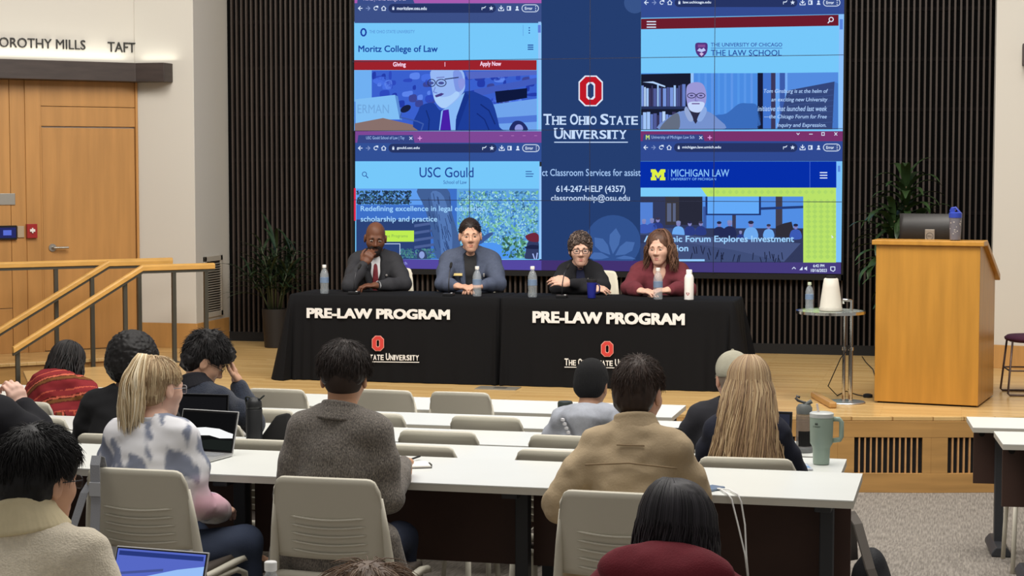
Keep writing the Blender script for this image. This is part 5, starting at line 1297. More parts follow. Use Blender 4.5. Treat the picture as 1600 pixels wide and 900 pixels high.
def relax(V, Fq, it=2, w=.5):
    for _ in range(it):
        A = np.zeros_like(V); n = np.zeros(len(V))
        for i in range(4):
            np.add.at(A, Fq[:, i], V[Fq[:, (i + 1) % 4]] + V[Fq[:, (i + 3) % 4]]); np.add.at(n, Fq[:, i], 2)
        V = V * (1 - w) + w * A / np.maximum(n, 1)[:, None]
    return V
def mesh_obj(name, blocks, m, parent, smooth=True):
    """blocks: list of (V, F[, colours per vertex])"""
    vs = []; fs = []; o = 0
    for b in blocks:
        vs.append(np.asarray(b[0])); fs.append(np.asarray(b[1]) + o); o += len(b[0])
    V = np.concatenate(vs); Fq = np.concatenate(fs)
    me = bpy.data.meshes.new(name); me.vertices.add(len(V)); me.vertices.foreach_set('co', V.astype(np.float32).ravel())
    me.loops.add(Fq.size); me.loops.foreach_set('vertex_index', Fq.astype(np.int32).ravel())
    me.polygons.add(len(Fq)); me.polygons.foreach_set('loop_start', np.arange(0, Fq.size, 4, dtype=np.int32))
    me.polygons.foreach_set('use_smooth', np.full(len(Fq), smooth))
    if len(blocks[0]) > 2:
        C_ = np.concatenate([b[2] for b in blocks]).astype(np.float32); ca = me.color_attributes.new('Col', 'FLOAT_COLOR', 'POINT')
        ca.data.foreach_set('color', np.concatenate([C_, np.ones((len(C_), 1), np.float32)], 1).ravel())
    me.materials.append(m); me.update(calc_edges=True); me.validate()
    ob = bpy.data.objects.new(name, me); COL.objects.link(ob); ob.parent = parent
    return ob
def tubes(paths, n=5):
    """many tapering strands as quads: paths = [(points, radii, colour)]"""
    vs = []; fs = []; cs = []; o = 0
    for pts, rs, c in paths:
        pts = np.asarray(pts, float); k = len(pts); T = np.gradient(pts, axis=0); T /= np.linalg.norm(T, axis=1)[:, None] + 1e-9
        ref = np.cross(T[0], T[-1]); q = np.linalg.norm(ref)
        if q < .12: ref = np.eye(3)[int(np.argmin(np.abs(T).max(0)))]
        a = np.cross(T, ref); a /= np.linalg.norm(a, axis=1)[:, None] + 1e-9; b = np.cross(T, a)
        w = 2 * PI * np.arange(n) / n; rs = np.asarray(rs)[:, None, None]
        ring = pts[:, None, :] + rs * (a[:, None, :] * np.cos(w)[None, :, None] + b[:, None, :] * np.sin(w)[None, :, None])
        vs.append(ring.reshape(-1, 3)); i = np.arange(k - 1)[:, None] * n; j = np.arange(n)[None, :]; j2 = (j + 1) % n
        fs.append(np.stack([i + j, i + j2, i + n + j2, i + n + j], -1).reshape(-1, 4) + o); cs.append(np.tile(c, (k * n, 1))); o += k * n
    return np.concatenate(vs), np.concatenate(fs), np.concatenate(cs)
def R3(yaw=0, pitch=0, roll=0):
    """yaw left, pitch down, roll to the right shoulder, in degrees"""
    return np.array(Matrix.Rotation(math.radians(yaw), 3, 'Z') @ Matrix.Rotation(-math.radians(pitch), 3, 'X') @ Matrix.Rotation(math.radians(roll), 3, 'Y'))
SKINS = {}
def skin_mat(c):
    k = 'skin_%d_%d_%d' % c
    if k not in SKINS:
        SKINS[k] = mat('skin_tone_%d' % len(SKINS), c, rough=.5, var=.05, scale=14, spec=.35)
    return SKINS[k]
def lighter(c, f): return tuple(min(255, v * f) for v in c)

HEAD = [('e', (0, -.012, .035), (.073, .094, .088), .0), ('e', (0, .030, -.045), (.059, .062, .074), .04), ('e', (0, .066, -.098), (.028, .022, .022), .03),
        ('e', (.040, .050, -.022), (.026, .028, .026), .03), ('e', (-.040, .050, -.022), (.026, .028, .026), .03),
        ('c', (-.034, .074, .019), (.034, .074, .019), .013, .013, .02),
        ('c', (0, .084, .012), (0, .106, -.028), .008, .0125, .014), ('e', (.012, .094, -.034), (.009, .010, .008), .01), ('e', (-.012, .094, -.034), (.009, .010, .008), .01),
        ('-e', (.032, .100, .001), (.019, .016, .013), .014), ('-e', (-.032, .100, .001), (.019, .016, .013), .014),
        ('c', (-.020, .081, -.0625), (.020, .081, -.0625), .0055, .0055, .012), ('c', (-.018, .081, -.073), (.018, .081, -.073), .0065, .0065, .012),
        ('e', (.079, -.012, -.008), (.011, .020, .033), .008), ('e', (-.079, -.012, -.008), (.011, .020, .033), .008),
        ('-e', (.092, -.006, -.006), (.007, .011, .019), .006), ('-e', (-.092, -.006, -.006), (.007, .011, .019), .006)]
HAND_F = [(-.030, .080, .064, .0075), (-.010, .088, .074, .0082), (.011, .087, .070, .0082), (.030, .080, .056, .0075)]
def hand_prims(curl, right, spread=.0, thumb_in=.3):
    """wrist at 0, fingers along +y, back of the hand +z, thumb on -x for the right hand"""
    sx = 1 if right else -1
    pr = [('c', (0, -.006, 0), (0, .012, 0), .025, .027, .0), ('e', (0, .048, 0), (.042, .052, .015), .02), ('c', (-.026, .06, .002), (.026, .06, .002), .013, .013, .012)]
    for i, (x, y, L, r) in enumerate(HAND_F):
        x *= -1
        p = np.array([x, y, .002]); a = 0.0; dirx = x * spread * 6
        for s_, (l, c) in enumerate(zip((.45, .32, .26), (curl * .8, curl * 1.1, curl * .7))):
            a += c * (1 + .08 * i * .5); q = p + L * l * 1.15 * np.array([dirx, math.cos(a), -math.sin(a)])
            pr.append(('c', tuple(p), tuple(q), r * (1.06 - .08 * s_), r * (.98 - .1 * s_), .004 if s_ else .010)); p = q
    p = np.array([.034, .016, -.004]); q = p + (.022, .030, -.010 - .01 * thumb_in); w = q + (.008 - .02 * thumb_in, .028, -.006 - .016 * thumb_in); e_ = w + (-.004 - .012 * thumb_in, .022, -.004 - .008 * thumb_in)
    pr += [('c', tuple(p), tuple(q), .014, .0115, .014), ('c', tuple(q), tuple(w), .0112, .0098, .006), ('c', tuple(w), tuple(e_), .0098, .0075, .005)]
    out = []
    for t in pr:   # the list above has the thumb on +x: mirror for the right hand seen from its back
        f = lambda v: (v[0] * (-1 if right else 1), v[1], v[2])
        out.append((t[0], f(t[1]), f(t[2]), *t[3:]) if t[0] == 'c' else (t[0], f(t[1]), *t[2:]))
    return out
def frame(d, n):
    """matrix whose y is d and whose z is near n"""
    y = np.array(d, float); y /= np.linalg.norm(y); z = np.array(n, float); z -= y * (z @ y); z /= np.linalg.norm(z); x = np.cross(y, z)
    return np.stack([x, y, z], 1)
class Person:
    def __init__(s, label, loc, yaw, skin, scale=1.0, lean=8, side=0, twist=0, head=(0, 0, 0), hoff=(0, 0, 0), arms=None, sh=1.0, group=None, legs=True, hip_y=0.0, hands=True, head_scale=1.0, seat=.46, legx=0.0):
        s.root = thing('person', label, 'person', loc, yaw, group, scale); s.skin = skin_mat(skin); s.skin_c = skin
        s.lean, s.side = math.radians(lean), math.radians(side); s.hip_y = hip_y; s.hs = head_scale
        s.dz = seat - .46
        cl, sl = math.cos(s.lean), math.sin(s.lean); ct, st = math.cos(math.radians(twist)), math.sin(math.radians(twist))
        def J(p):
            x, y, z = p; z -= .53
            f = min(1, max(0, z / .25)); x, y = x * (1 + f * (ct - 1)) - y * st * f, x * st * f + y * (1 + f * (ct - 1))
            y, z = y * cl + z * sl, z * cl - y * sl
            x += z * math.sin(s.side)
            return np.array([x, y + hip_y, z + .53 + s.dz])
        s.J = J
        s.nb = J((0, -.005, 1.055)); s.hc = J((0, .035, 1.205)) + np.array(hoff); s.Rh = R3(*head)
        s.shR, s.shL = J((.150 * sh, 0, 1.005)), J((-.150 * sh, 0, 1.005)); s.shw = sh
        arms = arms or {}
        zt = .78 + s.dz
        dR = dict(el=(.235, .14 + hip_y, .79 + s.dz), wr=(.13, .36 + hip_y, .80 + s.dz), d=(-.6, .8, 0), n=(0, 0, 1), curl=.35); dL = dict(el=(-.235, .14 + hip_y, .79 + s.dz), wr=(-.13, .36 + hip_y, .80 + s.dz), d=(.6, .8, 0), n=(0, 0, 1), curl=.35)
        dR.update(arms.get('R', {})); dL.update(arms.get('L', {})); s.R_, s.L_ = dR, dL
        for A in (dR, dL):
            A['el'] = np.array(A['el'], float); A['wr'] = np.array(A['wr'], float)
            if .77 <= A['wr'][2] <= .815 and scale < 1: A['wr'][2] = .775 / scale
        s.legs = [((sx * .10, hip_y, .54 + s.dz), (sx * .125 + legx, .40 + hip_y - abs(legx) * .3, .53 + s.dz), (sx * .13 + legx * 1.05, .40 + hip_y - abs(legx) * .3, .10), (sx * .135 + legx * 1.2, .53 + hip_y - abs(legx) * .3, .045)) for sx in (-1, 1)]
        s.body(hands)
    def torso(s, g=0.0, low=True):
        J = s.J; c = lambda p: tuple(J(p))
        w = s.shw
        M = np.array(Matrix.Rotation(-s.lean, 3, 'X'))
        pr = [('e', c((0, .005, .88)), (.143 * (.4 + .6 * w) + g, .105 + g, .20 + g), .0, M), ('e', c((0, .01, .70)), (.136 + g, .104 + g, .17 + g), .08, M)]
        if low: pr.append(('e', tuple(np.array([0, s.hip_y, .56 + s.dz])), (.158 + g, .125 + g, .115 + g), .08))
        pr += [('c', tuple(s.shL * .92 + s.shR * .08), tuple(s.shR * .92 + s.shL * .08), .046 + g, .046 + g, .05), ('c', tuple(s.nb + (0, 0, .01)), tuple(s.shR * .75 + s.nb * .25), .046 + g * .6, .042 + g, .05), ('c', tuple(s.nb + (0, 0, .01)), tuple(s.shL * .75 + s.nb * .25), .046 + g * .6, .042 + g, .05)]
        return pr
    def arm(s, A, sh, g=0.0, cuff=0.0, k=.035):
        el, wr = A['el'], A['wr']; e2 = el + (wr - el) * (1 - cuff)
        return [('c', tuple(sh), tuple(sh * .5 + el * .5), .047 + g, .043 + g, k), ('c', tuple(sh * .5 + el * .5), tuple(el), .043 + g, .038 + g, k), ('c', tuple(el), tuple(el * .4 + e2 * .6), .038 + g, .034 + g, .02), ('c', tuple(el * .4 + e2 * .6), tuple(e2), .034 + g, .026 + g * .8, .02)]
    def legp(s, g=0.0, boot=0.0):
        pr = []
        for h, k, a, t in s.legs: pr += [('c', h, k, .080 + g, .057 + g, .05), ('c', k, (a[0], a[1], a[2] + boot), .056 + g, .038 + g, .03)]
        return pr
    def body(s, hands):
        pr = s.torso(-.018) + s.arm(s.R_, s.shR, -.014) + s.arm(s.L_, s.shL, -.014) + s.legp(-.010)
        for A in (s.R_, s.L_): pr.append(('c', tuple(A['el'] * .22 + A['wr'] * .78), tuple(A['wr']), .023, .024, .012))
        pr += [('c', tuple(s.nb - (0, 0, .03)), tuple(s.hc + s.Rh @ np.array([0, -.02, -.05])), .056, .052, .05)]
        for h, k, a, t in s.legs: pr.append(('c', a, t, .036, .030, .02))
        bl = [sdf_mesh(pr, .016)]
        H = [p if p[0][-1] != 'c' else p for p in HEAD]
        nbl = np.linalg.inv(s.Rh) @ (s.nb - s.hc) / s.hs
        H = H[:2] + [('c', (0, -.028, -.045), tuple(nbl * .8 + np.array([0, 0, 0])), .050, .054, .035)] + H[2:]
        V, Fq = sdf_mesh(H, .0045, pad=.015); V = V * s.hs @ s.Rh.T + s.hc; bl.append((V, Fq))
        if hands:
            for A, right in ((s.R_, True), (s.L_, False)):
                if A.get('nohand'): continue
                V, Fq = sdf_mesh(hand_prims(A['curl'], right, A.get('spread', 0), A.get('thumb', .3)), .0042, pad=.012)
                Fm = frame(A['d'], A['n']); bl.append((V * 1.02 @ Fm.T + A['wr'], Fq))
        s.bodyo = mesh_obj('body', bl, s.skin, s.root)
    # ---- head fittings, given in the head's own frame
    def hv(s, V): return np.asarray(V) * s.hs @ s.Rh.T + s.hc
    def on_head(s, name, prims, h, m, disp=None, it=1, col=None):
        V, Fq = sdf_mesh(prims, h, disp, pad=.02)
        V = relax(V, Fq, it) if it else V
        b = (s.hv(V), Fq)
        return mesh_obj(name, [b if col is None else (*b, np.tile(lin(col), (len(V), 1)))], m, s.root)
    def face(s, iris=(60, 40, 30), brow=(40, 30, 26), lip=None, open_=.8):
        E_ = mat('eye_white', (190, 182, 174), rough=.3)
        for sx in (1, -1):
            b = MB(); V, Fq = sdf_mesh([('e', (sx * .0315, .081, .0015), (.0125, .0095, .0056 * open_), 0)], .0018, pad=.004); ey = mesh_obj('eye', [(s.hv(V), Fq)], E_, s.root)
            V, Fq = sdf_mesh([('e', (sx * .0315, .0885, .0014), (.0060, .0035, .0056 * open_), 0)], .0012, pad=.003); mesh_obj('iris', [(s.hv(V), Fq)], mat('iris_%d_%d_%d' % iris, iris, rough=.2), ey)
        P = []
        for sx in (1, -1):
            pts = [(sx * x, y, z) for x, y, z in ((.012, .0895, .0190), (.024, .0890, .0235), (.036, .0830, .0235), (.046, .0730, .0185))]
            P.append((pts, [.0022, .0036, .0032, .0012], lin(brow)))
        V, Fq, C_ = tubes(P, 6); mesh_obj('eyebrow', [(s.hv(V), Fq)], mat('brow_%d_%d_%d' % brow, brow, rough=.8), s.root)
        lp = lip or tuple(int(v * f) for v, f in zip(s.skin_c, (.86, .66, .64)))
        P = [([(-.026, .0820, -.0665), (-.013, .0900, -.0640), (0, .0920, -.0650), (.013, .0900, -.0640), (.026, .0820, -.0665)], [.0012, .0034, .0038, .0034, .0012], (0, 0, 0)), ([(-.024, .0820, -.0695), (-.011, .0900, -.0738), (0, .0920, -.0748), (.011, .0900, -.0738), (.024, .0820, -.0695)], [.001, .0038, .0044, .0038, .001], (0, 0, 0))]
        V, Fq, C_ = tubes(P, 6); mesh_obj('lips', [(s.hv(V), Fq)], mat('lip_%d_%d_%d' % lp, lp, rough=.45), s.root)
    def glasses(s, col=(24, 22, 22), round_=False, thick=.0016, lens=True):
        P = []; m = mat('spectacle_%d_%d_%d' % col, col, rough=.35)
        for sx in (1, -1):
            T = np.linspace(0, 2 * PI, 21); e = 1.0 if round_ else .62
            sg = lambda v: np.sign(v) * np.abs(v) ** e
            pts = np.stack([sx * .033 + .0235 * sg(np.cos(T)), .104 - .009 * np.abs(sg(np.cos(T)) * sx + .0) * (np.cos(T) * sx > 0), -.001 + .0175 * sg(np.sin(T))], 1)
            P.append((pts, [thick] * 21, (0, 0, 0)))
            P.append(([(sx * .056, .096, .006), (sx * .074, .050, .006), (sx * .080, .0, .004), (sx * .078, -.02, -.01)], [thick] * 4, (0, 0, 0)))
        P.append(([(-.010, .104, .004), (0, .107, .006), (.010, .104, .004)], [thick] * 3, (0, 0, 0)))
        V, Fq, C_ = tubes(P, 6); g = mesh_obj('glasses', [(s.hv(V), Fq)], m, s.root)
        if lens:
            b = MB()
            for sx in (1, -1):
                L = [(sx * .033 + .0225 * np.sign(math.cos(t)) * abs(math.cos(t)) ** .7, .1035, -.001 + .0165 * np.sign(math.sin(t)) * abs(math.sin(t)) ** .7) for t in np.linspace(0, 2 * PI, 16, endpoint=False)]
                b.add(s.hv(L), [tuple(range(16))])
            b.build('lens', mat('lens_clear', (225, 232, 236), rough=.05, alpha=.05, spec=.5), g)
        return g
    # ---- clothes
    def garment(s, name, m, g=.018, sleeve=True, cuff=.06, hem=True, extra=(), h=.011, fold=.007, cut=(), low=True, gs=None, seed=0.0, k=.035, it=1):
        pr = s.torso(g, low)
        if hem: pr += [('e', (0, s.hip_y - .005, .55 + s.dz), (.166 + g, .135 + g, .10 + g), .06)]
        if sleeve:
            a = g if gs is None else gs
            pr += s.arm(s.R_, s.shR, a, cuff, k) + s.arm(s.L_, s.shL, a, cuff, k)
        pr += list(extra)
        pr += [('-c', tuple(s.nb + (0, .0, .03)), tuple(s.hc + s.Rh @ np.array([0, -.02, -.05])), .058, .060, .012)] + list(cut)
        def disp(X, Y, Z):
            d = fold * 1.6 * vnoise(X * 9 + 3 + seed, Y * 9 + 5, Z * 16 + seed) + fold * .9 * vnoise(X * 22 + 1, Y * 22 + 7 + seed, Z * 34)
            return d
        V, Fq = sdf_mesh(pr, h, disp)
        return mesh_obj(name, [(relax(V, Fq, it), Fq)], m, s.root)
    def trousers(s, m, g=.012):
        pr = s.legp(g, .02) + [('e', (0, s.hip_y, .555 + s.dz), (.172, .132, .11), .06)]
        V, Fq = sdf_mesh(pr, .014, lambda X, Y, Z: .008 * vnoise(X * 12, Y * 16, Z * 16)); o = mesh_obj('trousers', [(relax(V, Fq, 1), Fq)], m, s.root)
        for h, k, a, t in s.legs:
            V, Fq = sdf_mesh([('c', (a[0], a[1] - .02, .045), (t[0], t[1] + .04, .040), .043, .040, .02), ('c', (a[0], a[1], .05), (a[0], a[1], .12), .042, .04, .03), ('-e', (a[0], a[1] + .05, -.2), (.5, .6, .2), .0)], .010); mesh_obj('shoe', [(V, Fq)], mat('shoe_dark', (40, 38, 38), rough=.6), s.root)
        return o
    def collar(s, name, m, r=.066, hgt=.035, thick=.011, drop=.012, open_=0.0, tilt=.35, lift=.012):
        """standing or folded collar ring round the neck"""
        up = s.hc + s.Rh @ np.array([0, -.03, -.06]) - s.nb; up /= np.linalg.norm(up); F0 = frame((0, 1, 0), up); pr = []; t = thick * .62; prev = None; n = 22
        for i in range(n + 1):
            w = PI / 2 + open_ + (2 * PI - 2 * open_) * i / n; back = (1 - math.sin(w)) / 2
            def at(e, z): return tuple(s.nb + up * lift + F0 @ np.array([(r + e) * math.cos(w), (r + e) * math.sin(w) - .004, z * (.7 + .5 * back) - tilt * .05 * (1 - back)]))
            lo_, hi_ = at(.010, -.03), at(.0, hgt); cur = [lo_, hi_] + ([at(drop + .012, -.012)] if drop > .007 else [])
            if prev:
                pr.append(('c', prev[1], cur[1], t, t, .006)); pr.append(('c', lo_, hi_, t, t, .008)); pr.append(('c', tuple((np.array(lo_) + prev[0]) / 2), tuple((np.array(hi_) + prev[1]) / 2), t, t, .008))
                if drop > .007: pr.append(('c', hi_, cur[2], t, t, .004)); pr.append(('c', tuple((np.array(hi_) + prev[1]) / 2), tuple((np.array(cur[2]) + prev[2]) / 2), t, t, .004))
            prev = [np.array(q) for q in cur]
            prev[1] = tuple(prev[1])
        V, Fq = sdf_mesh(pr, .0045 if s.root.scale[0] < 1.05 else .004, pad=.012)
        return mesh_obj(name, [(relax(V, Fq, 1), Fq)], m, s.root)
def hair_disp(amp, f, fz, seed=0.0):
    return lambda X, Y, Z: amp * vnoise(X * f + seed, Y * f + 3 + seed, Z * fz + seed) + amp * .5 * vnoise(X * f * 2.7, Y * f * 2.7 + 9, Z * fz * 2.2 + seed)
def short_tufts(n, seed, cols, L=(.02, .045), rad=.0022, crown=(0, -.045, .115), lo=-.06, ell=(.083, .104, .098), cen=(0, -.014, .032), front=.03, lift=.006, spike=.25):
    """short strands lying on the scalp, combed away from the crown"""
    r = random.Random(seed); out = []; cr = np.array(crown)
    while len(out) < n:
        v = np.array([r.gauss(0, 1) for _ in range(3)]); v /= np.linalg.norm(v); p = np.array(cen) + v * np.array(ell)
        if abs(p[0]) > .052 and p[2] < .035 and p[1] > -.055: continue
        if p[2] < lo or (p[1] > front and p[2] < .075) or p[2] < lo + .5 * max(0, p[1] + .03): continue
        nn = v / np.array(ell); nn /= np.linalg.norm(nn); t = p - cr; t -= nn * (t @ nn); t /= np.linalg.norm(t) + 1e-6; t += np.array([r.uniform(-.5, .5) for _ in range(3)]) * .6
        t += nn * spike * r.random(); t /= np.linalg.norm(t); l = r.uniform(*L); pts = [p - nn * .004]
        for k in range(1, 4): pts.append(p + t * l * k / 3 + nn * (lift * (1 - (k / 3 - .5) ** 2 * 2) + (spike * .02 if k == 3 else 0)) - nn * (l * k / 3) ** 2 * 4.5)
        out.append((pts, [rad * .8, rad, rad * .8, rad * .15], lin(r.choice(cols))))
    return out
HAIRM = attr_mat('hair_strands', rough=.5, spec=.28)
CAP_S = [('e', (0, -.016, .038), (.081, .102, .094), .0), ('e', (0, -.05, -.01), (.074, .062, .075), .03)]
FACE_CUT = [('-e', (0, .110, -.035), (.085, .062, .105), .012), ('-e', (0, .03, -.14), (.12, .075, .07), .012)]
EARCUT = [('-e', (.082, .012, -.018), (.02, .034, .05), .01), ('-e', (-.082, .012, -.018), (.02, .034, .05), .01)]
def hair(s, cap, cols, strands=None, amp=.006, f=60, fz=40, h=.0055, seed=0.0, shell=None):
    """hair as one mesh: a shaped cap plus strands"""
    V, Fq = sdf_mesh(cap, h, hair_disp(amp, f, fz, seed), pad=.02)
    rr = np.random.RandomState(int(seed * 10) + 1); n = vnoise(V[:, 0] * 90, V[:, 1] * 90, V[:, 2] * 18 + seed)
    c0, c1 = np.array(lin(cols[0])), np.array(lin(cols[-1])); t = np.clip(.5 + n[:, None] * 1.3, 0, 1); C_ = c0 * (1 - t) + c1 * t
    bl = [(s.hv(V), Fq, C_)]
    if strands:
        v2, f2, c2 = tubes(strands, 5); bl.append((s.hv(v2), f2, c2))
    return mesh_obj('hair', bl, HAIRM, s.root)
# ------------------------------------------------------------------ hair helpers
def long_strands(n, seed, cols, zend, amax, back=0.0, sidein=.0, rad=.0042, wave=.006, part=0.0, ell=(.086, .108, .100), cen=(0, -.014, .034), frontx=None, jit=.010, endj=.05):
    """hair from a parting over the skull and hanging down; angle measured from the back of the head"""
    r = random.Random(seed); out = []
    for i in range(n):
        a = r.uniform(-amax, amax); sx, cy_ = math.sin(a), -math.cos(a); ph = r.uniform(0, 6.3); e = r.uniform(0, jit); pts = []
        p0 = np.array([part + (.006 if sx > 0 else -.006), .03 * (abs(a) / max(amax, .1)) - .03 * r.random(), .134])
        for k in range(6):
            w = (k + 1) / 6 * PI / 2; pts.append(np.array([cen[0] + part * (1 - math.sin(w)) + (ell[0] + e) * sx * math.sin(w), cen[1] + (ell[1] + e) * cy_ * math.sin(w), cen[2] + (ell[2] + e) * math.cos(w)]))
        pts = [p0] + pts; L = zend + r.uniform(-endj, endj) * .7; b0 = pts[-1]; m = 9; wob = r.uniform(-1, 1)
        for k in range(1, m + 1):
            t = k / m; z = b0[2] + (L - b0[2]) * t
            pts.append(np.array([b0[0] * (1 - sidein * t) + wave * math.sin(t * 7 + ph) + wob * .012 * t, b0[1] - back * (t ** .8) + wave * .6 * math.cos(t * 6 + ph), z]))
        k = len(pts); rs = [rad * .5] + [rad] * (k - 4) + [rad * .8, rad * .5, rad * .12]
        out.append((pts, rs, lin(r.choice(cols))))
    return out
def tuft_color(c, d): return [c, tuple(min(255, int(v * (1 + d))) for v in c), tuple(int(v * (1 - d)) for v in c)]
NAVYJ = mat('denim_navy', (52, 62, 84), rough=.85, bump=.2, bscale=250)
DKJ = mat('denim_dark', (30, 38, 58), rough=.85, bump=.2, bscale=250)
TRS = mat('trousers_dark', (32, 32, 36), rough=.85)
def seat_of(lab): return CHAIR_AT[lab]

# ------------------------------------------------------------------ the four panelists
SC = 1.10; TL_ = (TOPZ - STAGE) / SC
def pan(px, Y=15.08): return (X_at(px, Y - .2, 1.6), Y, STAGE)
aim = lambda px: PI + math.radians(13.7 - (px - 800) / F * 57.3)
# suited man resting his chin on his hand
P1 = Person('seated man in a dark suit and red tie resting his chin on his hand', pan(577), aim(577) - .05, (104, 66, 48), SC, lean=13, head=(4, 13, -3), seat=.30, sh=.98,
            arms={'R': dict(el=(.19, .42, TL_ + .045), wr=(.075, .325, TL_ + .205), d=(-.45, -.12, .85), n=(.25, .95, .2), curl=.95, thumb=.1), 'L': dict(el=(-.225, .30, TL_ + .045), wr=(-.02, .46, TL_ + .045), d=(.95, .2, 0), n=(0, .1, 1), curl=.5)})
P1.face(iris=(30, 20, 16), brow=(24, 18, 16), lip=(96, 58, 50), open_=.7)
SUIT = mat('charcoal_suit', (44, 44, 48), rough=.85, var=.08, scale=60, bump=.1, bscale=400); SHW = mat('white_shirt', (226, 226, 228), rough=.8)
J = P1.J
P1.garment('shirt', SHW, .004, sleeve=False, hem=False, fold=.002); P1.collar('shirt_collar', SHW, r=.058, hgt=.030, thick=.006, open_=.35)
VC = lambda J, w=.055, zb=.74: [('-c', tuple(J((0, .106, 1.06))), tuple(J((0, .142, .93))), w, w * .74, .004), ('-c', tuple(J((0, .142, .93))), tuple(J((0, .124, zb))), w * .74, .010, .004)]
P1.garment('jacket', SUIT, .024, cut=VC(J), seed=1.0, cuff=.10, h=.010, gs=.016)
def lapels(p, m, zb=.76):
    b = MB()
    for sx in (1, -1):
        pts = [p.J((sx * .056, .015, 1.078)), p.J((sx * .068, .078, 1.02)), p.J((sx * .064, .126, .93)), p.J((sx * .046, .138, .84)), p.J((sx * .018, .134, zb))]; b.tube(pts, [.010, .016, .022, .016, .006], 8, flat=.34)
    b.build('lapel', m, p.root, smooth=True)
lapels(P1, SUIT)
b = MB(); b.tube([J((0, .072, 1.035)), J((0, .092, 1.0)), J((0, .117, .93)), J((0, .122, .84)), J((0, .120, .70))], [.013, .016, .020, .026, .028], 10, flat=.3); b.build('tie', mat('tie_red', (122, 38, 48), rough=.7, var=.2, scale=40), P1.root, smooth=True)
for A in (P1.R_, P1.L_):
    d = A['wr'] - A['el']; d /= np.linalg.norm(d); b = MB(); b.tube([A['wr'] - d * .055, A['wr'] - d * .012], [.035, .036], 16); b.build('shirt_cuff', SHW, P1.root, smooth=True)
b = MB(); b.lathe([(.0, 0), (.008, 0), (.008, .004), (0, .005)], 12); o = b.build('lapel_pin', mat('pin_silver', (196, 190, 186), rough=.3, metal=.8), P1.root); o.location = tuple(J((-.085, .134, .94))); o.rotation_euler = (-PI / 2, 0, 0)
V, Fq = sdf_mesh([('e', (0, .036, -.052), (.0585, .0625, .074), 0), ('e', (0, .068, -.098), (.0275, .0235, .0235), .03), ('-e', (0, .05, .03), (.12, .12, .066), .008), ('-e', (0, .10, -.066), (.024, .03, .011), .004)], .004, lambda X, Y, Z: .0016 * vnoise(X * 220, Y * 220, Z * 220), pad=.01); mesh_obj('beard', [(P1.hv(V), Fq)], mat('beard_dark', (34, 26, 24), rough=.9), P1.root)
P1.trousers(SUIT)
# man in the blue-grey blazer
P2 = Person('seated man in a blue-grey blazer and black shirt with folded hands', pan(725), aim(725), (212, 164, 138), SC * 1.02, lean=10, head=(2, 2, 2), seat=.295, sh=1.12,
            arms={'R': dict(el=(.205, .30, TL_ + .045), wr=(.105, .475, TL_ + .04), d=(-.85, .5, -.05), n=(0, .15, 1), curl=.5), 'L': dict(el=(-.205, .30, TL_ + .045), wr=(-.075, .475, TL_ + .04), d=(.85, .5, -.05), n=(0, .15, 1), curl=.5)})
P2.face(iris=(50, 34, 24), brow=(40, 28, 24)); J = P2.J
BSH = mat('black_shirt', (36, 35, 36), rough=.8, bump=.1, bscale=200); BLZ = mat('slate_blazer', (74, 82, 102), rough=.85, var=.1, scale=70, bump=.15, bscale=400)
P2.garment('shirt', BSH, .006, sleeve=False, hem=False, fold=.005); P2.collar('shirt_collar', BSH, r=.060, hgt=.026, thick=.007, open_=.55)
P2.garment('blazer', BLZ, .025, cut=[('-c', tuple(J((0, .106, 1.06))), tuple(J((0, .150, .93))), .058, .052, .004), ('-c', tuple(J((0, .150, .93))), tuple(J((0, .150, .66))), .052, .044, .004)], seed=2.0, cuff=.10, h=.010, gs=.018); lapels(P2, BLZ, .70)
b = MB(); b.box((0, 0, 0), (.078, .006, .020)); o = b.build('name_badge', mat('badge_gold', (214, 190, 120), rough=.35), P2.root, bevel=.002); o.location = tuple(J((.098, .140, .935))); o.rotation_euler = (.2, 0, 0)
b = MB(); b.box((0, 0, 0), (.012, .005, .026)); o = b.build('lapel_pin', mat('pin_silver', (0, 0, 0)), P2.root, bevel=.002); o.location = tuple(J((-.10, .140, .93)))
HC = [(46, 34, 30), (60, 46, 40), (36, 27, 25)]
hair(P2, [('e', (0, -.020, .042), (.0795, .099, .094), 0), ('e', (0, -.045, -.0), (.076, .062, .07), .03)] + [('-e', (0, .108, -.030), (.080, .052, .098), .01), ('-e', (0, .03, -.14), (.12, .08, .075), .01)] + EARCUT, HC, short_tufts(700, 5, HC, (.03, .05), .0011, crown=(0, .09, .09), front=.07, lift=.002, spike=.0), amp=.003, seed=1)
P2.trousers(TRS)
# woman in black with glasses
P3 = Person('seated woman in black with dark glasses and short curly hair, arms crossed', pan(899), aim(899), (214, 170, 148), SC * .98, lean=19, head=(3, 4, 0), seat=.275, sh=.78,
            arms={'R': dict(el=(.175, .27, TL_ + .055), wr=(-.06, .43, TL_ + .055), d=(-.95, .15, .05), n=(.1, .5, .9), curl=.35), 'L': dict(el=(-.175, .27, TL_ + .06), wr=(.085, .455, TL_ + .10), d=(.92, .25, .2), n=(.1, .8, .6), curl=.45, spread=.04)})
P3.face(iris=(60, 60, 60), brow=(90, 74, 66), lip=(186, 110, 104)); P3.glasses((20, 18, 20), thick=.0022); J = P3.J
BKN = mat('black_knit', (28, 28, 32), rough=.95, bump=.3, bscale=260)
P3.garment('top', mat('navy_top', (26, 30, 58), rough=.9), .006, sleeve=False, hem=False, fold=.003); P3.collar('turtleneck', mat('navy_top', (0, 0, 0)), r=.056, hgt=.03, thick=.007)
P3.garment('cardigan', BKN, .020, cut=VC(J, .046, .74), seed=3.0, cuff=.03, h=.010, gs=.014)
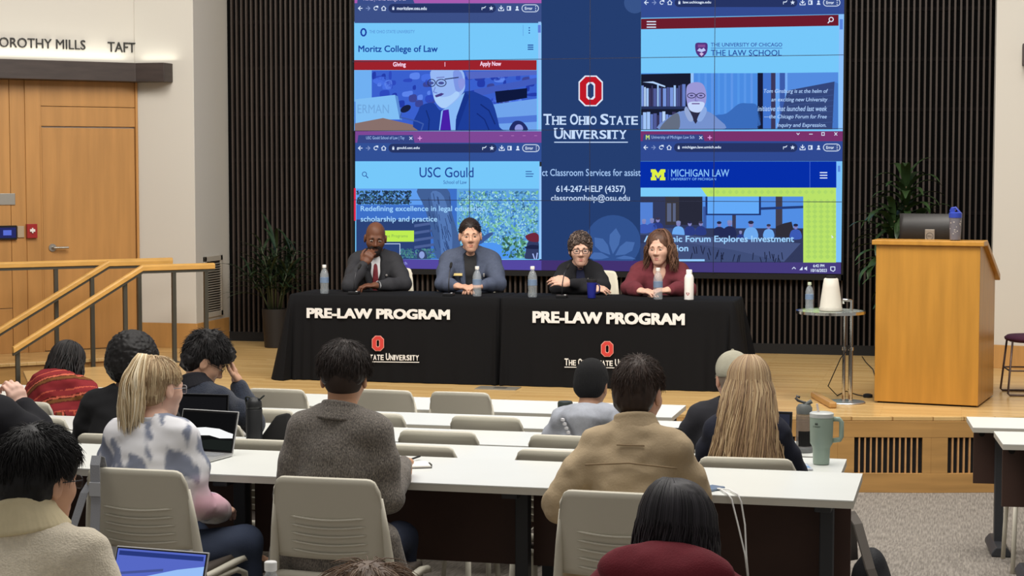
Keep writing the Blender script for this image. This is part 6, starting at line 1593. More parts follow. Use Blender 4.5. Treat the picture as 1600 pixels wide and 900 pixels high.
b = MB(); L_ = [J(p) for p in ((.055, .02, 1.065), (.060, .080, 1.02), (.050, .136, .90), (.012, .146, .80))]; R_ = [J((-q[0], q[1], q[2])) for q in ((.055, .02, 1.065), (.060, .080, 1.02), (.050, .136, .90), (.012, .146, .80))]
b.tube(L_, .0035, 6); b.tube(R_, .0035, 6); b.tube([J((0, .148, .80)), J((0, .148, .77))], .007, 8); b.build('necklace', mat('necklace_pale', (200, 190, 176), rough=.5), P3.root, smooth=True)
HC = [(92, 76, 68), (66, 54, 50), (120, 104, 94), (50, 42, 40)]
def curls(n, seed, cols, ell=(.092, .112, .108), lo=-.055, front=.055):
    r = random.Random(seed); out = []
    while len(out) < n:
        v = np.array([r.gauss(0, 1) for _ in range(3)]); v /= np.linalg.norm(v); p = np.array([0, -.016, .036]) + v * np.array(ell)
        if p[2] < lo or (p[1] > front and p[2] < .06): continue
        a = r.uniform(0, 6.3); u = np.cross(v, [0, 0, 1]); u /= np.linalg.norm(u) + 1e-6; w = np.cross(v, u); R = r.uniform(.008, .017)
        pts = [p + u * R * math.cos(a + t) + w * R * math.sin(a + t) + v * (.006 * math.sin(t * .9) - .004) for t in np.linspace(0, r.uniform(3.0, 5.5), 9)]
        out.append((pts, [.0025] + [.0034] * 6 + [.0025, .0008], lin(r.choice(cols))))
    return out
hair(P3, [('e', (0, -.018, .040), (.090, .106, .102), 0), ('e', (0, -.04, -.02), (.086, .07, .07), .03)] + [('-e', (0, .112, -.026), (.072, .060, .094), .012), ('-e', (0, .04, -.14), (.13, .085, .07), .012)], HC, curls(330, 8, HC), amp=.016, f=55, fz=55, seed=2)
P3.trousers(TRS)
# woman in the maroon sweater
P4 = Person('seated woman in a maroon sweater with brown shoulder length hair', pan(1027), aim(1027) - .06, (216, 172, 150), SC, lean=15, head=(-14, 5, 2), seat=.255, sh=.98,
            arms={'R': dict(el=(.215, .28, TL_ + .05), wr=(.135, .455, TL_ + .04), d=(-.85, .45, -.04), n=(0, .2, 1), curl=.35, spread=.03), 'L': dict(el=(-.215, .28, TL_ + .05), wr=(-.09, .46, TL_ + .045), d=(.9, .35, 0), n=(0, .2, 1), curl=.4)})
P4.face(iris=(70, 56, 44), brow=(96, 70, 56), lip=(180, 108, 104)); J = P4.J
MAR = mat('maroon_knit', (104, 42, 50), rough=.95, bump=.3, bscale=220, var=.08, scale=40)
P4.garment('sweater', MAR, .028, cut=[('-c', tuple(J((0, .10, 1.09))), tuple(J((0, .150, .925))), .062, .016, .008)], seed=4.0, cuff=.07, h=.010, fold=.012, gs=.020)
V, Fq = sdf_mesh([('e', tuple(J((0, .022, 1.0))), (.080, .085, .085), 0)], .01); mesh_obj('chest', [(V, Fq)], P4.skin, P4.root)
HC = [(108, 78, 62), (90, 64, 50), (128, 94, 74), (76, 54, 44)]
st = long_strands(520, 11, HC, -.165, 2.05, back=.0, rad=.0030, wave=.016, part=-.02, ell=(.088, .106, .101), sidein=-.22, endj=.03)
hair(P4, [('e', (0, -.022, .040), (.086, .102, .098), 0), ('e', (0, -.045, -.06), (.092, .062, .10), .03)] + [('-e', (0, .112, -.040), (.064, .072, .120), .012), ('-e', (0, .02, -.13), (.052, .062, .09), .012)], HC, st, amp=.006, seed=3)
b = MB(); b.tube([J((.055, .02, 1.06)), J((.045, .090, 1.0)), J((0, .118, .945)), J((-.045, .090, 1.0)), J((-.055, .02, 1.06))], .0022, 6); b.build('necklace', mat('necklace_dark', (60, 44, 40), rough=.5), P4.root, smooth=True)
P4.trousers(TRS)

# ------------------------------------------------------------------ audience
def aud(lab_chair, label, skin, px=None, dy=-.06, **k):
    c = CHAIR_AT[lab_chair]; Y = c[1] + dy; X = c[0] if px is None else X_at(px, Y, c[2] + 1.0)
    return Person(label, (X, Y, c[2]), k.pop('yaw', 0.0), skin, **k)
# grey tweed blazer
A1 = aud('taupe slotted-back chair under the man in the grey tweed blazer', 'man in a grey tweed blazer seen from behind, writing at the fifth row', (196, 148, 116), px=524, scale=.94, lean=6, head=(10, 12, 0), sh=.97, seat=.45,
         arms={'R': dict(el=(.20, .04, .75), wr=(.14, .40, .785), d=(-.3, .9, -.1), n=(0, 0, 1), curl=.6), 'L': dict(el=(-.205, .04, .75), wr=(-.17, .40, .785), d=(.3, .9, -.1), n=(0, 0, 1), curl=.4)})
TWEED = ramp_mat('grey_tweed', [(.30, (66, 62, 60)), (.5, (104, 98, 92)), (.72, (142, 134, 124))], scale=300, stretch=(1, 1, .35), rough=.95, bump=.25, sheen=.1, detail=4)
A1.garment('blazer', TWEED, .020, gs=.013, seed=5.0, cuff=.05, fold=.007, extra=[('e', (0, .0, .56), (.19, .150, .11), .06), ('c', (-.19, -.02, .58), (-.25, -.02, .40), .05, .040, .05), ('c', (.19, .0, .60), (.255, .03, .40), .055, .045, .05)])
A1.collar('blazer_collar', TWEED, r=.063, hgt=.036, thick=.010, drop=.020, open_=.5, lift=.026)
HC = [(38, 30, 28), (44, 35, 32), (32, 26, 24), (48, 39, 35)]
hair(A1, [('e', (0, -.014, .052), (.094, .108, .090), 0), ('e', (0, -.058, .008), (.082, .060, .058), .03), ('-e', (0, .118, -.04), (.085, .056, .098), .01), ('-e', (0, -.02, -.125), (.14, .13, .105), .012)] + EARCUT, HC,
     short_tufts(2600, 15, HC, (.03, .055), .0010, crown=(0.01, -.035, .15), ell=(.096, .112, .100), cen=(0, -.012, .040), lo=.020, front=.09, lift=.004, spike=.08), amp=.008, seed=4)
V, Fq = sdf_mesh([('e', (0, -.028, .005), (.0775, .092, .085), 0), ('-e', (0, .10, -.03), (.1, .085, .12), .01), ('-e', (0, -.02, -.155), (.14, .14, .085), .01)] + EARCUT, .0055, pad=.01); mesh_obj('shaved_sides', [(A1.hv(V), Fq)], mat('stubble', (58, 46, 40), rough=.9), A1.root)
A1.trousers(DKJ)
# tie-dye woman
A2 = aud('taupe slotted-back chair under the woman in the tie-dye top', 'woman with a blonde ponytail and a grey and white tie-dye top', (226, 182, 160), px=226, scale=.90, lean=7, head=(-20, 6, 0), sh=.92, seat=.44, yaw=-.10, legx=.13,
         arms={'R': dict(el=(.195, .06, .72), wr=(.19, .27, .66), d=(-.2, .95, -.1), n=(.2, 0, 1), curl=.4), 'L': dict(el=(-.225, .10, .78), wr=(-.14, .40, .80), d=(.5, .8, 0), n=(0, 0, 1), curl=.4)})
def tiedye(V):
    x, y, z = V[:, 0], V[:, 1], V[:, 2]
    w = vnoise(x * 20 + 2 + z * 12, y * 18, z * 9 - x * 6 + 1) + .6 * vnoise(x * 42 + z * 26, y * 36, z * 18 - x * 12); t = np.clip((w + .03) * 9 + .42, 0, 1)[:, None]
    a, b_ = np.array(lin((226, 226, 230))), np.array(lin((132, 138, 156))); c = a * (1 - t) + b_ * t
    pk = np.clip((.86 - z) * 9, 0, 1)[:, None] * np.clip((np.abs(x) - .19) * 25, 0, 1)[:, None]; p2 = np.array(lin((206, 150, 166))); gr = np.array(lin((150, 144, 136)))
    u = np.clip((.72 - z) * 14, 0, 1)[:, None]; return c * (1 - pk * .8) + (p2 * (1 - u) + gr * u) * pk * .8
o = A2.garment('sweatshirt', attr_mat('dyed_cotton', rough=.95, spec=.1), .024, seed=6.0, cuff=.05, fold=.012, gs=.028, extra=[('e', (0, 0, .60), (.175, .14, .10), .06)])
vv = np.zeros(len(o.data.vertices) * 3, np.float32); o.data.vertices.foreach_get('co', vv); cc = tiedye(vv.reshape(-1, 3)); ca = o.data.color_attributes.new('Col', 'FLOAT_COLOR', 'POINT'); ca.data.foreach_set('color', np.concatenate([cc, np.ones((len(cc), 1))], 1).astype(np.float32).ravel())
A2.collar('neckband', mat('tie_dye_band', (196, 198, 206), rough=.95), r=.062, hgt=.018, thick=.007, drop=.004)
HC = [(236, 220, 188), (222, 202, 166), (246, 234, 208), (200, 176, 138)]; HD = [(176, 150, 116), (196, 172, 136), (214, 194, 158), (156, 130, 100)]
st = []; r = random.Random(31)
for i in range(1100):      # hair drawn back to the tie
    a = r.uniform(-2.4, 2.4); e = r.uniform(0, .006); t0 = (r.uniform(1.5, 2.75) if abs(a) < 1.35 else r.uniform(1.35, 1.8)) if r.random() < .85 else r.uniform(.6, 1.4); P = []
    for k in range(7):
        w = t0 * (1 - k / 6); q = math.sin(w) if w < PI / 2 else 1 - .16 * (w - PI / 2); P.append(np.array([.090 * math.sin(a) * q * (1 + e * 8), -.018 - .110 * math.cos(a) * q * (1 + e * 8), .038 + (.098 * math.cos(w) * (1 + e * 5) if w < PI / 2 else -.095 * (w - PI / 2))]))
    tie = np.array([0, -.075, .115])
    P = [p * (1 - (k / 6) ** 2) + tie * (k / 6) ** 2 + np.array([0, 0, .004]) for k, p in enumerate(P)]
    if P[0][1] > .062 and P[0][2] < .06: continue
    st.append((P, [.0008, .0014, .0017, .0018, .0018, .0018, .0016], lin(r.choice(HD))))
for i in range(520):      # the tail
    a = r.uniform(0, 6.3); q = math.sqrt(r.random()); ox, oy = q * math.cos(a), q * math.sin(a); L = r.uniform(.17, .34); wv = r.uniform(.004, .016); P = []
    for k in range(11):
        t = k / 10; sp_ = .010 + .052 * math.sin(min(1, t * 1.1) * PI * .66) - .02 * max(0, t - .7)
        P.append(np.array([ox * sp_ + wv * t * math.sin(6 * t + a * 3), -.085 - .062 * math.sin(min(1, t * 1.6) * PI / 2) * (1 - .25 * t) + oy * sp_ * .8, .122 + .022 * math.sin(min(1, t * 4) * PI) * (t < .25) - L * max(0, t - .06) ** 1.05]))
    st.append((P, [.0014] + [.0025] * 7 + [.002, .0014, .0004], lin(r.choice(HC))))
hair(A2, CAP_S + [('-e', (0, .118, -.030), (.083, .058, .100), .012), ('-e', (0, .02, -.14), (.12, .10, .078), .012)] + EARCUT + [('e', (0, -.085, .112), (.020, .022, .018), .01)], HD, st, amp=.003, seed=5)
A2.face(); A2.glasses((150, 150, 156)); A2.trousers(NAVYJ, .016)
# tan jacket
A3 = aud('taupe slotted-back chair under the man in the tan jacket', 'man in a tan field jacket seen from behind beside the maroon hoodie', (206, 158, 132), px=988, scale=.93, lean=9, head=(-12, 8, 0), sh=.95, seat=.44,
         arms={'R': dict(el=(.195, .16, .80), wr=(.12, .42, .79), d=(-.5, .85, 0), n=(0, 0, 1), curl=.4), 'L': dict(el=(-.275, .05, .77), wr=(-.16, .40, .79), d=(.5, .85, 0), n=(0, 0, 1), curl=.4)})
TAN = mat('tan_cotton', (176, 156, 126), rough=.9, var=.08, scale=10, bump=.15, bscale=120)
J = A3.J
A3.garment('jacket', TAN, .024, seed=7.0, cuff=.04, fold=.016, gs=.026, extra=[('e', (0, .0, .56), (.185, .15, .12), .06), ('c', (-.18, -.02, .58), (-.215, -.02, .44), .06, .05, .05)])
A3.collar('jacket_collar', TAN, r=.066, hgt=.042, thick=.012, drop=.012, open_=.4, lift=.036)
b = MB(); yk = []
for t in np.linspace(-1, 1, 21): yk.append(J((t * .165, -.134 + .040 * t * t, .955 - .02 * (1 - t * t) * 0 - .012 * abs(t))))
b.tube(yk, .0035, 6); b.tube([J((-.05, -.112, 1.018)), J((.05, -.112, 1.018))], .003, 6); b.build('yoke_seam', mat('tan_seam', (140, 120, 92), rough=.9), A3.root, smooth=True)
HC = [(58, 44, 37), (52, 39, 33), (66, 50, 42), (46, 35, 30)]
hair(A3, [('e', (0, -.016, .046), (.085, .106, .094), 0), ('e', (0, -.056, -.012), (.078, .060, .075), .03), ('-e', (0, .116, -.036), (.085, .056, .100), .01), ('-e', (0, .0, -.148), (.12, .115, .078), .012)] + EARCUT, HC,
     short_tufts(3000, 25, HC, (.022, .04), .0009, crown=(.012, -.05, .13), ell=(.087, .108, .100), cen=(0, -.014, .040), lo=-.075, front=.08, lift=.003, spike=.14), amp=.006, seed=6)
A3.trousers(DKJ)
# long blonde hair, navy top
A4 = aud('taupe chair under the woman with long blonde hair', 'woman with long streaked blonde hair and a navy top, fourth row', (224, 184, 162), px=1164, scale=.92, lean=9, head=(4, 6, 0), sh=.84, seat=.445, arms={'R': dict(el=(.20, .16, .80)), 'L': dict(el=(-.20, .16, .80))}, dy=-.10)
NVT = mat('navy_jersey', (24, 27, 42), rough=.95, bump=.15, bscale=200)
A4.garment('top', NVT, .020, seed=8.0, cuff=.04, gs=.016, fold=.010, extra=[('e', (0, 0, .62), (.175, .14, .12), .06)])
HC = [(176, 150, 116), (156, 128, 96), (136, 110, 84), (192, 168, 132), (120, 96, 74), (164, 138, 104)]
st = long_strands(1500, 41, HC, -.46, 1.75, back=.135, rad=.0024, wave=.012, part=.005, sidein=-.75, endj=.09)
hair(A4, [('e', (0, -.018, .042), (.087, .106, .098), 0), ('e', (0, -.06, -.05), (.090, .065, .11), .03), ('c', (0, -.10, -.1), (0, -.18, -.34), .075, .05, .05), ('-e', (0, .115, -.04), (.075, .07, .12), .012)], HC, st, amp=.008, seed=7)
A4.face(); A4.trousers(DKJ)
# round afro, black shirt
A5 = aud('taupe chair under the man in the black shirt with a round afro', 'man with a round afro in a black T-shirt, left of the ponytail', (92, 62, 48), px=180, scale=.93, lean=14, head=(-4, 12, 0), sh=1.05, dy=-.08)
A5.garment('t_shirt', mat('black_jersey', (19, 19, 22), rough=.95), .022, seed=9.0, cuff=.55, gs=.03, fold=.010); A5.collar('neckband', mat('black_jersey', (0, 0, 0)), r=.062, hgt=.012, thick=.006, drop=.004)
AF = [(24, 21, 21), (32, 28, 27), (18, 16, 16)]
hair(A5, [('e', (0, -.022, .052), (.118, .122, .112), 0), ('e', (0, -.05, -.01), (.108, .085, .09), .05), ('-e', (0, .135, -.045), (.085, .072, .105), .02), ('-e', (0, .03, -.15), (.13, .09, .07), .02)], AF, curls(500, 17, AF, ell=(.119, .123, .114), lo=-.06, front=.07), amp=.010, f=90, fz=90, seed=8)
A5.face(); A5.trousers(TRS)
# hand on the forehead
A6 = aud('taupe chair under the man with his hand on his forehead', 'man in a dark fleece with glasses, leaning his forehead on his hand', (208, 162, 134), px=288, scale=.95, seat=.42, lean=12, head=(-46, 30, 0), sh=1.02, yaw=-.22, dy=-.06,
         arms={'R': dict(el=(.215, .29, .82), wr=(.105, .315, 1.03), d=(-.30, -.10, .94), n=(.75, .62, .25), curl=.30, spread=.03, thumb=.1), 'L': dict(el=(-.25, .2, .80), wr=(-.05, .40, .80), d=(.8, .5, 0), n=(0, 0, 1), curl=.4)})
FLC = mat('navy_fleece', (40, 46, 60), rough=1, var=.25, scale=90, bump=.5, bscale=180, sheen=.2)
A6.garment('fleece', FLC, .020, seed=10.0, cuff=.10, fold=.010); A6.collar('fleece_collar', mat('fleece_collar_black', (30, 30, 36), rough=1), r=.064, hgt=.042, thick=.012, drop=.010, lift=.034)
HC = [(26, 23, 24), (36, 32, 32), (18, 16, 17)]
hair(A6, [('e', (0, -.012, .066), (.094, .112, .102), 0), ('e', (0, -.062, .0), (.086, .062, .085), .03), ('e', (0, .085, .088), (.060, .040, .035), .04), ('-e', (0, .122, -.040), (.080, .060, .098), .012), ('-e', (0, .02, -.15), (.12, .10, .075), .012)] + EARCUT, HC,
     short_tufts(1700, 35, HC, (.025, .055), .0014, crown=(0, -.07, .15), ell=(.096, .115, .112), cen=(0, -.010, .050), lo=-.03, front=.085, lift=.006, spike=.45), amp=.020, f=40, fz=40, seed=9)
A6.face(brow=(26, 22, 22)); A6.glasses((40, 40, 44), round_=True); A6.trousers(TRS)
# beanie and grey hoodie
A7 = aud('taupe chair under the person in the black beanie', 'person in a black beanie and light grey hoodie, third row', (176, 134, 108), px=912, scale=.88, seat=.445, lean=15, head=(-6, 14, 0), sh=.92, dy=-.06)
GRH = mat('grey_hoodie', (164, 168, 178), rough=.95, bump=.2, bscale=200, var=.05, scale=60); J = A7.J
A7.garment('hoodie', GRH, .024, seed=11.0, cuff=.04, gs=.026, fold=.012, extra=[('e', tuple(J((0, -.085, 1.035))), (.135, .065, .070), .015), ('c', tuple(J((-.09, -.03, 1.06))), tuple(J((-.05, .08, 1.0))), .030, .022, .03), ('c', tuple(J((.09, -.03, 1.06))), tuple(J((.05, .08, 1.0))), .030, .022, .03), ('c', tuple(J((0, -.125, 1.0))), tuple(J((0, -.15, .86))), .085, .02, .02)])
V, Fq = sdf_mesh(CAP_S[:1] + [('e', (0, -.018, .046), (.086, .106, .100), .02), ('e', (0, -.052, -.012), (.080, .064, .068), .03), ('-e', (0, .125, -.050), (.09, .062, .105), .012), ('-e', (0, 0, -.16), (.13, .13, .092), .012)], .005, lambda X, Y, Z: .0015 * np.sin(np.arctan2(Y + .018, X) * 44), pad=.01)
mesh_obj('beanie', [(A7.hv(V), Fq)], mat('black_wool', (22, 22, 24), rough=1, bump=.4, bscale=260), A7.root)
b = MB(); lt = [J((-.105 + .012 * k, -.150 - .006 * k, 1.0 - .022 * k)) for k in range(6)]
for q in lt: b.box(tuple(q), (.013, .030, .013), rz(.5))
b.build('hood_print', mat('print_white', (214, 214, 218), rough=.9), A7.root)
A7.trousers(TRS)
# grey cap
A8 = aud('taupe chair under the man in the grey cap', 'man in a faded grey cap and dark shirt behind the long haired woman', (200, 152, 128), px=1138, scale=.92, seat=.44, lean=12, head=(22, 8, 0), sh=1.05, dy=-.06)
A8.garment('shirt', mat('charcoal_jersey', (38, 38, 44), rough=.95, bump=.1, bscale=200), .020, seed=12.0, cuff=.04, gs=.024, fold=.010); A8.collar('neckband', mat('heather_band', (150, 138, 128), rough=.95), r=.062, hgt=.014, thick=.006, drop=.003)
HC = [(120, 104, 90), (92, 78, 68), (140, 124, 108)]
hair(A8, [('e', (0, -.03, .01), (.079, .094, .085), 0), ('-e', (0, .10, -.03), (.1, .078, .12), .01), ('-e', (0, 0, -.15), (.12, .12, .085), .012)] + EARCUT, HC, None, amp=.004, seed=10)
CAPG = mat('faded_cap', (164, 160, 142), rough=.95, bump=.2, bscale=250, var=.06, scale=30)
V, Fq = sdf_mesh([('e', (0, -.012, .052), (.086, .104, .092), 0), ('e', (0, -.05, .03), (.083, .070, .06), .03), ('-e', (0, 0, -.10), (.3, .3, .118), .006)], .005, pad=.01); cp_ = mesh_obj('cap', [(A8.hv(V), Fq)], CAPG, A8.root)
b = MB(); nb_ = 14; vs = []
for i in range(nb_ + 1):
    w = -1.15 + 2.3 * i / nb_; vs += [(.084 * math.sin(w), -.012 + .100 * math.cos(w), .026), (.080 * math.sin(w), -.012 + .100 * math.cos(w) + .075 * max(.12, math.cos(w)), .018 - .010 * abs(math.sin(w)))]
b.add(A8.hv(vs), [(2 * i, 2 * i + 1, 2 * i + 3, 2 * i + 2) for i in range(nb_)]); b.build('brim', CAPG, cp_, smooth=True, solid=.004)
b = MB(); b.lathe([(0, 0), (.009, 0), (.007, .006), (0, .008)], 12); o = b.build('button', CAPG, cp_); o.location = tuple(A8.hv([(0, -.012, .143)])[0])
A8.face(); A8.trousers(DKJ)
# striped poncho
A9 = aud('taupe chair under the person in the striped red hooded poncho', 'person with dark braids in a red striped hooded poncho, second row', (96, 64, 48), px=80, scale=.88, seat=.43, lean=14, head=(-6, 26, 0), sh=1.12, dy=-.05, yaw=-.05)
J = A9.J
def poncho_col(V):
    x, y, z = V[:, 0], V[:, 1], V[:, 2]; hood = z > J((0, 0, .985))[2] - .06
    u = np.where(hood, z * 1.0 - x * .45 + y * .35, np.abs(x + .02) * 1.0 + .30 * z)
    stops = [(0, (134, 46, 50)), (.30, (92, 40, 34)), (.36, (120, 78, 46)), (.50, (60, 24, 24)), (.53, (214, 110, 86)), (.60, (60, 24, 24)), (.63, (140, 50, 52)), (.86, (206, 98, 76)), (.91, (128, 44, 50))]
    f = (u * 6.2 + .12 * vnoise(x * 8, y * 8, z * 8)) % 1.0; c = np.zeros((len(V), 3))
    for p, q in stops: c[f >= p] = lin(q)
    return c
o = A9.garment('poncho', attr_mat('woven_stripe', rough=1, spec=.1), .026, seed=13.0, cuff=.03, gs=.034, fold=.016, h=.0085, extra=[('c', tuple(J((0, 0, .95))), (0, 0, .60), .20, .26, .08), ('e', tuple(J((0, -.085, 1.06))), (.170, .095, .100), .02), ('c', tuple(J((-.13, -.02, 1.07))), tuple(J((-.06, .09, 1.0))), .045, .03, .04), ('c', tuple(J((.13, -.02, 1.07))), tuple(J((.06, .09, 1.0))), .045, .03, .04), ('c', tuple(J((0, -.12, 1.02))), tuple(J((.02, -.17, .84))), .09, .02, .05)], k=.06)
vv = np.zeros(len(o.data.vertices) * 3, np.float32); o.data.vertices.foreach_get('co', vv); cc = poncho_col(vv.reshape(-1, 3)); ca = o.data.color_attributes.new('Col', 'FLOAT_COLOR', 'POINT'); ca.data.foreach_set('color', np.concatenate([cc, np.ones((len(cc), 1))], 1).astype(np.float32).ravel())
HC = [(28, 24, 24), (38, 33, 32), (20, 18, 18)]
hair(A9, [('e', (0, -.016, .042), (.092, .108, .096), 0), ('e', (0, -.04, -.01), (.092, .075, .07), .04), ('-e', (0, .118, -.035), (.070, .066, .105), .012)], HC, long_strands(150, 51, HC, -.115, 2.2, back=.0, rad=.0062, wave=.006, ell=(.094, .112, .100), sidein=-.15, endj=.05), amp=.006, seed=11)
A9.face(); A9.trousers(DKJ)

# ------------------------------------------------------------------ nearest people, cut by the frame; each on a chair of its own
def near_chair(lab, px, Y): 
    z = floor_z(Y); X = X_at(px, Y, z + .8); dup(proto, (X, Y, z), 0, lab).scale = (.9, .9, .9); CHAIR_AT[lab] = (X, Y, z)
near_chair('taupe chair under the person in the maroon hoodie, below the bottom edge', 1075, 3.74)
A10 = aud('taupe chair under the person in the maroon hoodie, below the bottom edge', 'person with a dark bob in a maroon hoodie at the bottom edge', (206, 160, 134), px=1042, scale=.86, lean=12, head=(-4, 12, 3), hoff=(0, -.01, -.035), seat=.375, sh=1.05, dy=-.05)
MRH = mat('maroon_hoodie', (110, 30, 42), rough=.95, bump=.2, bscale=220, var=.06, scale=40); J = A10.J
A10.garment('hoodie', MRH, .022, seed=14.0, gs=.024, fold=.012, extra=[('e', tuple(J((0, -.105, 1.085))), (.165, .085, .070), .012), ('c', tuple(J((-.11, -.02, 1.08))), tuple(J((-.05, .09, 1.02))), .036, .026, .03), ('c', tuple(J((.11, -.02, 1.08))), tuple(J((.05, .09, 1.02))), .036, .026, .03)])
HC = [(30, 28, 32), (22, 20, 23), (40, 37, 42), (52, 49, 54)]
hair(A10, [('e', (0, -.016, .042), (.090, .107, .098), 0), ('e', (0, -.045, -.035), (.088, .068, .072), .04), ('-e', (0, .118, -.045), (.066, .075, .12), .012)], HC, long_strands(1400, 61, HC, -.100, 2.25, back=-.025, rad=.0018, wave=.004, part=-.028, ell=(.092, .111, .101), sidein=-.06, endj=.022, jit=.006), amp=.004, seed=12)
A10.face(); A10.trousers(DKJ)
near_chair('taupe chair under the man in the cream fleece, below the bottom edge', 40, 3.86)
A11 = aud('taupe chair under the man in the cream fleece, below the bottom edge', 'man with thick black hair and glasses in a cream fleece, bottom left', (204, 158, 130), px=8, scale=.89, lean=13, head=(-22, 6, 0), seat=.35, sh=1.05, dy=-.05)
CRF = mat('cream_fleece', (222, 211, 190), rough=1, bump=.45, bscale=190, var=.08, scale=90, sheen=.2)
A11.garment('fleece', CRF, .026, seed=15.0, gs=.028, fold=.010); A11.collar('fleece_collar', mat('sand_collar', (212, 198, 162), rough=.9, var=.05, scale=20), r=.068, hgt=.052, thick=.013, drop=.022, open_=.3, lift=.046)
HC = [(22, 20, 21), (26, 24, 25), (30, 27, 28), (19, 18, 19)]
hair(A11, [('e', (0, -.014, .052), (.095, .112, .102), 0), ('e', (0, -.058, -.015), (.088, .066, .090), .03), ('-e', (0, .120, -.040), (.085, .060, .100), .01), ('-e', (0, .01, -.155), (.12, .11, .075), .012)] + EARCUT, HC,
     short_tufts(3400, 45, HC, (.03, .055), .0010, crown=(.0, -.05, .15), ell=(.097, .116, .106), cen=(0, -.012, .046), lo=-.085, front=.02, lift=.004, spike=.10), amp=.008, seed=13)
A11.face(); A11.glasses((30, 30, 34)); A11.trousers(DKJ)
near_chair('taupe chair under the person whose brown hair shows at the bottom edge', 520, 2.40)
A12 = aud('taupe chair under the person whose brown hair shows at the bottom edge', 'top of a brown haired head just showing at the bottom edge', (206, 162, 138), px=515, scale=.90, lean=14, head=(0, 8, 0), seat=.275, sh=1.0, dy=-.06)
A12.garment('sweater', mat('grey_sweater', (110, 106, 104), rough=.95), .026, seed=16.0)
HC = [(132, 106, 84), (120, 96, 76), (148, 120, 96), (108, 84, 66)]
hair(A12, [('e', (0, -.016, .044), (.088, .107, .098), 0), ('e', (0, -.05, -.03), (.086, .066, .09), .03)] + FACE_CUT[:1], HC, short_tufts(2600, 55, HC, (.04, .07), .0008, crown=(0, -.03, .14), ell=(.090, .110, .102), cen=(0, -.014, .042), lo=-.08, front=.07, lift=.002, spike=.04), amp=.006, seed=14)
A12.face(); A12.trousers(DKJ)
# person cut by the left edge with a raised hand
Xl = X_at(-62, 6.15, 1.2); lab = 'taupe chair at the left edge under the person with the raised hand'; dup(proto, (Xl, 6.17, floor_z(6.17)), 0, lab); CHAIR_AT[lab] = (Xl, 6.17, floor_z(6.17))
A13 = aud(lab, 'person in a dark top cut off by the left edge, hand raised to the chin', (226, 186, 168), scale=.94, lean=10, head=(10, 4, 0), sh=1.0,
          arms={'R': dict(el=(.30, .20, .85), wr=(.145, .27, 1.015), d=(-.35, -.05, .93), n=(.75, -.5, .2), curl=.9), 'L': dict()})
A13.garment('jumper', mat('black_jumper', (20, 20, 26), rough=.95), .030, seed=17.0, cuff=.05, gs=.036, low=False, hem=False); 
V, Fq = sdf_mesh([('e', (0, -.02, .66), (.235, .165, .15), 0), ('e', (0, 0, .55), (.23, .17, .12), .06)], .012, lambda X, Y, Z: .014 * vnoise(X * 14, Y * 14, Z * 20)); mesh_obj('tied_jacket', [(V, Fq)], mat('royal_blue_nylon', (30, 48, 130), rough=.5), A13.root)
HC = [(96, 72, 54), (80, 60, 46)]
hair(A13, CAP_S + FACE_CUT + EARCUT, HC, short_tufts(200, 65, HC), seed=15); A13.face(); A13.trousers(DKJ)

# ------------------------------------------------------------------ bags and the near laptop
# shoulder bag hung on the tie-dye woman's chair
c = CHAIR_AT['taupe slotted-back chair under the woman in the tie-dye top']; bg = thing('shoulder_bag', 'patterned bag with grey straps hanging on the tie-dye woman\'s chair', 'bag', (c[0], c[1], c[2]))
STR = mat('grey_webbing', (150, 152, 158), rough=.7, bump=.2, bscale=300)
def ribbon(mb, pts, w, side=(1, 0, 0), th=.003):
    s_ = Vector(side); vs = []; pts = [Vector(p) for p in pts]
    for i, p in enumerate(pts):
        t = (pts[min(i + 1, len(pts) - 1)] - pts[max(i - 1, 0)]).normalized(); n = s_.cross(t).normalized()
        vs += [p - s_ * w / 2 - n * th / 2, p + s_ * w / 2 - n * th / 2, p + s_ * w / 2 + n * th / 2, p - s_ * w / 2 + n * th / 2]
    k = len(pts); fs = [(4 * i + j, 4 * i + (j + 1) % 4, 4 * i + 4 + (j + 1) % 4, 4 * i + 4 + j) for i in range(k - 1) for j in range(4)] + [(0, 1, 2, 3), tuple(range(4 * k - 4, 4 * k))]
    mb.add(vs, fs)
b = MB(); ribbon(b, [(-.13, -.262, .80), (-.13, -.285, .852), (-.13, -.312, .86), (-.13, -.325, .83), (-.132, -.318, .70), (-.135, -.325, .58), (-.14, -.30, .47)], .036); b.build('strap', STR, bg)
b = MB(); ribbon(b, [(-.165, -.24, .79), (-.20, -.27, .72), (-.235, -.29, .60), (-.235, -.29, .48)], .030); b.build('strap', STR, bg)
b = MB(); b.box((-.131, -.3265, .745), (.042, .006, .05)); b.box((-.1345, -.329, .575), (.042, .006, .03)); b.build('strap_slider', mat('slider_grey', (176, 178, 182), rough=.4, metal=.3), bg, bevel=.002)
V, Fq = sdf_mesh([('e', (-.145, -.315, .40), (.075, .040, .10), 0), ('e', (-.245, -.30, .475), (.045, .035, .03), .02)], .009, lambda X, Y, Z: .012 * vnoise(X * 20, Y * 20, Z * 14)); mesh_obj('pouch', [(V, Fq)], ramp_mat('woven_pattern', [(.35, (120, 96, 70)), (.5, (150, 136, 104)), (.62, (96, 50, 48)), (.7, (88, 96, 66))], scale=26, rough=.95), bg)
V, Fq = sdf_mesh([('e', (-.255, -.30, .50), (.038, .030, .026), 0)], .006); mesh_obj('grey_flap', [(V, Fq)], mat('flap_fabric', (140, 140, 142), rough=.9), bg)
b = MB(); r = random.Random(3)
for k in range(26): x = -.09 + r.uniform(-.02, .02); b.tube([(x, -.345, .52), (x + r.uniform(-.015, .015), -.35, .46), (x + r.uniform(-.02, .02), -.348, .40)], [.003, .003, .001], 4)
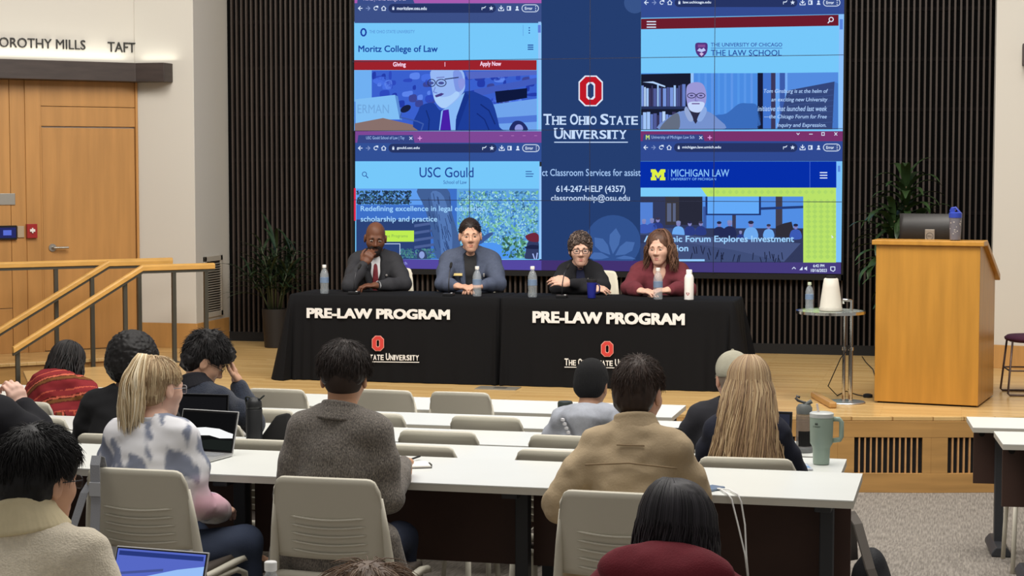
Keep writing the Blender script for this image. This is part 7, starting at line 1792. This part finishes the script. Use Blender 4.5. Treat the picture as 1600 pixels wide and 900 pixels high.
b.build('tassel', mat('tassel_straw', (150, 132, 96), rough=.9), bg)
# backpack on the carpet
bx = X_at(1362, 7.45, .6); bp_ = thing('backpack', 'black backpack slumped on the carpet at the aisle end of the nearest row', 'backpack', (bx, 7.45, floor_z(7.45)))
V, Fq = sdf_mesh([('e', (0, 0, .22), (.09, .12, .235), 0), ('e', (.03, -.06, .11), (.095, .09, .11), .04), ('e', (.07, -.05, .035), (.07, .07, .035), .03), ('-e', (0, 0, -.30), (1, 1, .30), 0)], .010, lambda X, Y, Z: .018 * vnoise(X * 16, Y * 16, Z * 16)); mesh_obj('body', [(V, Fq)], mat('backpack_nylon', (26, 27, 32), rough=.7, bump=.2, bscale=200), bp_)
b = MB(); ribbon(b, [(-.075, .03, .40), (-.085, .0, .60), (-.055, -.05, .56), (.0, -.13, .40), (.055, -.14, .26), (.075, -.12, .12)], .045, (.7, .7, 0), .008); b.build('strap', mat('strap_grey', (96, 90, 84), rough=.8), bp_)
b = MB(); b.tube([(.04, -.125, .16), (.055, -.13, .12), (.065, -.125, .09)], .006, 6); b.build('zip_pull', mat('zip_bronze', (120, 96, 70), rough=.4, metal=.6), bp_)
# laptop on the cream fleece man's lap
c = CHAIR_AT['taupe chair under the man in the cream fleece, below the bottom edge']
lx = X_at(222, 4.72, 1.05)
laptop('open laptop with a blue screen on the lap of the cream fleece man', (lx, 4.78, floor_z(4.75) + .48), -.10, .30, .21, .20, .35, ALU,
       [([(.0, .0), (1, .0), (1, 1), (.0, 1)], (86, 104, 196)), ([(.0, .0), (1, .0), (1, .10), (0, .06)], (70, 84, 170)), ([(.02, .9), (.98, .9), (.98, .97), (.02, .97)], (40, 56, 124)), ([(.0, .52), (.3, .58), (.7, .74), (1, .82), (1, .56), (.7, .50), (.4, .34), (.0, .28)], (150, 190, 246)), ([(.05, .60), (.55, .70), (.55, .74), (.05, .64)], (70, 84, 150)), ([(.12, .42), (.62, .52), (.8, .60), (.5, .56), (.2, .48)], (120, 166, 236))])
